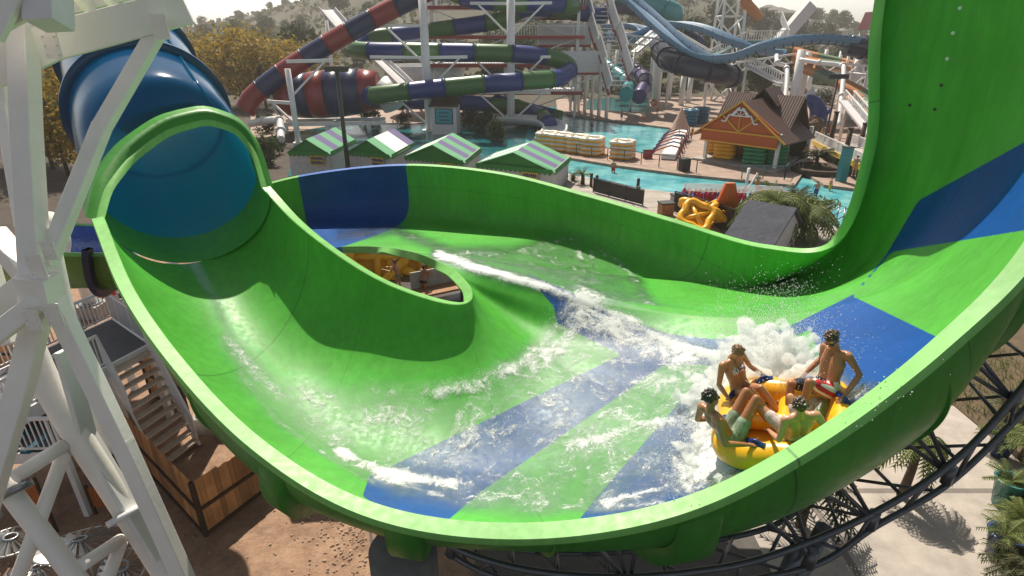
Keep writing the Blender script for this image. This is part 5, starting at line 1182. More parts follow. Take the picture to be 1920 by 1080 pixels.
# wood fences
def plankmat():
    m = mat('cedar_planks', (.42, .20, .075), .75, noise=.3, nscale=1.3); t = m.node_tree; b = t.nodes['Principled BSDF']; L = t.links.new
    g = t.nodes.new('ShaderNodeNewGeometry'); src = b.inputs['Base Color'].links[0].from_socket; mr = nd(t, 'ShaderNodeMapRange', i3=.65, i4=1.3); L(g.outputs['Random Per Island'], mr.inputs[0])
    v = t.nodes.new('ShaderNodeVectorMath'); v.operation = 'SCALE'; L(src, v.inputs[0]); L(mr.outputs[0], v.inputs['Scale']); L(v.outputs[0], b.inputs['Base Color']); return m
M['cedar'] = plankmat()
def wfence(label, a, b, h0, h1, z=0, rails=True):
    a, b = G(*a, z), G(*b, z); r = thing('wooden_fence', label, 'fence'); L = (b - a); n = int(L.length / .15); d = L.normalized(); x = d.cross(Vector((0, 0, 1))); mb = MB()
    for i in range(n):
        h = h0 + (h1 - h0) * (int(i / 5) * 5) / n; p = a + d * (i + .5) * L.length / n + x * .004 * (i % 3); mb.box(p + Vector((0, 0, h / 2)), (.143, .03, h + .02 * math.sin(i * 3.3)), M=Matrix((d, x, Vector((0, 0, 1)))).transposed())
    mb.build('planks', M['cedar'], r)
    for s in (-1, 1):
        for f in (.5, .04, ): MB().beam(a + x * s * .045 + Vector((0, 0, h0 * f + .05)), b + x * s * .045 + Vector((0, 0, h1 * f + .05)), .05, .1).build('rail', M['wood_dark'], r)
    for p, h in ((a, h0), (b, h1)): MB().beam(p, p + Vector((0, 0, h)), .1, up=(0, 1, 0)).build('post', M['wood_dark'], r)
    return r
wfence('tall cedar fence panel running from the near corner up to the ride', (388, 1006), (566, 868), 1.95, 1.7)
wfence('cedar fence panel running back beside the stair from the near corner', (386, 1004), (236, 838), 1.95, 1.9)
wfence('short cedar fence panel behind the stair under the slide rim', (286, 745), (352, 772), 2.1, 2.0)
wfence('cedar fence seen far behind through the tower braces', (-20, 700), (60, 700), 1.8, 1.8)
# inner timber box with pipe support
def supp(label, px, py, z1, r_, tilt=(0, 0), m=None):
    b = G(px, py); r = thing('support_pipe', label, 'support', (b.x, b.y, 0)); MB().box((0, 0, .35), (1.2, 1.1, .7)).build('footing', M['concrete'], r)
    MB().cyl((0, 0, .7), (0, 0, .78), r_ * 1.7, 18).build('base_plate', M['grey'], r); MB().tube([(0, 0, .75), (tilt[0], tilt[1], z1)], r_, 18).build('pipe', m or mat('pinkish_paint', (.55, .42, .36), .5), r)
supp('pinkish painted support pipe on a concrete block under the left rim', 408, 800, 6.2, .34, (-.5, .3)); supp('white support pipe on the dirt behind the platform', 178, 592, 5.0, .3, (-.3, .2), W); supp('white support pipe beside the ladder', 292, 610, 5.5, .34, (-.7, .4), W)
pier = thing('concrete_pier', 'thick grey round concrete pier under the front of the ride', 'pier', tuple(G(768, 1130)[:2]) + (0,))
pz = P(752, 1000, 9.5); pier.location = (pz.x, pz.y, 0); MB().lathe([(.0, 0), (.62, 0), (.6, 1.5), (.61, 1.52), (.58, 3), (.59, 3.02), (.57, pz.z - .35), (0, pz.z - .35)], n=40).build('shaft', mat('pier_concrete', (.17, .165, .16), .85, noise=.15, bump=.2), pier)
for i in range(3): MB().lathe([(.60, 1.1 + i * 1.3), (.615, 1.12 + i * 1.3), (.615, 1.15 + i * 1.3), (.60, 1.17 + i * 1.3)], n=40).build('strap', M['dark'], pier)
# white gate posts beside the pier
for i, (x, y) in enumerate([(706, 1085), (800, 1085)]):
    o = thing('white_stake', ['white stake left of the concrete pier', 'white stake right of the concrete pier'][i], 'post', tuple(G(x, y, 0))); MB().box((0, 0, 1), (.06, .06, 2)).build('shaft', W, o)
# ladder, work trestle
ld = thing('step_ladder', 'open aluminium step ladder standing on the bare dirt', 'ladder', tuple(G(248, 622)), .5)
for x in (-.3, .3): MB().beam((x, 0, 0), (x * .6, .55, 2.4), .06, .09).build('rail', M['grey'], ld); MB().beam((x, 1.1, 0), (x * .6, .58, 2.4), .05, .06).build('rear_rail', M['wood'], ld)
for i in range(6): q = (i + 1) / 7.5; MB().box((0, .55 * q, 2.4 * q), (.56 - .2 * q, .12, .035)).build('rung', M['grey'], ld)
for k, (x, y) in enumerate([(285, 628), (305, 655)]):
    tr_ = thing('sawhorse', ['wooden sawhorse beside the ladder', 'wooden sawhorse close to the slide rim'][k], 'sawhorse', tuple(G(x, y)), .8)
    MB().box((0, 0, .95), (1.5, .1, .12)).build('top', M['wood'], tr_)
    for sx in (-.6, .6):
        for sy in (-.35, .35): MB().beam((sx, 0, .92), (sx, sy, 0), .06).build('leg', M['wood'], tr_)
tb = thing('tool_box', 'small red tool box on the sawhorse', 'tool box', tuple(G(288, 622, .98))); MB().box((0, 0, .14), (.5, .25, .26)).build('body', mat('tool_red', (.4, .03, .03), .4), tb); MB().tube([(-.15, 0, .27), (-.15, 0, .36), (.15, 0, .36), (.15, 0, .27)], .015, 6).build('handle', M['dark'], tb)
rb = thing('red_barrow', 'red wheelbarrow on the dirt near the white support pipe', 'wheelbarrow', tuple(G(206, 566)), .6)
MB().add([(-.5, -.35, .6), (.5, -.35, .6), (.5, .35, .6), (-.5, .35, .6), (-.25, -.2, .3), (.25, -.2, .3), (.25, .2, .3), (-.25, .2, .3)], [(0, 4, 5, 1), (1, 5, 6, 2), (2, 6, 7, 3), (3, 7, 4, 0), (4, 7, 6, 5)]).build('tray', mat('barrow_red', (.4, .05, .03), .5), rb); MB().cyl((.55, -.05, .2), (.55, .05, .2), .2, 14).build('wheel', M['black'], rb)
for s in (-1, 1): MB().beam((.5, .1 * s, .25), (-.9, .3 * s, .5), .04).build('handle', M['wood'], rb)
# neighbouring trough at the left
nb = thing('side_trough', 'second green trough with wet blue inside curving away behind the tunnel mouth', 'water slide')
def sweepU(path, wd, dp, th, name, m, parent, inner=True, off=0.0):
    path = pth(path, 30); vs = []; k = 17
    for i, p in enumerate(path):
        t_ = (path[min(i + 1, 29)] - path[max(i - 1, 0)]).normalized(); x = t_.cross(Vector((0, 0, 1))).normalized(); u = x.cross(t_)
        for j in range(k): a = math.pi * j / (k - 1); vs.append(p + x * (wd + off) * math.cos(a) - u * (dp + off) * math.sin(a) ** .8)
    return MB().add(vs, [(i * k + j, i * k + j + 1, (i + 1) * k + j + 1, (i + 1) * k + j) for i in range(29) for j in range(k - 1)], 0, True).build(name, m, parent)
npath = [(250, 452, 16.4), (205, 450, 16.1), (160, 446, 16.0), (110, 448, 16.2), (50, 444, 16.6)]
sweepU(npath, 1.2, 1.35, 0, 'outer_shell', M['shell2'] if 'shell2' in M else mat('olive_green_shell', (.10, .22, .03), .4, noise=.12), nb, off=.07)
sweepU(npath, 1.2, 1.35, 0, 'lining', mat('wet_blue_lining', (.01, .09, .36), .1, noise=.2, nscale=4, bump=.4, bscale=6), nb)
q_ = pth(npath, 30)
for s in (-1, 1):
    mb = MB(); pp_ = []
    for i, p in enumerate(q_): t_ = (q_[min(i + 1, 29)] - q_[max(i - 1, 0)]).normalized(); x = t_.cross(Vector((0, 0, 1))).normalized(); pp_.append(p + x * s * 1.27)
    mb.tube(pp_, .06, 6); mb.build('rim', M['rim'], nb)
fp, ft = q_[8], (q_[9] - q_[7]).normalized(); fx = ft.cross(Vector((0, 0, 1))).normalized(); fu = fx.cross(ft); k = 24; vs = []
for j in range(k):
    a = -.15 + (math.pi + .3) * j / (k - 1)
    for rr_ in (1.22, 1.62):
        for o in (-.07, .07): vs.append(fp + fx * rr_ * math.cos(a) - fu * rr_ * math.sin(a) + ft * o)
MB().add(vs, [(j * 4 + a_, j * 4 + b_, (j + 1) * 4 + b_, (j + 1) * 4 + a_) for j in range(k - 1) for a_, b_ in ((0, 1), (1, 3), (3, 2), (2, 0))]).build('end_flange', mat('purple_black', (.02, .015, .06), .5), nb)
# metal wheels of radial blades
def wheel(label, px, py, z, R, nx, rz, n=22):
    c = G(px, py, z); r = thing('blade_wheel', label, 'metal wheel', (c.x, c.y, 0)); Mx = Matrix.Rotation(rz, 3, 'Z') @ Matrix.Rotation(nx, 3, 'X'); cc = Vector((0, 0, z)); mb = MB()
    for i in range(n):
        a0, a1 = 2 * math.pi * i / n, 2 * math.pi * (i + .68) / n; tw = .05
        pts = [(.14 * math.cos(a0), .14 * math.sin(a0), .02), (R * math.cos(a0), R * math.sin(a0), -.1 + tw), (R * math.cos(a1), R * math.sin(a1), -.1 - tw), (.14 * math.cos(a1), .14 * math.sin(a1), -.02)]
        mb.add([Mx @ Vector(p) + cc for p in pts] + [Mx @ (Vector(p) - Vector((0, 0, .012))) + cc for p in pts], [(0, 1, 2, 3), (7, 6, 5, 4), (0, 4, 5, 1), (2, 6, 7, 3)])
    mb.build('blades', M['steel'], r)
    MB().tube([Mx @ Vector((R * math.cos(a), R * math.sin(a), -.1)) + cc for a in np.linspace(0, 2 * math.pi, 40, endpoint=False)], .022, 6, closed=True).build('outer_ring', M['steel'], r)
    MB().tube([Mx @ Vector((.13 * math.cos(a), .13 * math.sin(a), 0.02)) + cc for a in np.linspace(0, 2 * math.pi, 20, endpoint=False)], .03, 6, closed=True).build('hub', M['grey'], r)
    MB().cyl((0, 0, 0), (0, 0, z - .05), .05, 8).build('stem', M['grey'], r)
M['steel'] = mat('galvanised_steel', (.45, .45, .44), .35, .85, noise=.25, nscale=3)
wheel('largest metal blade wheel standing between the round tower legs', 150, 1012, 2.4, .85, -.35, .2); wheel('metal blade wheel at the left edge beside the orange screen', 20, 1008, 2.4, .55, -.2, -.5); wheel('shadowed metal blade wheel below the round leg at the bottom', 72, 1064, 2.0, .7, -.3, .3, 20); wheel('small metal blade wheel tucked behind the lower white leg', 228, 1062, 2.0, .45, .4, .8, 18)
for k, (x, y, w_, h_, l) in enumerate([(22, 985, 1.3, 1.6, 'orange slatted screen at the left edge behind a blade wheel'), (170, 960, 1.1, .7, 'orange slatted screen behind the largest blade wheel'), (18, 560, 1.5, 1.2, 'orange board glimpsed between the tower braces')]):
    c = G(x, y, .8); o = thing('slatted_screen', l, 'screen', (c.x, c.y + .7, 0), .3 * (k - 1)); 
    for s in (-1, 1): MB().box((s * w_ / 2, 0, h_ / 2 + .2), (.07, .07, h_ + .4)).build('post', M['wood_dark'], o)
    mb = MB(); n = 14
    for i in range(n): mb.box((-w_ / 2 + w_ * (i + .5) / n, 0, h_ / 2 + .3), (w_ / n * .62, .03, h_))
    mb.build('slats', mat('rust_orange', (.42, .13, .035), .8, noise=.2) if k == 0 else bpy.data.materials['rust_orange'], o)
# ---------------------------------------------------------------- steel truss under the right of the ride
tr = thing('steel_truss', 'galvanised tubular truss curving under the front and right of the ride', 'steel truss'); M['truss'] = mat('truss_steel', (.13, .14, .155), .4, .6, noise=.15)
top = [(820, 1012, 8.9), (900, 1046, 8.9), (1010, 1072, 8.9), (1150, 1082, 8.9), (1300, 1072, 8.9), (1440, 1044, 8.9), (1630, 966, 8.9), (1785, 868, 8.8), (1900, 748, 8.7), (2010, 600, 8.6)]
bot = [(835, 1034, 9.1), (905, 1072, 9.1), (1010, 1104, 9.1), (1150, 1112, 9.1), (1310, 1100, 9.1), (1521, 1062, 9.1), (1640, 988, 9.0), (1782, 904, 9.0), (1925, 764, 8.9), (2030, 640, 8.8)]
T1, B1 = pth(top, 80), pth(bot, 80); back = [p + Vector((-.35, .9, -.15)) for p in B1]
MB().tube(T1, .055, 10).build('chord', M['truss'], tr); MB().tube(B1, .05, 10).build('chord', M['truss'], tr); MB().tube(back, .05, 10).build('chord', M['truss'], tr)
def near_shell(p):
    i = int(np.argmin(((SH[::3, 30:130:4] - np.array(p)) ** 2).sum(-1).ravel())); A = SH[::3, 30:130:4].reshape(-1, 3); return Vector(A[i])
for i in range(2, 80, 6):
    MB().cyl(B1[i], T1[min(i + 3, 79)], .032, 8).build('strut', M['truss'], tr); MB().cyl(T1[i], back[min(i + 3, 79)], .03, 8).build('strut', M['truss'], tr); MB().cyl(back[i], B1[min(i + 4, 79)], .028, 8).build('strut', M['truss'], tr)
nodes = [(848, 1026, 9), (1180, 1096, 9), (1521, 1048, 9), (1636, 975, 8.95), (1779, 890, 8.9), (1900, 752, 8.8)]
for n_ in nodes:
    c = P(*n_); MB().tube([c - Vector((.02, .02, .16)), c + Vector((.02, .02, .16))], .085, 10).build('node', M['truss'], tr)
    sp_ = near_shell(c)
    for dx in (-.75, -.2, .5): 
        e = sp_ + Vector((dx, .15 * abs(dx), .05)); e2 = near_shell(e); MB().cyl(c, e2, .035, 8).build('strut', M['truss'], tr)
for (x, y) in ((1500, 1020), (1545, 990), (1200, 1090)):
    c = P(x, y, 9.3); MB().tube([(c.x - .3, c.y + .6, 0), c], .13, 12).build('leg', M['truss'], tr)
# planting at the right edge
def pot(label, px, py, col, h=.75):
    o = thing('plant_pot', label, 'plant pot', tuple(G(px, py, .14))); MB().lathe([(0, 0), (.26, 0), (.40, h), (.44, h + .03), (.36, h + .03), (.33, h - .08), (0, h - .08)], n=20).build('pot', mat('glazed_' + str(px), col, .25), o); fronds(o, h - .05, 26, .8, M['leaf_green'], .4, name='plant')
pot('dark blue glazed pot with a green plant on the bed edge', 1872, 852, (.015, .03, .08)); pot('sea green glazed pot in the planting bed', 1878, 944, (.06, .22, .19), .9); pot('blue glazed pot at the lower right of the bed', 1870, 1040, (.02, .05, .14))
bedl = ['leafy palm nearest the truss node at the right edge', 'drooping palm above the blue pot', 'palm clump beside the sea green pot', 'yellow green palm low in the bed', 'palm clump in the bottom right corner', 'dark palm at the right edge of the picture', 'palm between the two lower pots']
for i, (x, y, h, L) in enumerate([(1892, 790, .6, .9), (1915, 860, .7, .9), (1912, 950, .5, .9), (1905, 1010, .6, .9), (1908, 1080, .5, 1.0), (1945, 900, 1.2, 1.1), (1888, 1075, .3, .7)]):
    palm(bedl[i], tuple(G(x, y, .14)), h, 44, L, M['leaf_green'] if i % 2 else M['leaf_olive'], droop=.5, trunk=.1)
palm('palm growing up from the pavement beneath the truss', G(1690, 930, .1), 2.0, 50, 1.1, M['leaf_green'], droop=.95, trunk=.12)
palm('shaded palm under the truss legs', G(1500, 985, .1), 1.6, 40, 1.5, M['leaf_dark'], droop=.8, trunk=.12)
gr = MB()
for i in range(2600):
    x, y = random.uniform(16.95, 22), random.uniform(5, 24); h = random.uniform(.15, .5); a = random.random() * 6.28; w_ = .02
    gr.add([(x - w_, y, .14), (x + w_, y, .14), (x + .25 * h * math.cos(a) * 2, y + .25 * h * math.sin(a) * 2, .14 + h)], [(0, 1, 2)])
gro = gr.build('grass', M['leaf_green']); gro['kind'] = 'stuff'; gro['label'] = 'low grass and ground cover in the planting bed'
# loading deck seen through the oval
p = G(740, 545, 2.0)
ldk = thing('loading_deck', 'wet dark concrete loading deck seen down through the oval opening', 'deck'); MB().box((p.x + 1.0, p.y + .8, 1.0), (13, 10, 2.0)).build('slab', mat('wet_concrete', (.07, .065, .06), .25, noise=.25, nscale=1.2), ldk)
wb = MB(); 
bb0 = G(830, 560, 2.0); o = thing('timber_bench', 'brown timber bench with a grey panel at the right of the oval opening', 'bench', (bb0.x, bb0.y, 2.0), .5); MB().box((0, 0, .5), (2.6, .9, .1)).build('seat', M['wood'], o); MB().box((0, .5, .9), (2.6, .08, .9)).build('backrest', M['concrete'], o)
for x in (-1.1, 1.1): MB().box((x, 0, .22), (.1, .8, .44)).build('leg', M['wood_dark'], o)
for i, (x, y, t_) in enumerate([(705, 522, (1.1, .1)), (778, 512, (1.2, -.3))]):
    q = dup(used['y'][0], G(x, y, 2.0) + Vector((0, .6, .9)), 0, ['yellow raft leaning upright behind the woman in the oval opening', 'yellow raft tipped on edge to the right in the oval opening'][i], 1.15); q.rotation_euler = (t_[0], t_[1], .3)
    if 'group' in q: del q['group']
# ---------------------------------------------------------------- people
def skin(name, c):
    m = mat(name, c, .34, noise=.08, nscale=9); b = m.node_tree.nodes['Principled BSDF']; b.inputs['Subsurface Weight'].default_value = .12; b.inputs['Subsurface Radius'].default_value = (.02, .008, .004); return m
SK1 = skin('tan_skin', (.36, .155, .075)); SK2 = skin('fair_skin', (.48, .25, .15)); SK3 = skin('warm_skin', (.42, .20, .11))
def remesh(mb, name, m, parent, vox=.011, sm=3, it=.6):
    tmp = mb.build('tmp', m); r = tmp.modifiers.new('r', 'REMESH'); r.mode = 'VOXEL'; r.voxel_size = vox; r.use_smooth_shade = True
    s = tmp.modifiers.new('s', 'SMOOTH'); s.factor = it; s.iterations = sm
    dg = bpy.context.evaluated_depsgraph_get(); me = bpy.data.meshes.new_from_object(tmp.evaluated_get(dg)); me.name = name; bpy.data.objects.remove(tmp)
    o = bpy.data.objects.new(name, me); COL.objects.link(o); o.parent = parent
    if not me.materials: me.materials.append(m)
    return o
def cap(mb, p, q, r1, r2, n=12, flat=1.0):
    p, q = Vector(p), Vector(q); d = (q - p); L = d.length; d.normalize(); pts = [p - d * r1 * .92, p - d * r1 * .6, p, p + (q - p) * .5, q, q + d * r2 * .6, q + d * r2 * .92]
    mb.tube(pts, [r1 * .38, r1 * .8, r1, (r1 + r2) / 2 * 1.03, r2, r2 * .8, r2 * .38], n); return mb
def hand(mb, w_, d, side, up, k=1.0, curl=.5):
    """w_ wrist, d pointing direction, side towards the thumb, up back of the hand"""
    d, side, up = Vector(d).normalized(), Vector(side).normalized(), Vector(up).normalized(); side = (side - d * side.dot(d)).normalized(); up = d.cross(side) * (1 if d.cross(side).dot(up) > 0 else -1)
    for s in (-.028, -.01, .01, .028): cap(mb, w_, w_ + (d * .085 + side * s) * k, .02 * k, .015 * k, 8)
    for i, (s, L) in enumerate(((-.032, .058), (-.011, .072), (.011, .076), (.032, .068))):
        a = w_ + (d * .088 + side * s) * k; b = a + (d * L * .5 - up * L * curl * .3) * k; c = b + (d * L * .4 - up * L * curl * .75) * k; cap(mb, a, b, .010 * k, .0095 * k, 7); cap(mb, b, c, .0095 * k, .008 * k, 7)
    a = w_ + (d * .02 + side * .025) * k; b = a + (d * .03 + side * .035 - up * .01) * k; c = b + (d * .035 + side * .008 - up * .015) * k; cap(mb, a, b, .014 * k, .011 * k, 7); cap(mb, b, c, .011 * k, .009 * k, 7)
def face_basis(fwd, upv):
    f = Vector(fwd).normalized(); u = Vector(upv); u = (u - f * u.dot(f)).normalized(); return f, u, u.cross(f) * -1
def person(name, label, J, sk, gaze, hairm, hairstyle='short', k=1.0, glasses=False, cat='person', vox=.011, female=False, up=Vector((0, 0, 1)), belly=1.0):
    """J: world joints. pel, che, nec, hea, shl, shr, ell, elr, hal, har, hil, hir, knl, knr, anl, anr, tol, tor"""
    root = thing(name, label, cat, (0, 0, 0)); J = {a: Vector(b) for a, b in J.items()}; mb = MB(); base = J['pel']
    sh = (J['shr'] - J['shl']).normalized(); c = 1.0 * k
    for s in (-1, 1):
        cap(mb, J['pel'] + sh * s * .07 * k, J['pel'] + (J['che'] - J['pel']) * .45 + sh * s * .06 * k, .098 * k, .085 * k * belly)
        cap(mb, J['pel'] + (J['che'] - J['pel']) * .45 + sh * s * .06 * k, J['che'] + sh * s * .075 * k, .086 * k, .098 * k)
        cap(mb, J['che'] + sh * s * .075 * k, J['nec'] + sh * s * .075 * k - (J['nec'] - J['che']).normalized() * .06 * k, .098 * k, .062 * k)
    f, u, x = face_basis(gaze, (J['hea'] - J['nec']) + up * .1)
    cap(mb, J['nec'] - (J['hea'] - J['nec']).normalized() * .05, J['hea'] - u * .05 * k - f * .01, .056 * k, .05 * k)
    Mf = Matrix((x, f, u)).transposed(); hc = J['hea']
    mb.ball(hc + u * .02 * k, (.074 * k, .094 * k, .098 * k), M=Mf, seg=18, ring=14); mb.ball(hc - u * .045 * k + f * .03 * k, (.054 * k, .058 * k, .066 * k), M=Mf, seg=14, ring=10)
    cap(mb, hc + f * .088 * k + u * .008 * k, hc + f * .108 * k - u * .022 * k, .009 * k, .014 * k, 8)                 # nose
    cap(mb, hc + f * .083 * k - u * .052 * k - x * .018 * k, hc + f * .083 * k - u * .052 * k + x * .018 * k, .009 * k, .009 * k, 8)  # lips
    cap(mb, hc + f * .07 * k - u * .09 * k, hc + f * .078 * k - u * .088 * k, .018 * k, .016 * k, 8)                    # chin
    for s in (-1, 1):
        mb.ball(hc + x * s * .077 * k - f * .005 - u * .005, (.012 * k, .02 * k, .032 * k), M=Mf, seg=8, ring=8)
        cap(mb, hc + x * s * .02 * k + f * .086 * k + u * .028 * k, hc + x * s * .05 * k + f * .074 * k + u * .026 * k, .012 * k, .010 * k, 6)   # brow
    for a, b, e, h_ in (('shl', 'ell', 'hal', -1), ('shr', 'elr', 'har', 1)):
        cap(mb, J[a] + sh * -h_ * .05 * k, J[a], .062 * k, .058 * k); cap(mb, J[a], J[a] + (J[b] - J[a]) * .35, .056 * k, .05 * k); cap(mb, J[a] + (J[b] - J[a]) * .35, J[b], .05 * k, .037 * k)
        cap(mb, J[b], J[b] + (J[e] - J[b]) * .3, .038 * k, .041 * k); cap(mb, J[b] + (J[e] - J[b]) * .3, J[e], .041 * k, .024 * k)
        d = (J[e] - J[b]).normalized(); hand(mb, J[e] + d * .01, d, sh * -h_ + f * .2, up + f * .1, k)
    for a, b, e, t_ in (('hil', 'knl', 'anl', 'tol'), ('hir', 'knr', 'anr', 'tor')):
        cap(mb, J[a], J[a] + (J[b] - J[a]) * .4, .088 * k, .078 * k); cap(mb, J[a] + (J[b] - J[a]) * .4, J[b], .078 * k, .054 * k)
        cap(mb, J[b], J[b] + (J[e] - J[b]) * .35, .052 * k, .056 * k); cap(mb, J[b] + (J[e] - J[b]) * .35, J[e], .056 * k, .033 * k)
        d = (J[t_] - J[e]).normalized(); cap(mb, J[e] - d * .03, J[t_] - d * .03, .036 * k, .026 * k); cap(mb, J[t_] - d * .05, J[t_], .032 * k, .02 * k)
        for i in range(5): o_ = sh * (-.03 + .015 * i) * k; cap(mb, J[t_] + o_, J[t_] + o_ + d * (.028 - .003 * abs(i - 1)), .010 * k, .009 * k, 6)
    if female:
        for s in (-1, 1): mb.ball(J['che'] + sh * s * .075 + J['_front'] * .075 + (J['nec'] - J['che']) * .05, .06)
    remesh(mb, 'body', sk, root, vox)
    hb = MB(); 
    hb.ball(hc + u * .038 * k - f * .012 * k, (.083 * k, .100 * k, .092 * k), M=Mf, seg=18, ring=12)
    rr = random.Random(len(label) * 7)
    for i in range(90 if hairstyle == 'short' else 60):
        a, b = rr.random() * 6.28, rr.uniform(.05, 1.75); v = Vector((math.sin(b) * math.cos(a), math.sin(b) * math.sin(a), math.cos(b)))
        if v.y > .35 and v.z < .55: continue
        w_ = hc + Mf @ Vector((v.x * .083, v.y * .1, v.z * .09)) * k + u * .036 * k - f * .014 * k; cap(hb, w_, w_ + (Mf @ v) * rr.uniform(.006, .02) * k + Vector((rr.uniform(-.01, .01), rr.uniform(-.01, .01), 0)), .015 * k, .008 * k, 6)
    if hairstyle == 'tied':
        for i in range(16): a0 = hc - f * .08 * k + x * rr.uniform(-.05, .05) - u * .02; cap(hb, a0, a0 - f * rr.uniform(.0, .05) - u * rr.uniform(.04, .12), .018, .008, 6)
    # keep the face clear
    ho = remesh(hb, 'hair', hairm, root, .007, 1, .4)
    bm = bmesh.new(); bm.from_mesh(ho.data); dl = []
    for v in bm.verts:
        q = (v.co - hc); l = Vector((q.dot(x), q.dot(f), q.dot(u))) / k
        if l.y > .035 and l.z < .052 and abs(l.x) < .075: dl.append(v)
        elif l.z < -.06 and l.y > -.03: dl.append(v)
        elif abs(l.x) > .06 and l.z < -.0 and l.y > .0: dl.append(v)
    bmesh.ops.delete(bm, geom=dl, context='VERTS'); bm.to_mesh(ho.data); bm.free()
    if glasses:
        gm = MB()
        for s in (-1, 1): gm.ball(hc + x * s * .034 * k + f * .088 * k + u * .006, (.028 * k, .012 * k, .019 * k), M=Mf, seg=12, ring=8); cap(gm, hc + x * s * .06 * k + f * .078 * k + u * .01, hc + x * s * .08 * k + u * .008, .005, .004, 6)
        cap(gm, hc + x * .012 + f * .095 * k + u * .01, hc - x * .012 + f * .095 * k + u * .01, .004, .004, 6); gm.build('sunglasses', M['black'], root)
    else:
        for s in (-1, 1):
            e = MB().ball(hc + x * s * .033 * k + f * .078 * k + u * .004 * k, (.013 * k, .010 * k, .008 * k), M=Mf, seg=10, ring=8); e.build('eye', M['black'], root)
    return root, sh, (f, u, x, hc)
def trunks(root, J, m, k=1.0, L=.75, mats=None, name='swim_trunks', waist=.25):
    J = {a: Vector(b) for a, b in J.items()}; sh = (J['shr'] - J['shl']).normalized()
    mb = MB()
    for s in (-1, 1): cap(mb, J['pel'] + sh * s * .07 * k, J['pel'] + (J['che'] - J['pel']) * waist + sh * s * .065 * k, .108 * k, .1 * k)
    for a, b in (('hil', 'knl'), ('hir', 'knr')): cap(mb, J[a], J[a] + (J[b] - J[a]) * L, .105 * k, .090 * k)
    return remesh(mb, name, m, root, .012, 2)
hair_d = mat('dark_hair', (.02, .012, .009), .35, noise=.3, nscale=30); hair_b = mat('brown_hair', (.06, .03, .017), .35, noise=.3, nscale=30); hair_l = mat('light_brown_hair', (.20, .11, .06), .6, noise=.3, nscale=30)
# raft with four riders, lying on the banked surface
_hs = [hit(*p) for p in ((1355, 868), (1470, 815), (1590, 760), (1480, 770), (1420, 800))]
RN = Vector((0, 0, 0))
for h_, n_ in _hs: n_ = n_ if n_.z > 0 else -n_; RN += n_
RN.normalize(); RC = hit(1470, 818)[0]
RX = (P(1610, 762, 8.5) - P(1330, 862, 8.1)); RX = (RX - RN * RX.dot(RN)).normalized(); RY = RN.cross(RX)
# blend the raft's tilt towards level a little: it floats on the wave it rides
RN = Vector((RN.x * .5, RN.y * .2, RN.z + .15)).normalized(); RX = (RX - RN * RX.dot(RN)).normalized(); RY = RN.cross(RX)
RS = 0.86
BASE = RC - RN * .02 + RY * .02 + RX * .08
def rw(x, y, z): return BASE + RX * x + RY * y + RN * z
def four_raft():
    r = thing('raft', 'yellow raft with a blue underside carrying four riders up the slide wall', 'raft'); R = 1.0; tr_ = .27; n = 72; pts = []
    for a in np.linspace(0, 2 * math.pi, n, endpoint=False):
        q = R * (1 + .13 * math.cos(4 * a)); pts.append(Vector((q * math.cos(a), q * math.sin(a), tr_)))
    mb = MB(); mb.tube(pts, tr_, 20, closed=True); mb.m = [0 if (sum(mb.v[i][2] for i in f) / 4) > tr_ * .62 else 1 for f in mb.f]
    mb.v = [tuple(rw(v[0] * RS, v[1] * RS, v[2] * RS)) for v in mb.v]; mb.build('tube', [M['ryel'], mat('blue_vinyl_base', (.01, .11, .2), .35)], r)
    fl = MB(); fl.poly([rw(p.x * .9, p.y * .9, .1) for p in pts]); fl.poly([rw(p.x * .9, p.y * .9, .07) for p in pts][::-1]); fl.build('floor', M['ryel'], r)
    for a in (0, math.pi / 4, math.pi / 2, math.pi * .75):
        MB().tube([rw(math.cos(a + math.pi) * .62, math.sin(a + math.pi) * .62, .2), rw(0, 0, .24), rw(math.cos(a) * .62, math.sin(a) * .62, .2)], [.12, .14, .12], 12).build('cross_tube', M['ryel'], r) if a in (math.pi / 4, math.pi * .75) else None
    for a in (-.38, .38, 1.19, 1.95, 2.76, 3.52, 4.33, 5.1):
        q = R * (1 + .13 * math.cos(4 * a)) * RS; c = [rw((q - .02) * math.cos(a + e), (q - .02) * math.sin(a + e), tr_ * RS * 2 + .0 + .055 * math.sin((e + .12) / .24 * math.pi)) for e in np.linspace(-.12, .12, 7)]; MB().tube(c, .022, 8).build('handle', M['rblu'], r)
        MB().tube([rw((q - .02) * math.cos(a + e), (q - .02) * math.sin(a + e), tr_ * RS * 2 - .015) for e in (-.16, 0, .16)], .05, 8).build('handle_patch', M['rblu'], r)
four_raft()
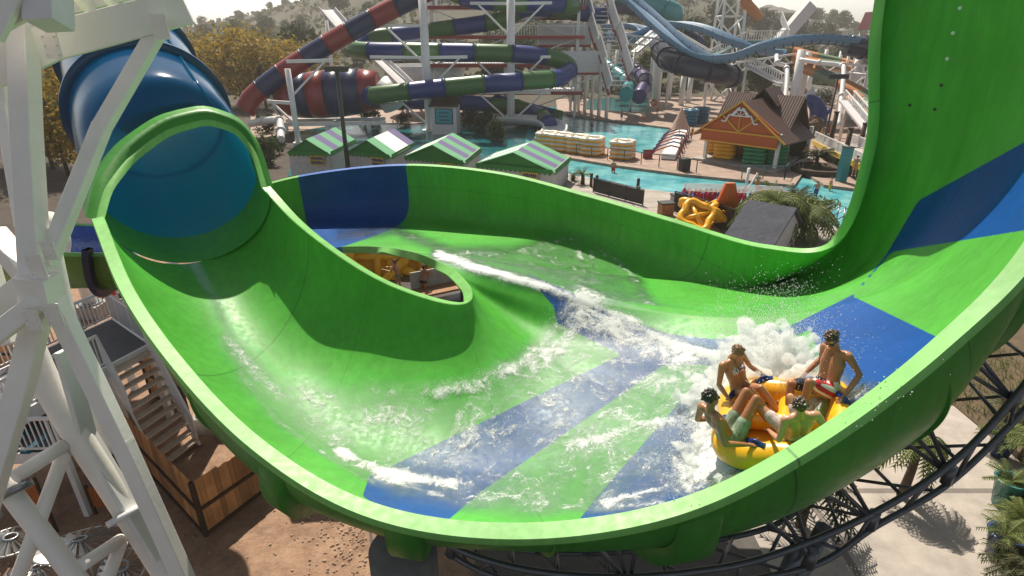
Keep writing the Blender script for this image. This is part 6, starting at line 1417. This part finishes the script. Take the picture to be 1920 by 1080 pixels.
def seated(ang, rad_=.86, lean=.28, yaw=0.0, knees=(.36, .36), spread=(.13, .13), headup=0, k=1.0, ht=.55, armout=.0, headf=.06, footd=.60, kneef=.36, ks=1.13):
    k = k * ks; ht = ht - .10; rad_ = rad_ * 1.0
    """a rider on the tube at angle ang facing the centre"""
    f = Vector((-math.cos(ang + yaw), -math.sin(ang + yaw), 0)); s = Vector((-f.y, f.x, 0)); o = Vector((rad_ * math.cos(ang), rad_ * math.sin(ang), ht))
    def w_(a, b, c): p = o + (f * a + s * b) * k + Vector((0, 0, c * k)); return rw(*p)
    b = -lean
    J = dict(pel=w_(0, 0, 0), che=w_(b * .75, 0, .33), nec=w_(b * 1.15 + .02, 0, .52), hea=w_(b * 1.15 + headf, 0, .665 + headup),
             shl=w_(b * 1.1, .185, .465), shr=w_(b * 1.1, -.185, .465), ell=w_(b - .06 + armout, .30, .20), elr=w_(b - .06 + armout, -.30, .20), hal=w_(.08 + armout, .33, .05), har=w_(.08 + armout, -.33, .05),
             hil=w_(.04, .09, -.03), hir=w_(.04, -.09, -.03), knl=w_(kneef, spread[0], knees[0]), knr=w_(kneef, -spread[1], knees[1]), anl=w_(footd, .10, -.24), anr=w_(footd, -.12, -.24), tol=w_(footd + .17, .10, -.28), tor=w_(footd + .17, -.12, -.28))
    J['_front'] = (w_(1, 0, 0) - w_(0, 0, 0)).normalized(); return J, w_
# right rider: brown hair, star and stripe trunks
J, wf = seated(.05, .84, .20, knees=(.34, .16), spread=(.12, .20), kneef=.40)
_J = dict(J); g_ = wf(1, .25, -.35) - wf(0, 0, 0)
pr, sh, fb = person('person', 'shirtless man in star and stripe trunks at the upper end of the raft', {a: b for a, b in J.items() if a != '_front'}, SK1, g_, hair_b, glasses=True, up=RN, k=1.13)
fm = bpy.data.materials.new('star_stripe_cloth'); fm.use_nodes = True; t = fm.node_tree; L = t.links.new; b = t.nodes['Principled BSDF']; b.inputs['Roughness'].default_value = .8
tc = t.nodes.new('ShaderNodeTexCoord'); mp = t.nodes.new('ShaderNodeMapping'); mp.inputs['Rotation'].default_value = (.3, .5, .9); L(tc.outputs['Object'], mp.inputs[0])
wv = nd(t, 'ShaderNodeTexWave', Scale=3.6); L(mp.outputs[0], wv.inputs['Vector']); c1 = t.nodes.new('ShaderNodeValToRGB'); c1.color_ramp.interpolation = 'CONSTANT'; c1.color_ramp.elements[0].color = (.45, .02, .03, 1); c1.color_ramp.elements[1].position = .5; c1.color_ramp.elements[1].color = (.7, .66, .63, 1); L(wv.outputs['Fac'], c1.inputs[0])
vo = nd(t, 'ShaderNodeTexVoronoi', Scale=24, Randomness=.25); L(tc.outputs['Object'], vo.inputs['Vector']); c2 = t.nodes.new('ShaderNodeValToRGB'); c2.color_ramp.interpolation = 'CONSTANT'; c2.color_ramp.elements[0].color = (.7, .7, .7, 1); c2.color_ramp.elements[1].position = .26; c2.color_ramp.elements[1].color = (.012, .014, .035, 1); L(vo.outputs['Distance'], c2.inputs[0])
gm_ = t.nodes.new('ShaderNodeNewGeometry'); dt = t.nodes.new('ShaderNodeVectorMath'); dt.operation = 'DOT_PRODUCT'; L(gm_.outputs['Position'], dt.inputs[0]); sd_ = (J['hir'] - J['hil']).normalized(); dt.inputs[1].default_value = sd_
gt = t.nodes.new('ShaderNodeMath'); gt.operation = 'GREATER_THAN'; L(dt.outputs['Value'], gt.inputs[0]); gt.inputs[1].default_value = J['pel'].dot(sd_) ; mx = nd(t, 'ShaderNodeMix', data_type='RGBA'); L(gt.outputs[0], mx.inputs[0]); L(c1.outputs[0], mx.inputs[6]); L(c2.outputs[0], mx.inputs[7]); L(mx.outputs[2], b.inputs['Base Color'])
trunks(pr, {a: b for a, b in J.items() if a != '_front'}, fm, 1.13)
tq_ = J['shl'] + (J['ell'] - J['shl']) * .3
# left rider
J, wf = seated(math.pi - .05, .98, .16, knees=(.42, .42), spread=(.15, .05), kneef=.46, footd=.72)
pr, sh, fb = person('person', 'black haired shirtless teenager with raised knees at the lower end of the raft', {a: b for a, b in J.items() if a != '_front'}, SK1, wf(1, 0, -.05) - wf(0, 0, 0), hair_d, glasses=True, up=RN, k=1.13)
trunks(pr, {a: b for a, b in J.items() if a != '_front'}, mat('patterned_trunks', (.2, .28, .2), .8, noise=.5, nscale=14), 1.13, L=.45)
# woman at the far side
J, wf = seated(math.pi / 2 + .12, .86, .06, knees=(.18, .22), yaw=0, spread=(.02, .14), headf=.14, kneef=.38, armout=.05, headup=-.03)
J['hal'] = wf(.12, -.0 + .42, .0); 
pr, sh, fb = person('person', 'woman in a floral bikini looking down at the far side of the raft', {a: b for a, b in J.items()}, SK3, wf(.75, -.45, -.55) - wf(0, 0, 0), hair_l, 'tied', female=True, up=RN, k=1.06)
fl_ = bpy.data.materials.new('floral_cloth'); fl_.use_nodes = True; t = fl_.node_tree; vo = nd(t, 'ShaderNodeTexVoronoi', Scale=38); tc = t.nodes.new('ShaderNodeTexCoord'); t.links.new(tc.outputs['Object'], vo.inputs['Vector']); rp = t.nodes.new('ShaderNodeValToRGB'); rp.color_ramp.interpolation = 'CONSTANT'
rp.color_ramp.elements[0].color = (.65, .6, .6, 1); rp.color_ramp.elements[1].position = .75; rp.color_ramp.elements[1].color = (.05, .13, .2, 1); e = rp.color_ramp.elements.new(.35); e.color = (.6, .05, .10, 1); e = rp.color_ramp.elements.new(.55); e.color = (.65, .6, .62, 1)
sx_ = t.nodes.new('ShaderNodeSeparateColor'); t.links.new(vo.outputs['Color'], sx_.inputs[0]); t.links.new(sx_.outputs[0], rp.inputs[0]); t.links.new(rp.outputs[0], t.nodes['Principled BSDF'].inputs['Base Color']); M['floral'] = fl_
bt = MB()
for s in (-1, 1): bt.ball(J['che'] + sh * s * .072 + J['_front'] * .083 + (J['nec'] - J['che']) * .05, .064); cap(bt, J['che'] + sh * s * .08 + J['_front'] * .1, J['nec'] + sh * s * .04 + J['_front'] * .03, .02, .008, 6); cap(bt, J['che'] + sh * s * .1 + J['_front'] * .06, J['che'] + sh * s * .175, .03, .02, 6)
remesh(bt, 'bikini_top', fl_, pr, .009, 2); trunks(pr, J, fl_, 1.0, L=.12, name='bikini_bottom', waist=.08)
# near rider, seen from behind, low against the rim
J, wf = seated(-math.pi / 2 - .45, .62, .24, knees=(.24, .34), spread=(.34, .05), kneef=.34, k=.93, headf=-.02, ht=.62)
pr, sh, fb = person('person', 'brown haired boy seen from behind at the near side of the raft', {a: b for a, b in J.items() if a != '_front'}, SK2, wf(1, .1, 0) - wf(0, 0, 0), hair_b, up=RN, k=1.05)
trunks(pr, {a: b for a, b in J.items() if a != '_front'}, mat('pink_floral_trunks', (.5, .42, .4), .8, noise=.35, nscale=20), 0.98, L=.7)
# people standing
def standing(label, base, fdir, sk, hairm, style='short', h=1.7, bend=0.0, cloth=None, fem=False, arm=0.0, z=None, female_top=None):
    k = h / 1.72; f = Vector(fdir).normalized(); s = Vector((-f.y, f.x, 0)); b0 = Vector(base)
    def w_(a, b, c): return b0 + (f * a + s * b) * k + Vector((0, 0, c * k))
    J = dict(pel=w_(-.02, 0, .92), che=w_(bend * .5, 0, 1.24), nec=w_(bend, 0, 1.44), hea=w_(bend + .03, 0, 1.585), shl=w_(bend * .95, .18, 1.40), shr=w_(bend * .95, -.18, 1.40),
             ell=w_(bend + .12 * arm, .27, 1.15), elr=w_(bend + .12 * arm, -.27, 1.15), hal=w_(bend + .1 + .35 * arm, .26, .98 + .25 * arm), har=w_(bend + .1 + .35 * arm, -.24, .98 + .2 * arm),
             hil=w_(0, .09, .88), hir=w_(0, -.09, .88), knl=w_(.06, .11, .48), knr=w_(-.02, -.11, .48), anl=w_(.04, .11, .07), anr=w_(-.1, -.11, .07), tol=w_(.2, .12, .03), tor=w_(.06, -.12, .03), _front=f)
    r, sh, fb = person('person', label, J if fem else {a: b for a, b in J.items() if a != '_front'}, sk, w_(1, 0, -.1) - w_(0, 0, 0), hairm, style, k=k, vox=.016, female=fem)
    if fem:
        bt = MB()
        for q in (-1, 1): bt.ball(J['che'] + sh * q * .072 + f * .08, .064); cap(bt, J['che'] + sh * q * .1 + f * .05, J['che'] + sh * q * .17, .03, .02, 6)
        remesh(bt, 'bikini_top', cloth or M['floral'], r, .012, 1); trunks(r, J, cloth or M['floral'], k, L=.1, name='bikini_bottom', waist=.08)
    else: trunks(r, {a: b for a, b in J.items() if a != '_front'}, cloth or M['tblue'], k, L=.7)
    return r
standing('woman in a bikini reaching for a yellow raft inside the oval opening', G(748, 548, 2.02), (-1, .2, 0), SK1, hair_b, 'tied', 1.68, .08, mat('green_bikini', (.1, .16, .08), .8), True, arm=1.0)
standing('person stooping beside the bench inside the oval opening', G(796, 560, 2.02), (.3, .8, 0), SK1, hair_d, 'tied', 1.66, .14, mat('dark_bikini', (.05, .03, .05), .8), True, arm=.6)
far = [(1538, 262, (.8, -.3, 0), mat('yellow_cloth', (.6, .4, .03), .8), 'bather in yellow shorts standing right of the rock pile'), (1552, 256, (-1, 0, 0), mat('red_cloth', (.5, .03, .03), .8), 'bather in red shorts by the lamp post'), (1480, 238, (0, -1, 0), M['tblue'], 'bather in blue shorts beside the paired columns'),
       (1296, 262, (1, .3, 0), mat('orange_cloth', (.55, .2, .04), .8), 'bather in orange shorts walking past the blue raft stack'), (1232, 216, (-.5, -1, 0), M['redtrim'], 'lifeguard in red trunks near the thick white column'), (1508, 300, (.2, -1, 0), M['tblue'], 'bather in blue trunks standing on the deck right of the hut')]
for x, y, f, c, l in far: standing(l, G(x, y, DECK), f, SK3, hair_d, 'short', 1.75, .02, c)
protos_ = [o for o in bpy.data.objects if o.parent is None and o.get('category') == 'person' and 'bather' in o.get('label', '')]
for i, (x, y, l) in enumerate([(1275, 285, 'bather walking on the paving right of the hoop rack'), (1205, 232, 'bather on the deck behind the upper pool'), (1165, 226, 'second bather on the deck behind the upper pool'), (1420, 345, 'bather wading in the river in front of the hut'), (1530, 360, 'bather standing in the wide pool'), (1556, 352, 'second bather in the wide pool, nearer the deck'), (1150, 318, 'bather floating upright in the river near the potted plants'), (1110, 236, 'bather standing in the upper pool'), (1600, 330, 'bather on the boardwalk near the slide wall'), (1500, 210, 'bather beyond the blue sculpture')]):
    s_ = protos_[i % len(protos_)]; b_ = s_.children[0]; me_ = b_.data; vl_ = list(me_.vertices)[::50]; c_ = Vector((sum(v.co.x for v in vl_) / len(vl_), sum(v.co.y for v in vl_) / len(vl_), 0))
    zz = -.75 if ('river' in l or 'pool,' in l or 'the wide pool' in l or 'upper pool' in l and 'in the' in l) else (1.65 if 'boardwalk' in l else 0)
    t_ = G(x, y, DECK + max(zz, 0)); R_ = Matrix.Rotation(i * 1.3, 4, 'Z'); q = dup(s_, (0, 0, 0), 0, l); q.matrix_world = Matrix.Translation((t_.x, t_.y, zz)) @ R_ @ Matrix.Translation((-c_.x, -c_.y, 0))
ring_ = thing('lifebuoy', 'red ring buoy hung on the thick white column', 'lifebuoy'); c_ = G(1228, 200); d_ = 13 / drop(200); q_ = P(1226, 193, d_ - 1.0); MB().tube([q_ + Vector((.55 * math.cos(a), 0, .55 * math.sin(a))) for a in np.linspace(0, 6.283, 24, endpoint=False)], .16, 8, closed=True).build('ring', mat('buoy_red', (.5, .03, .03), .5), ring_)
# ---------------------------------------------------------------- running water and spray
from mathutils import noise as mnoise
def pl_d(pts, X, Y):
    d = np.full(X.shape, 1e9)
    for (ax, ay), (bx, by) in zip(pts[:-1], pts[1:]):
        ex, ey = bx - ax, by - ay; t = np.clip(((X - ax) * ex + (Y - ay) * ey) / max(ex * ex + ey * ey, 1e-9), 0, 1); d = np.minimum(d, np.hypot(X - ax - t * ex, Y - ay - t * ey))
    return d
def soft(poly, X, Y, w_): return 1 / (1 + np.exp(-sdf(poly, X, Y) / w_))
dn = np.zeros(PX.shape)
def addd(v):
    global dn
    dn = np.maximum(dn, v)
fl1 = [(440, 705), (560, 715), (700, 735), (860, 745), (960, 690), (1030, 620), (1050, 560), (1110, 560), (1250, 640), (1340, 662), (1480, 655), (1548, 740), (1400, 860), (1300, 925), (1140, 962), (960, 968), (860, 958), (740, 930), (610, 850), (500, 770)]
mA = TT < 12; mB = TT > 14
A_ = lambda v: np.where(mA, v, 0)
addd(A_(soft(fl1, PX, PY, 9) * .46))
def line(pts, w_, a, msk=None, pw=2): addd((1 if msk is None else msk) * a * .84 * np.exp(-(pl_d(pts, PX, PY) / w_) ** pw))
line([(1075, 560), (1048, 615), (985, 680), (900, 722), (820, 740)], 22, .72, mA); line([(1100, 570), (1060, 640), (1000, 690)], 30, .8, mA)
line([(820, 478), (900, 505), (1000, 532), (1080, 562), (1180, 600), (1260, 648), (1340, 668), (1440, 672)], 13, 1.0, 1)
line([(1090, 560), (1180, 630), (1290, 680)], 45, .8, mA); line([(840, 735), (760, 745), (700, 735)], 26, .5, mA)
line([(300, 330), (330, 420), (352, 480)], 24, .55, mA); line([(345, 460), (400, 560), (440, 640)], 12, .42, mA); line([(430, 640), (500, 720), (560, 770), (640, 795)], 22, .62, mA); line([(450, 700), (520, 790), (620, 860), (700, 905)], 8, .5, mA)
line([(640, 850), (720, 890), (850, 908)], 17, .95, mA); line([(700, 895), (840, 935)], 8, .7, mA); line([(900, 920), (1000, 945), (1120, 955), (1240, 945)], 12, .6, mA); line([(1100, 830), (1200, 800), (1280, 790)], 22, .7, mA); line([(1130, 945), (1250, 915), (1310, 890)], 12, .7, mA)
addd(A_(soft([(1290, 730), (1330, 690), (1400, 655), (1480, 640), (1530, 680), (1550, 760), (1440, 860), (1300, 920), (1265, 915), (1290, 840)], PX, PY, 14) * 1.0)); line([(1555, 700), (1600, 740), (1640, 735)], 20, .6, mA)
line([(640, 440), (740, 432), (840, 470), (900, 490)], 14, .45, 1 * (TT > 12)); line([(860, 475), (960, 475), (1060, 450), (1120, 462), (1180, 510), (1232, 600)], 16, .55, 1 * (TT > 11)); line([(1085, 462), (1098, 520), (1080, 560)], 9, .6, 1 * (TT > 11)); line([(1110, 470), (1110, 520), (1108, 570)], 9, .6, 1 * (TT > 11))
addd((TT > 11) * soft([(830, 475), (950, 468), (1060, 448), (1150, 480), (1225, 590), (1100, 560), (980, 520)], PX, PY, 8) * .40); addd((TT > 11) * soft([(1200, 560), (1350, 590), (1500, 560), (1590, 500), (1500, 575), (1300, 612)], PX, PY, 6) * .22)
_br = np.array([[mnoise.noise(Vector((S[i, j, 0] * 1.6, S[i, j, 1] * 1.6, 3))) for j in range(0, NS, 4)] for i in range(0, NT, 4)])
_bx = np.repeat(np.repeat(_br, 4, 0), 4, 1)[:NT, :NS]; _bx = np.pad(_bx, ((0, NT - _bx.shape[0]), (0, NS - _bx.shape[1])), 'edge')
for _ in range(4): _bx[1:-1, 1:-1] = (_bx[:-2, 1:-1] + _bx[2:, 1:-1] + _bx[1:-1, :-2] + _bx[1:-1, 2:]) / 4
dn = np.clip(dn * (1 + .55 * _bx), 0, 1)
wet = np.clip(dn * 3, 0, 1)
hgt_f = dn ** 2
OFF = (.012 + .03 * hgt_f)[..., None]
from mathutils import noise as mnoise
Fm = S + N * OFF
# ripples carried in the geometry of the sheet where foam is thick
sel = np.argwhere(dn > .45)
for i, j in sel[:: 1]:
    p = S[i, j]; v = mnoise.noise(Vector((p[0] * 2.2, p[1] * 3.4, p[2] * 2))) + .5 * mnoise.noise(Vector((p[0] * 6, p[1] * 8, p[2] * 5))); Fm[i, j] += N[i, j] * .025 * dn[i, j] * (v + .4)
def film_mat():
    m = bpy.data.materials.new('foamy_water'); m.use_nodes = True; t = m.node_tree; L = t.links.new; b = t.nodes['Principled BSDF']; out = t.nodes['Material Output']
    at = nd(t, 'ShaderNodeAttribute', attribute_name='foam'); g = t.nodes.new('ShaderNodeNewGeometry')
    wn = nd(t, 'ShaderNodeTexNoise', Scale=1.6, Detail=4); L(g.outputs['Position'], wn.inputs['Vector'])
    ws = t.nodes.new('ShaderNodeVectorMath'); ws.operation = 'SCALE'; ws.inputs['Scale'].default_value = .9; L(wn.outputs['Color'], ws.inputs[0])
    wa = t.nodes.new('ShaderNodeVectorMath'); wa.operation = 'ADD'; L(g.outputs['Position'], wa.inputs[0]); L(ws.outputs[0], wa.inputs[1])
    vo = nd(t, 'ShaderNodeTexVoronoi', feature='DISTANCE_TO_EDGE', Scale=1.1); L(wa.outputs[0], vo.inputs['Vector'])
    vl = nd(t, 'ShaderNodeMapRange', i1=.0, i2=.055, i3=1., i4=0.); L(vo.outputs['Distance'], vl.inputs[0])
    n1 = nd(t, 'ShaderNodeTexNoise', Scale=48, Detail=4, Roughness=.8); L(wa.outputs[0], n1.inputs['Vector'])
    n2 = nd(t, 'ShaderNodeTexNoise', Scale=4.5, Detail=6, Roughness=.7); L(wa.outputs[0], n2.inputs['Vector'])
    def ma(op, a, b_):
        q = t.nodes.new('ShaderNodeMath'); q.operation = op
        for i, v in enumerate((a, b_)):
            if hasattr(v, 'is_linked'): L(v, q.inputs[i])
            else: q.inputs[i].default_value = v
        return q.outputs[0]
    d = at.outputs['Fac']; base = ma('ADD', ma('MULTIPLY', n1.outputs['Fac'], .95), ma('MULTIPLY', n2.outputs['Fac'], .75))
    lines = ma('MULTIPLY', ma('MULTIPLY', vl.outputs[0], n2.outputs['Fac']), .12)
    v = ma('ADD', ma('ADD', base, lines), ma('MULTIPLY', d, .72))
    f = nd(t, 'ShaderNodeMapRange', i1=1.22, i2=1.42); L(v, f.inputs[0]); gate = nd(t, 'ShaderNodeMapRange', i1=.08, i2=.4); L(d, gate.inputs[0])
    fo = ma('MULTIPLY', f.outputs[0], gate.outputs[0]); fo = ma('MINIMUM', fo, .93)
    b.inputs['Base Color'].default_value = (.80, .84, .84, 1); b.inputs['Roughness'].default_value = .5
    bp = t.nodes.new('ShaderNodeBump'); bp.inputs['Strength'].default_value = .9; bp.inputs['Distance'].default_value = .03; L(base, bp.inputs['Height']); L(bp.outputs[0], b.inputs['Normal'])
    tr = t.nodes.new('ShaderNodeBsdfTransparent'); tr.inputs[0].default_value = (.95, 1, .98, 1); gl = t.nodes.new('ShaderNodeBsdfGlossy'); gl.inputs['Roughness'].default_value = .08; L(bp.outputs[0], gl.inputs['Normal'])
    fr = t.nodes.new('ShaderNodeFresnel'); fr.inputs[0].default_value = 1.13; L(bp.outputs[0], fr.inputs['Normal']); wm = ma('MULTIPLY', fr.outputs[0], gate.outputs[0])
    m1 = t.nodes.new('ShaderNodeMixShader'); L(wm, m1.inputs[0]); L(tr.outputs[0], m1.inputs[1]); L(gl.outputs[0], m1.inputs[2])
    m2 = t.nodes.new('ShaderNodeMixShader'); L(fo, m2.inputs[0]); L(m1.outputs[0], m2.inputs[1]); L(b.outputs[0], m2.inputs[2]); L(m2.outputs[0], out.inputs[0]); return m
def film():
    me = bpy.data.meshes.new('water'); idx = np.arange(NT * NS).reshape(NT, NS); q = np.stack([idx[:-1, :-1], idx[1:, :-1], idx[1:, 1:], idx[:-1, 1:]], -1).reshape(-1, 4)
    keep = (dn.ravel()[q] > .06).any(1); q = q[keep]; uq, inv = np.unique(q, return_inverse=True); q = inv.reshape(-1, 4)
    me.from_pydata(Fm.reshape(-1, 3)[uq].tolist(), [], q.tolist()); me.polygons.foreach_set('use_smooth', [True] * len(q)); a = me.attributes.new('foam', 'FLOAT', 'POINT'); a.data.foreach_set('value', dn.ravel()[uq].astype(np.float32)); me.materials.append(film_mat())
    o = bpy.data.objects.new('water', me); COL.objects.link(o); o['kind'] = 'stuff'; o['label'] = 'thin sheet of foaming water running over the slide'
film()
# spray: droplets thrown up behind the raft and along the wave crest
OCT = np.array([(1, 0, 0), (-1, 0, 0), (0, 1, 0), (0, -1, 0), (0, 0, 1), (0, 0, -1)], float); OF = np.array([(0, 2, 4), (2, 1, 4), (1, 3, 4), (3, 0, 4), (2, 0, 5), (1, 2, 5), (3, 1, 5), (0, 3, 5)])
pts, rs = [], []
def burst(px, py, n, sp, hmax, r0, r1, pw=1.0):
    for _ in range(n):
        x, y = px + random.gauss(0, sp[0]), py + random.gauss(0, sp[1]); h = hit(x, y)
        if h[0] is None: continue
        nn_ = h[1] if h[1].z > 0 else -h[1]; q = (random.random() ** 2.2) * hmax * random.random() ** pw
        p = h[0] + (nn_ * .5 + Vector((-.1, -.3, .8))) * q + Vector((random.gauss(0, .05), random.gauss(0, .05), random.gauss(0, .05))); pts.append(p); rs.append(random.uniform(r0, r1) * random.random() ** .7 + .0025)
burst(1405, 732, 17000, (52, 38), 1.7, .003, .009, .5); burst(1475, 690, 10000, (38, 30), 1.5, .003, .009, .5); burst(1340, 790, 3500, (35, 45), .7, .004, .012); burst(1285, 865, 1800, (20, 30), .4, .004, .011); burst(1420, 665, 2500, (65, 22), 1.1, .003, .009)
burst(1560, 700, 1000, (45, 35), .9, .003, .009); burst(1440, 640, 900, (100, 40), 1.5, .003, .008); burst(1600, 735, 500, (30, 16), .5, .003, .009)
for t_ in np.linspace(0, 1, 40):
    x = np.interp(t_, [0, .3, .6, 1], [820, 1000, 1150, 1330]); y = np.interp(t_, [0, .3, .6, 1], [480, 532, 585, 668]); burst(x, y, 45, (10, 5), .16, .003, .008)
    x = np.interp(t_, [0, .5, 1], [1080, 980, 800]); y = np.interp(t_, [0, .5, 1], [560, 690, 745]); burst(x, y, 40, (14, 9), .08, .003, .007)
pts = np.array([list(p) for p in pts]); rs = np.array(rs)
_e = pts - np.array(BASE); _k = (np.hypot(_e[:, 0], _e[:, 1]) > 1.25) | (np.random.default_rng(3).random(len(pts)) < .12); pts = pts[_k]; rs = rs[_k]
V = (pts[:, None] + OCT[None] * rs[:, None, None]).reshape(-1, 3); Fq = (OF[None] + 6 * np.arange(len(pts))[:, None, None]).reshape(-1, 3)
me = bpy.data.meshes.new('spray'); me.from_pydata(V.tolist(), [], Fq.tolist()); me.polygons.foreach_set('use_smooth', [True] * len(Fq)); wm_ = mat('spray_white', (.86, .88, .88), .4); me.materials.append(wm_)
_t = wm_.node_tree; _tr = _t.nodes.new('ShaderNodeBsdfTranslucent'); _tr.inputs[0].default_value = (.9, .92, .92, 1); _ms = _t.nodes.new('ShaderNodeMixShader'); _ms.inputs[0].default_value = .5; _t.links.new(_t.nodes['Principled BSDF'].outputs[0], _ms.inputs[1]); _t.links.new(_tr.outputs[0], _ms.inputs[2]); _t.links.new(_ms.outputs[0], _t.nodes['Material Output'].inputs[0])
o = bpy.data.objects.new('spray', me); COL.objects.link(o); o['kind'] = 'stuff'; o['label'] = 'white spray thrown up behind the raft'
# frothy body of the splash
fb_ = MB()
for (x, y, s) in [(1290, 770, .2), (1310, 820, .18), (1275, 850, .14), (1300, 880, .12), (1345, 750, .3), (1330, 715, .30), (1360, 690, .34), (1400, 672, .34), (1440, 662, .34), (1480, 664, .3), (1300, 745, .24), (1515, 690, .3), (1420, 690, .4), (1395, 745, .34), (1365, 770, .3), (1425, 715, .36), (1460, 700, .36), (1490, 700, .3), (1340, 800, .24), (1430, 750, .3), (1400, 705, .24), (1310, 840, .17), (1285, 870, .14), (1515, 720, .22), (1475, 740, .28), (1330, 760, .18), (1370, 725, .2), (1290, 900, .12), (1535, 735, .18)]:
    h = hit(x, y)
    if h[0] is not None:
        for _ in range(14): fb_.ball(h[0] + Vector((random.gauss(0, s * .5), random.gauss(0, s * .5), s * random.uniform(.0, 1.9))), s * random.uniform(.22, .42), seg=10, ring=8)
fo = remesh(fb_, 'splash', wm_, None, .04, 3); fo['kind'] = 'stuff'; fo['label'] = 'frothing white water behind the raft'
_m = bpy.data.materials.new('dense_spray'); _m.use_nodes = True; _t = _m.node_tree; _t.nodes.remove(_t.nodes['Principled BSDF']); _v = _t.nodes.new('ShaderNodeVolumePrincipled'); _v.inputs['Color'].default_value = (.97, .98, .98, 1); _v.inputs['Anisotropy'].default_value = .1
_g = _t.nodes.new('ShaderNodeNewGeometry'); _n = nd(_t, 'ShaderNodeTexNoise', Scale=7, Detail=6, Roughness=.75); _t.links.new(_g.outputs['Position'], _n.inputs['Vector']); _r = nd(_t, 'ShaderNodeMapRange', i1=.43, i2=.68, i3=0., i4=34.); _t.links.new(_n.outputs['Fac'], _r.inputs[0]); _t.links.new(_r.outputs[0], _v.inputs['Density']); _t.links.new(_v.outputs[0], _t.nodes['Material Output'].inputs['Volume'])
fo.data.materials.clear(); fo.data.materials.append(_m)
SC.cycles.volume_max_steps = 256; SC.cycles.volume_bounces = 6
hb_ = MB().box((0, 420, 48), (1300, 960, 99)).build('haze', bpy.data.materials.new('air')); hb_['kind'] = 'stuff'; hb_['label'] = 'pale warm haze in the distant air'
_m = hb_.data.materials[0]; _m.use_nodes = True; _t = _m.node_tree; _t.nodes.remove(_t.nodes['Principled BSDF']); _v = _t.nodes.new('ShaderNodeVolumePrincipled'); _v.inputs['Color'].default_value = (.95, .93, .9, 1); _v.inputs['Density'].default_value = .00035; _v.inputs['Anisotropy'].default_value = .3
_t.links.new(_v.outputs[0], _t.nodes['Material Output'].inputs['Volume'])
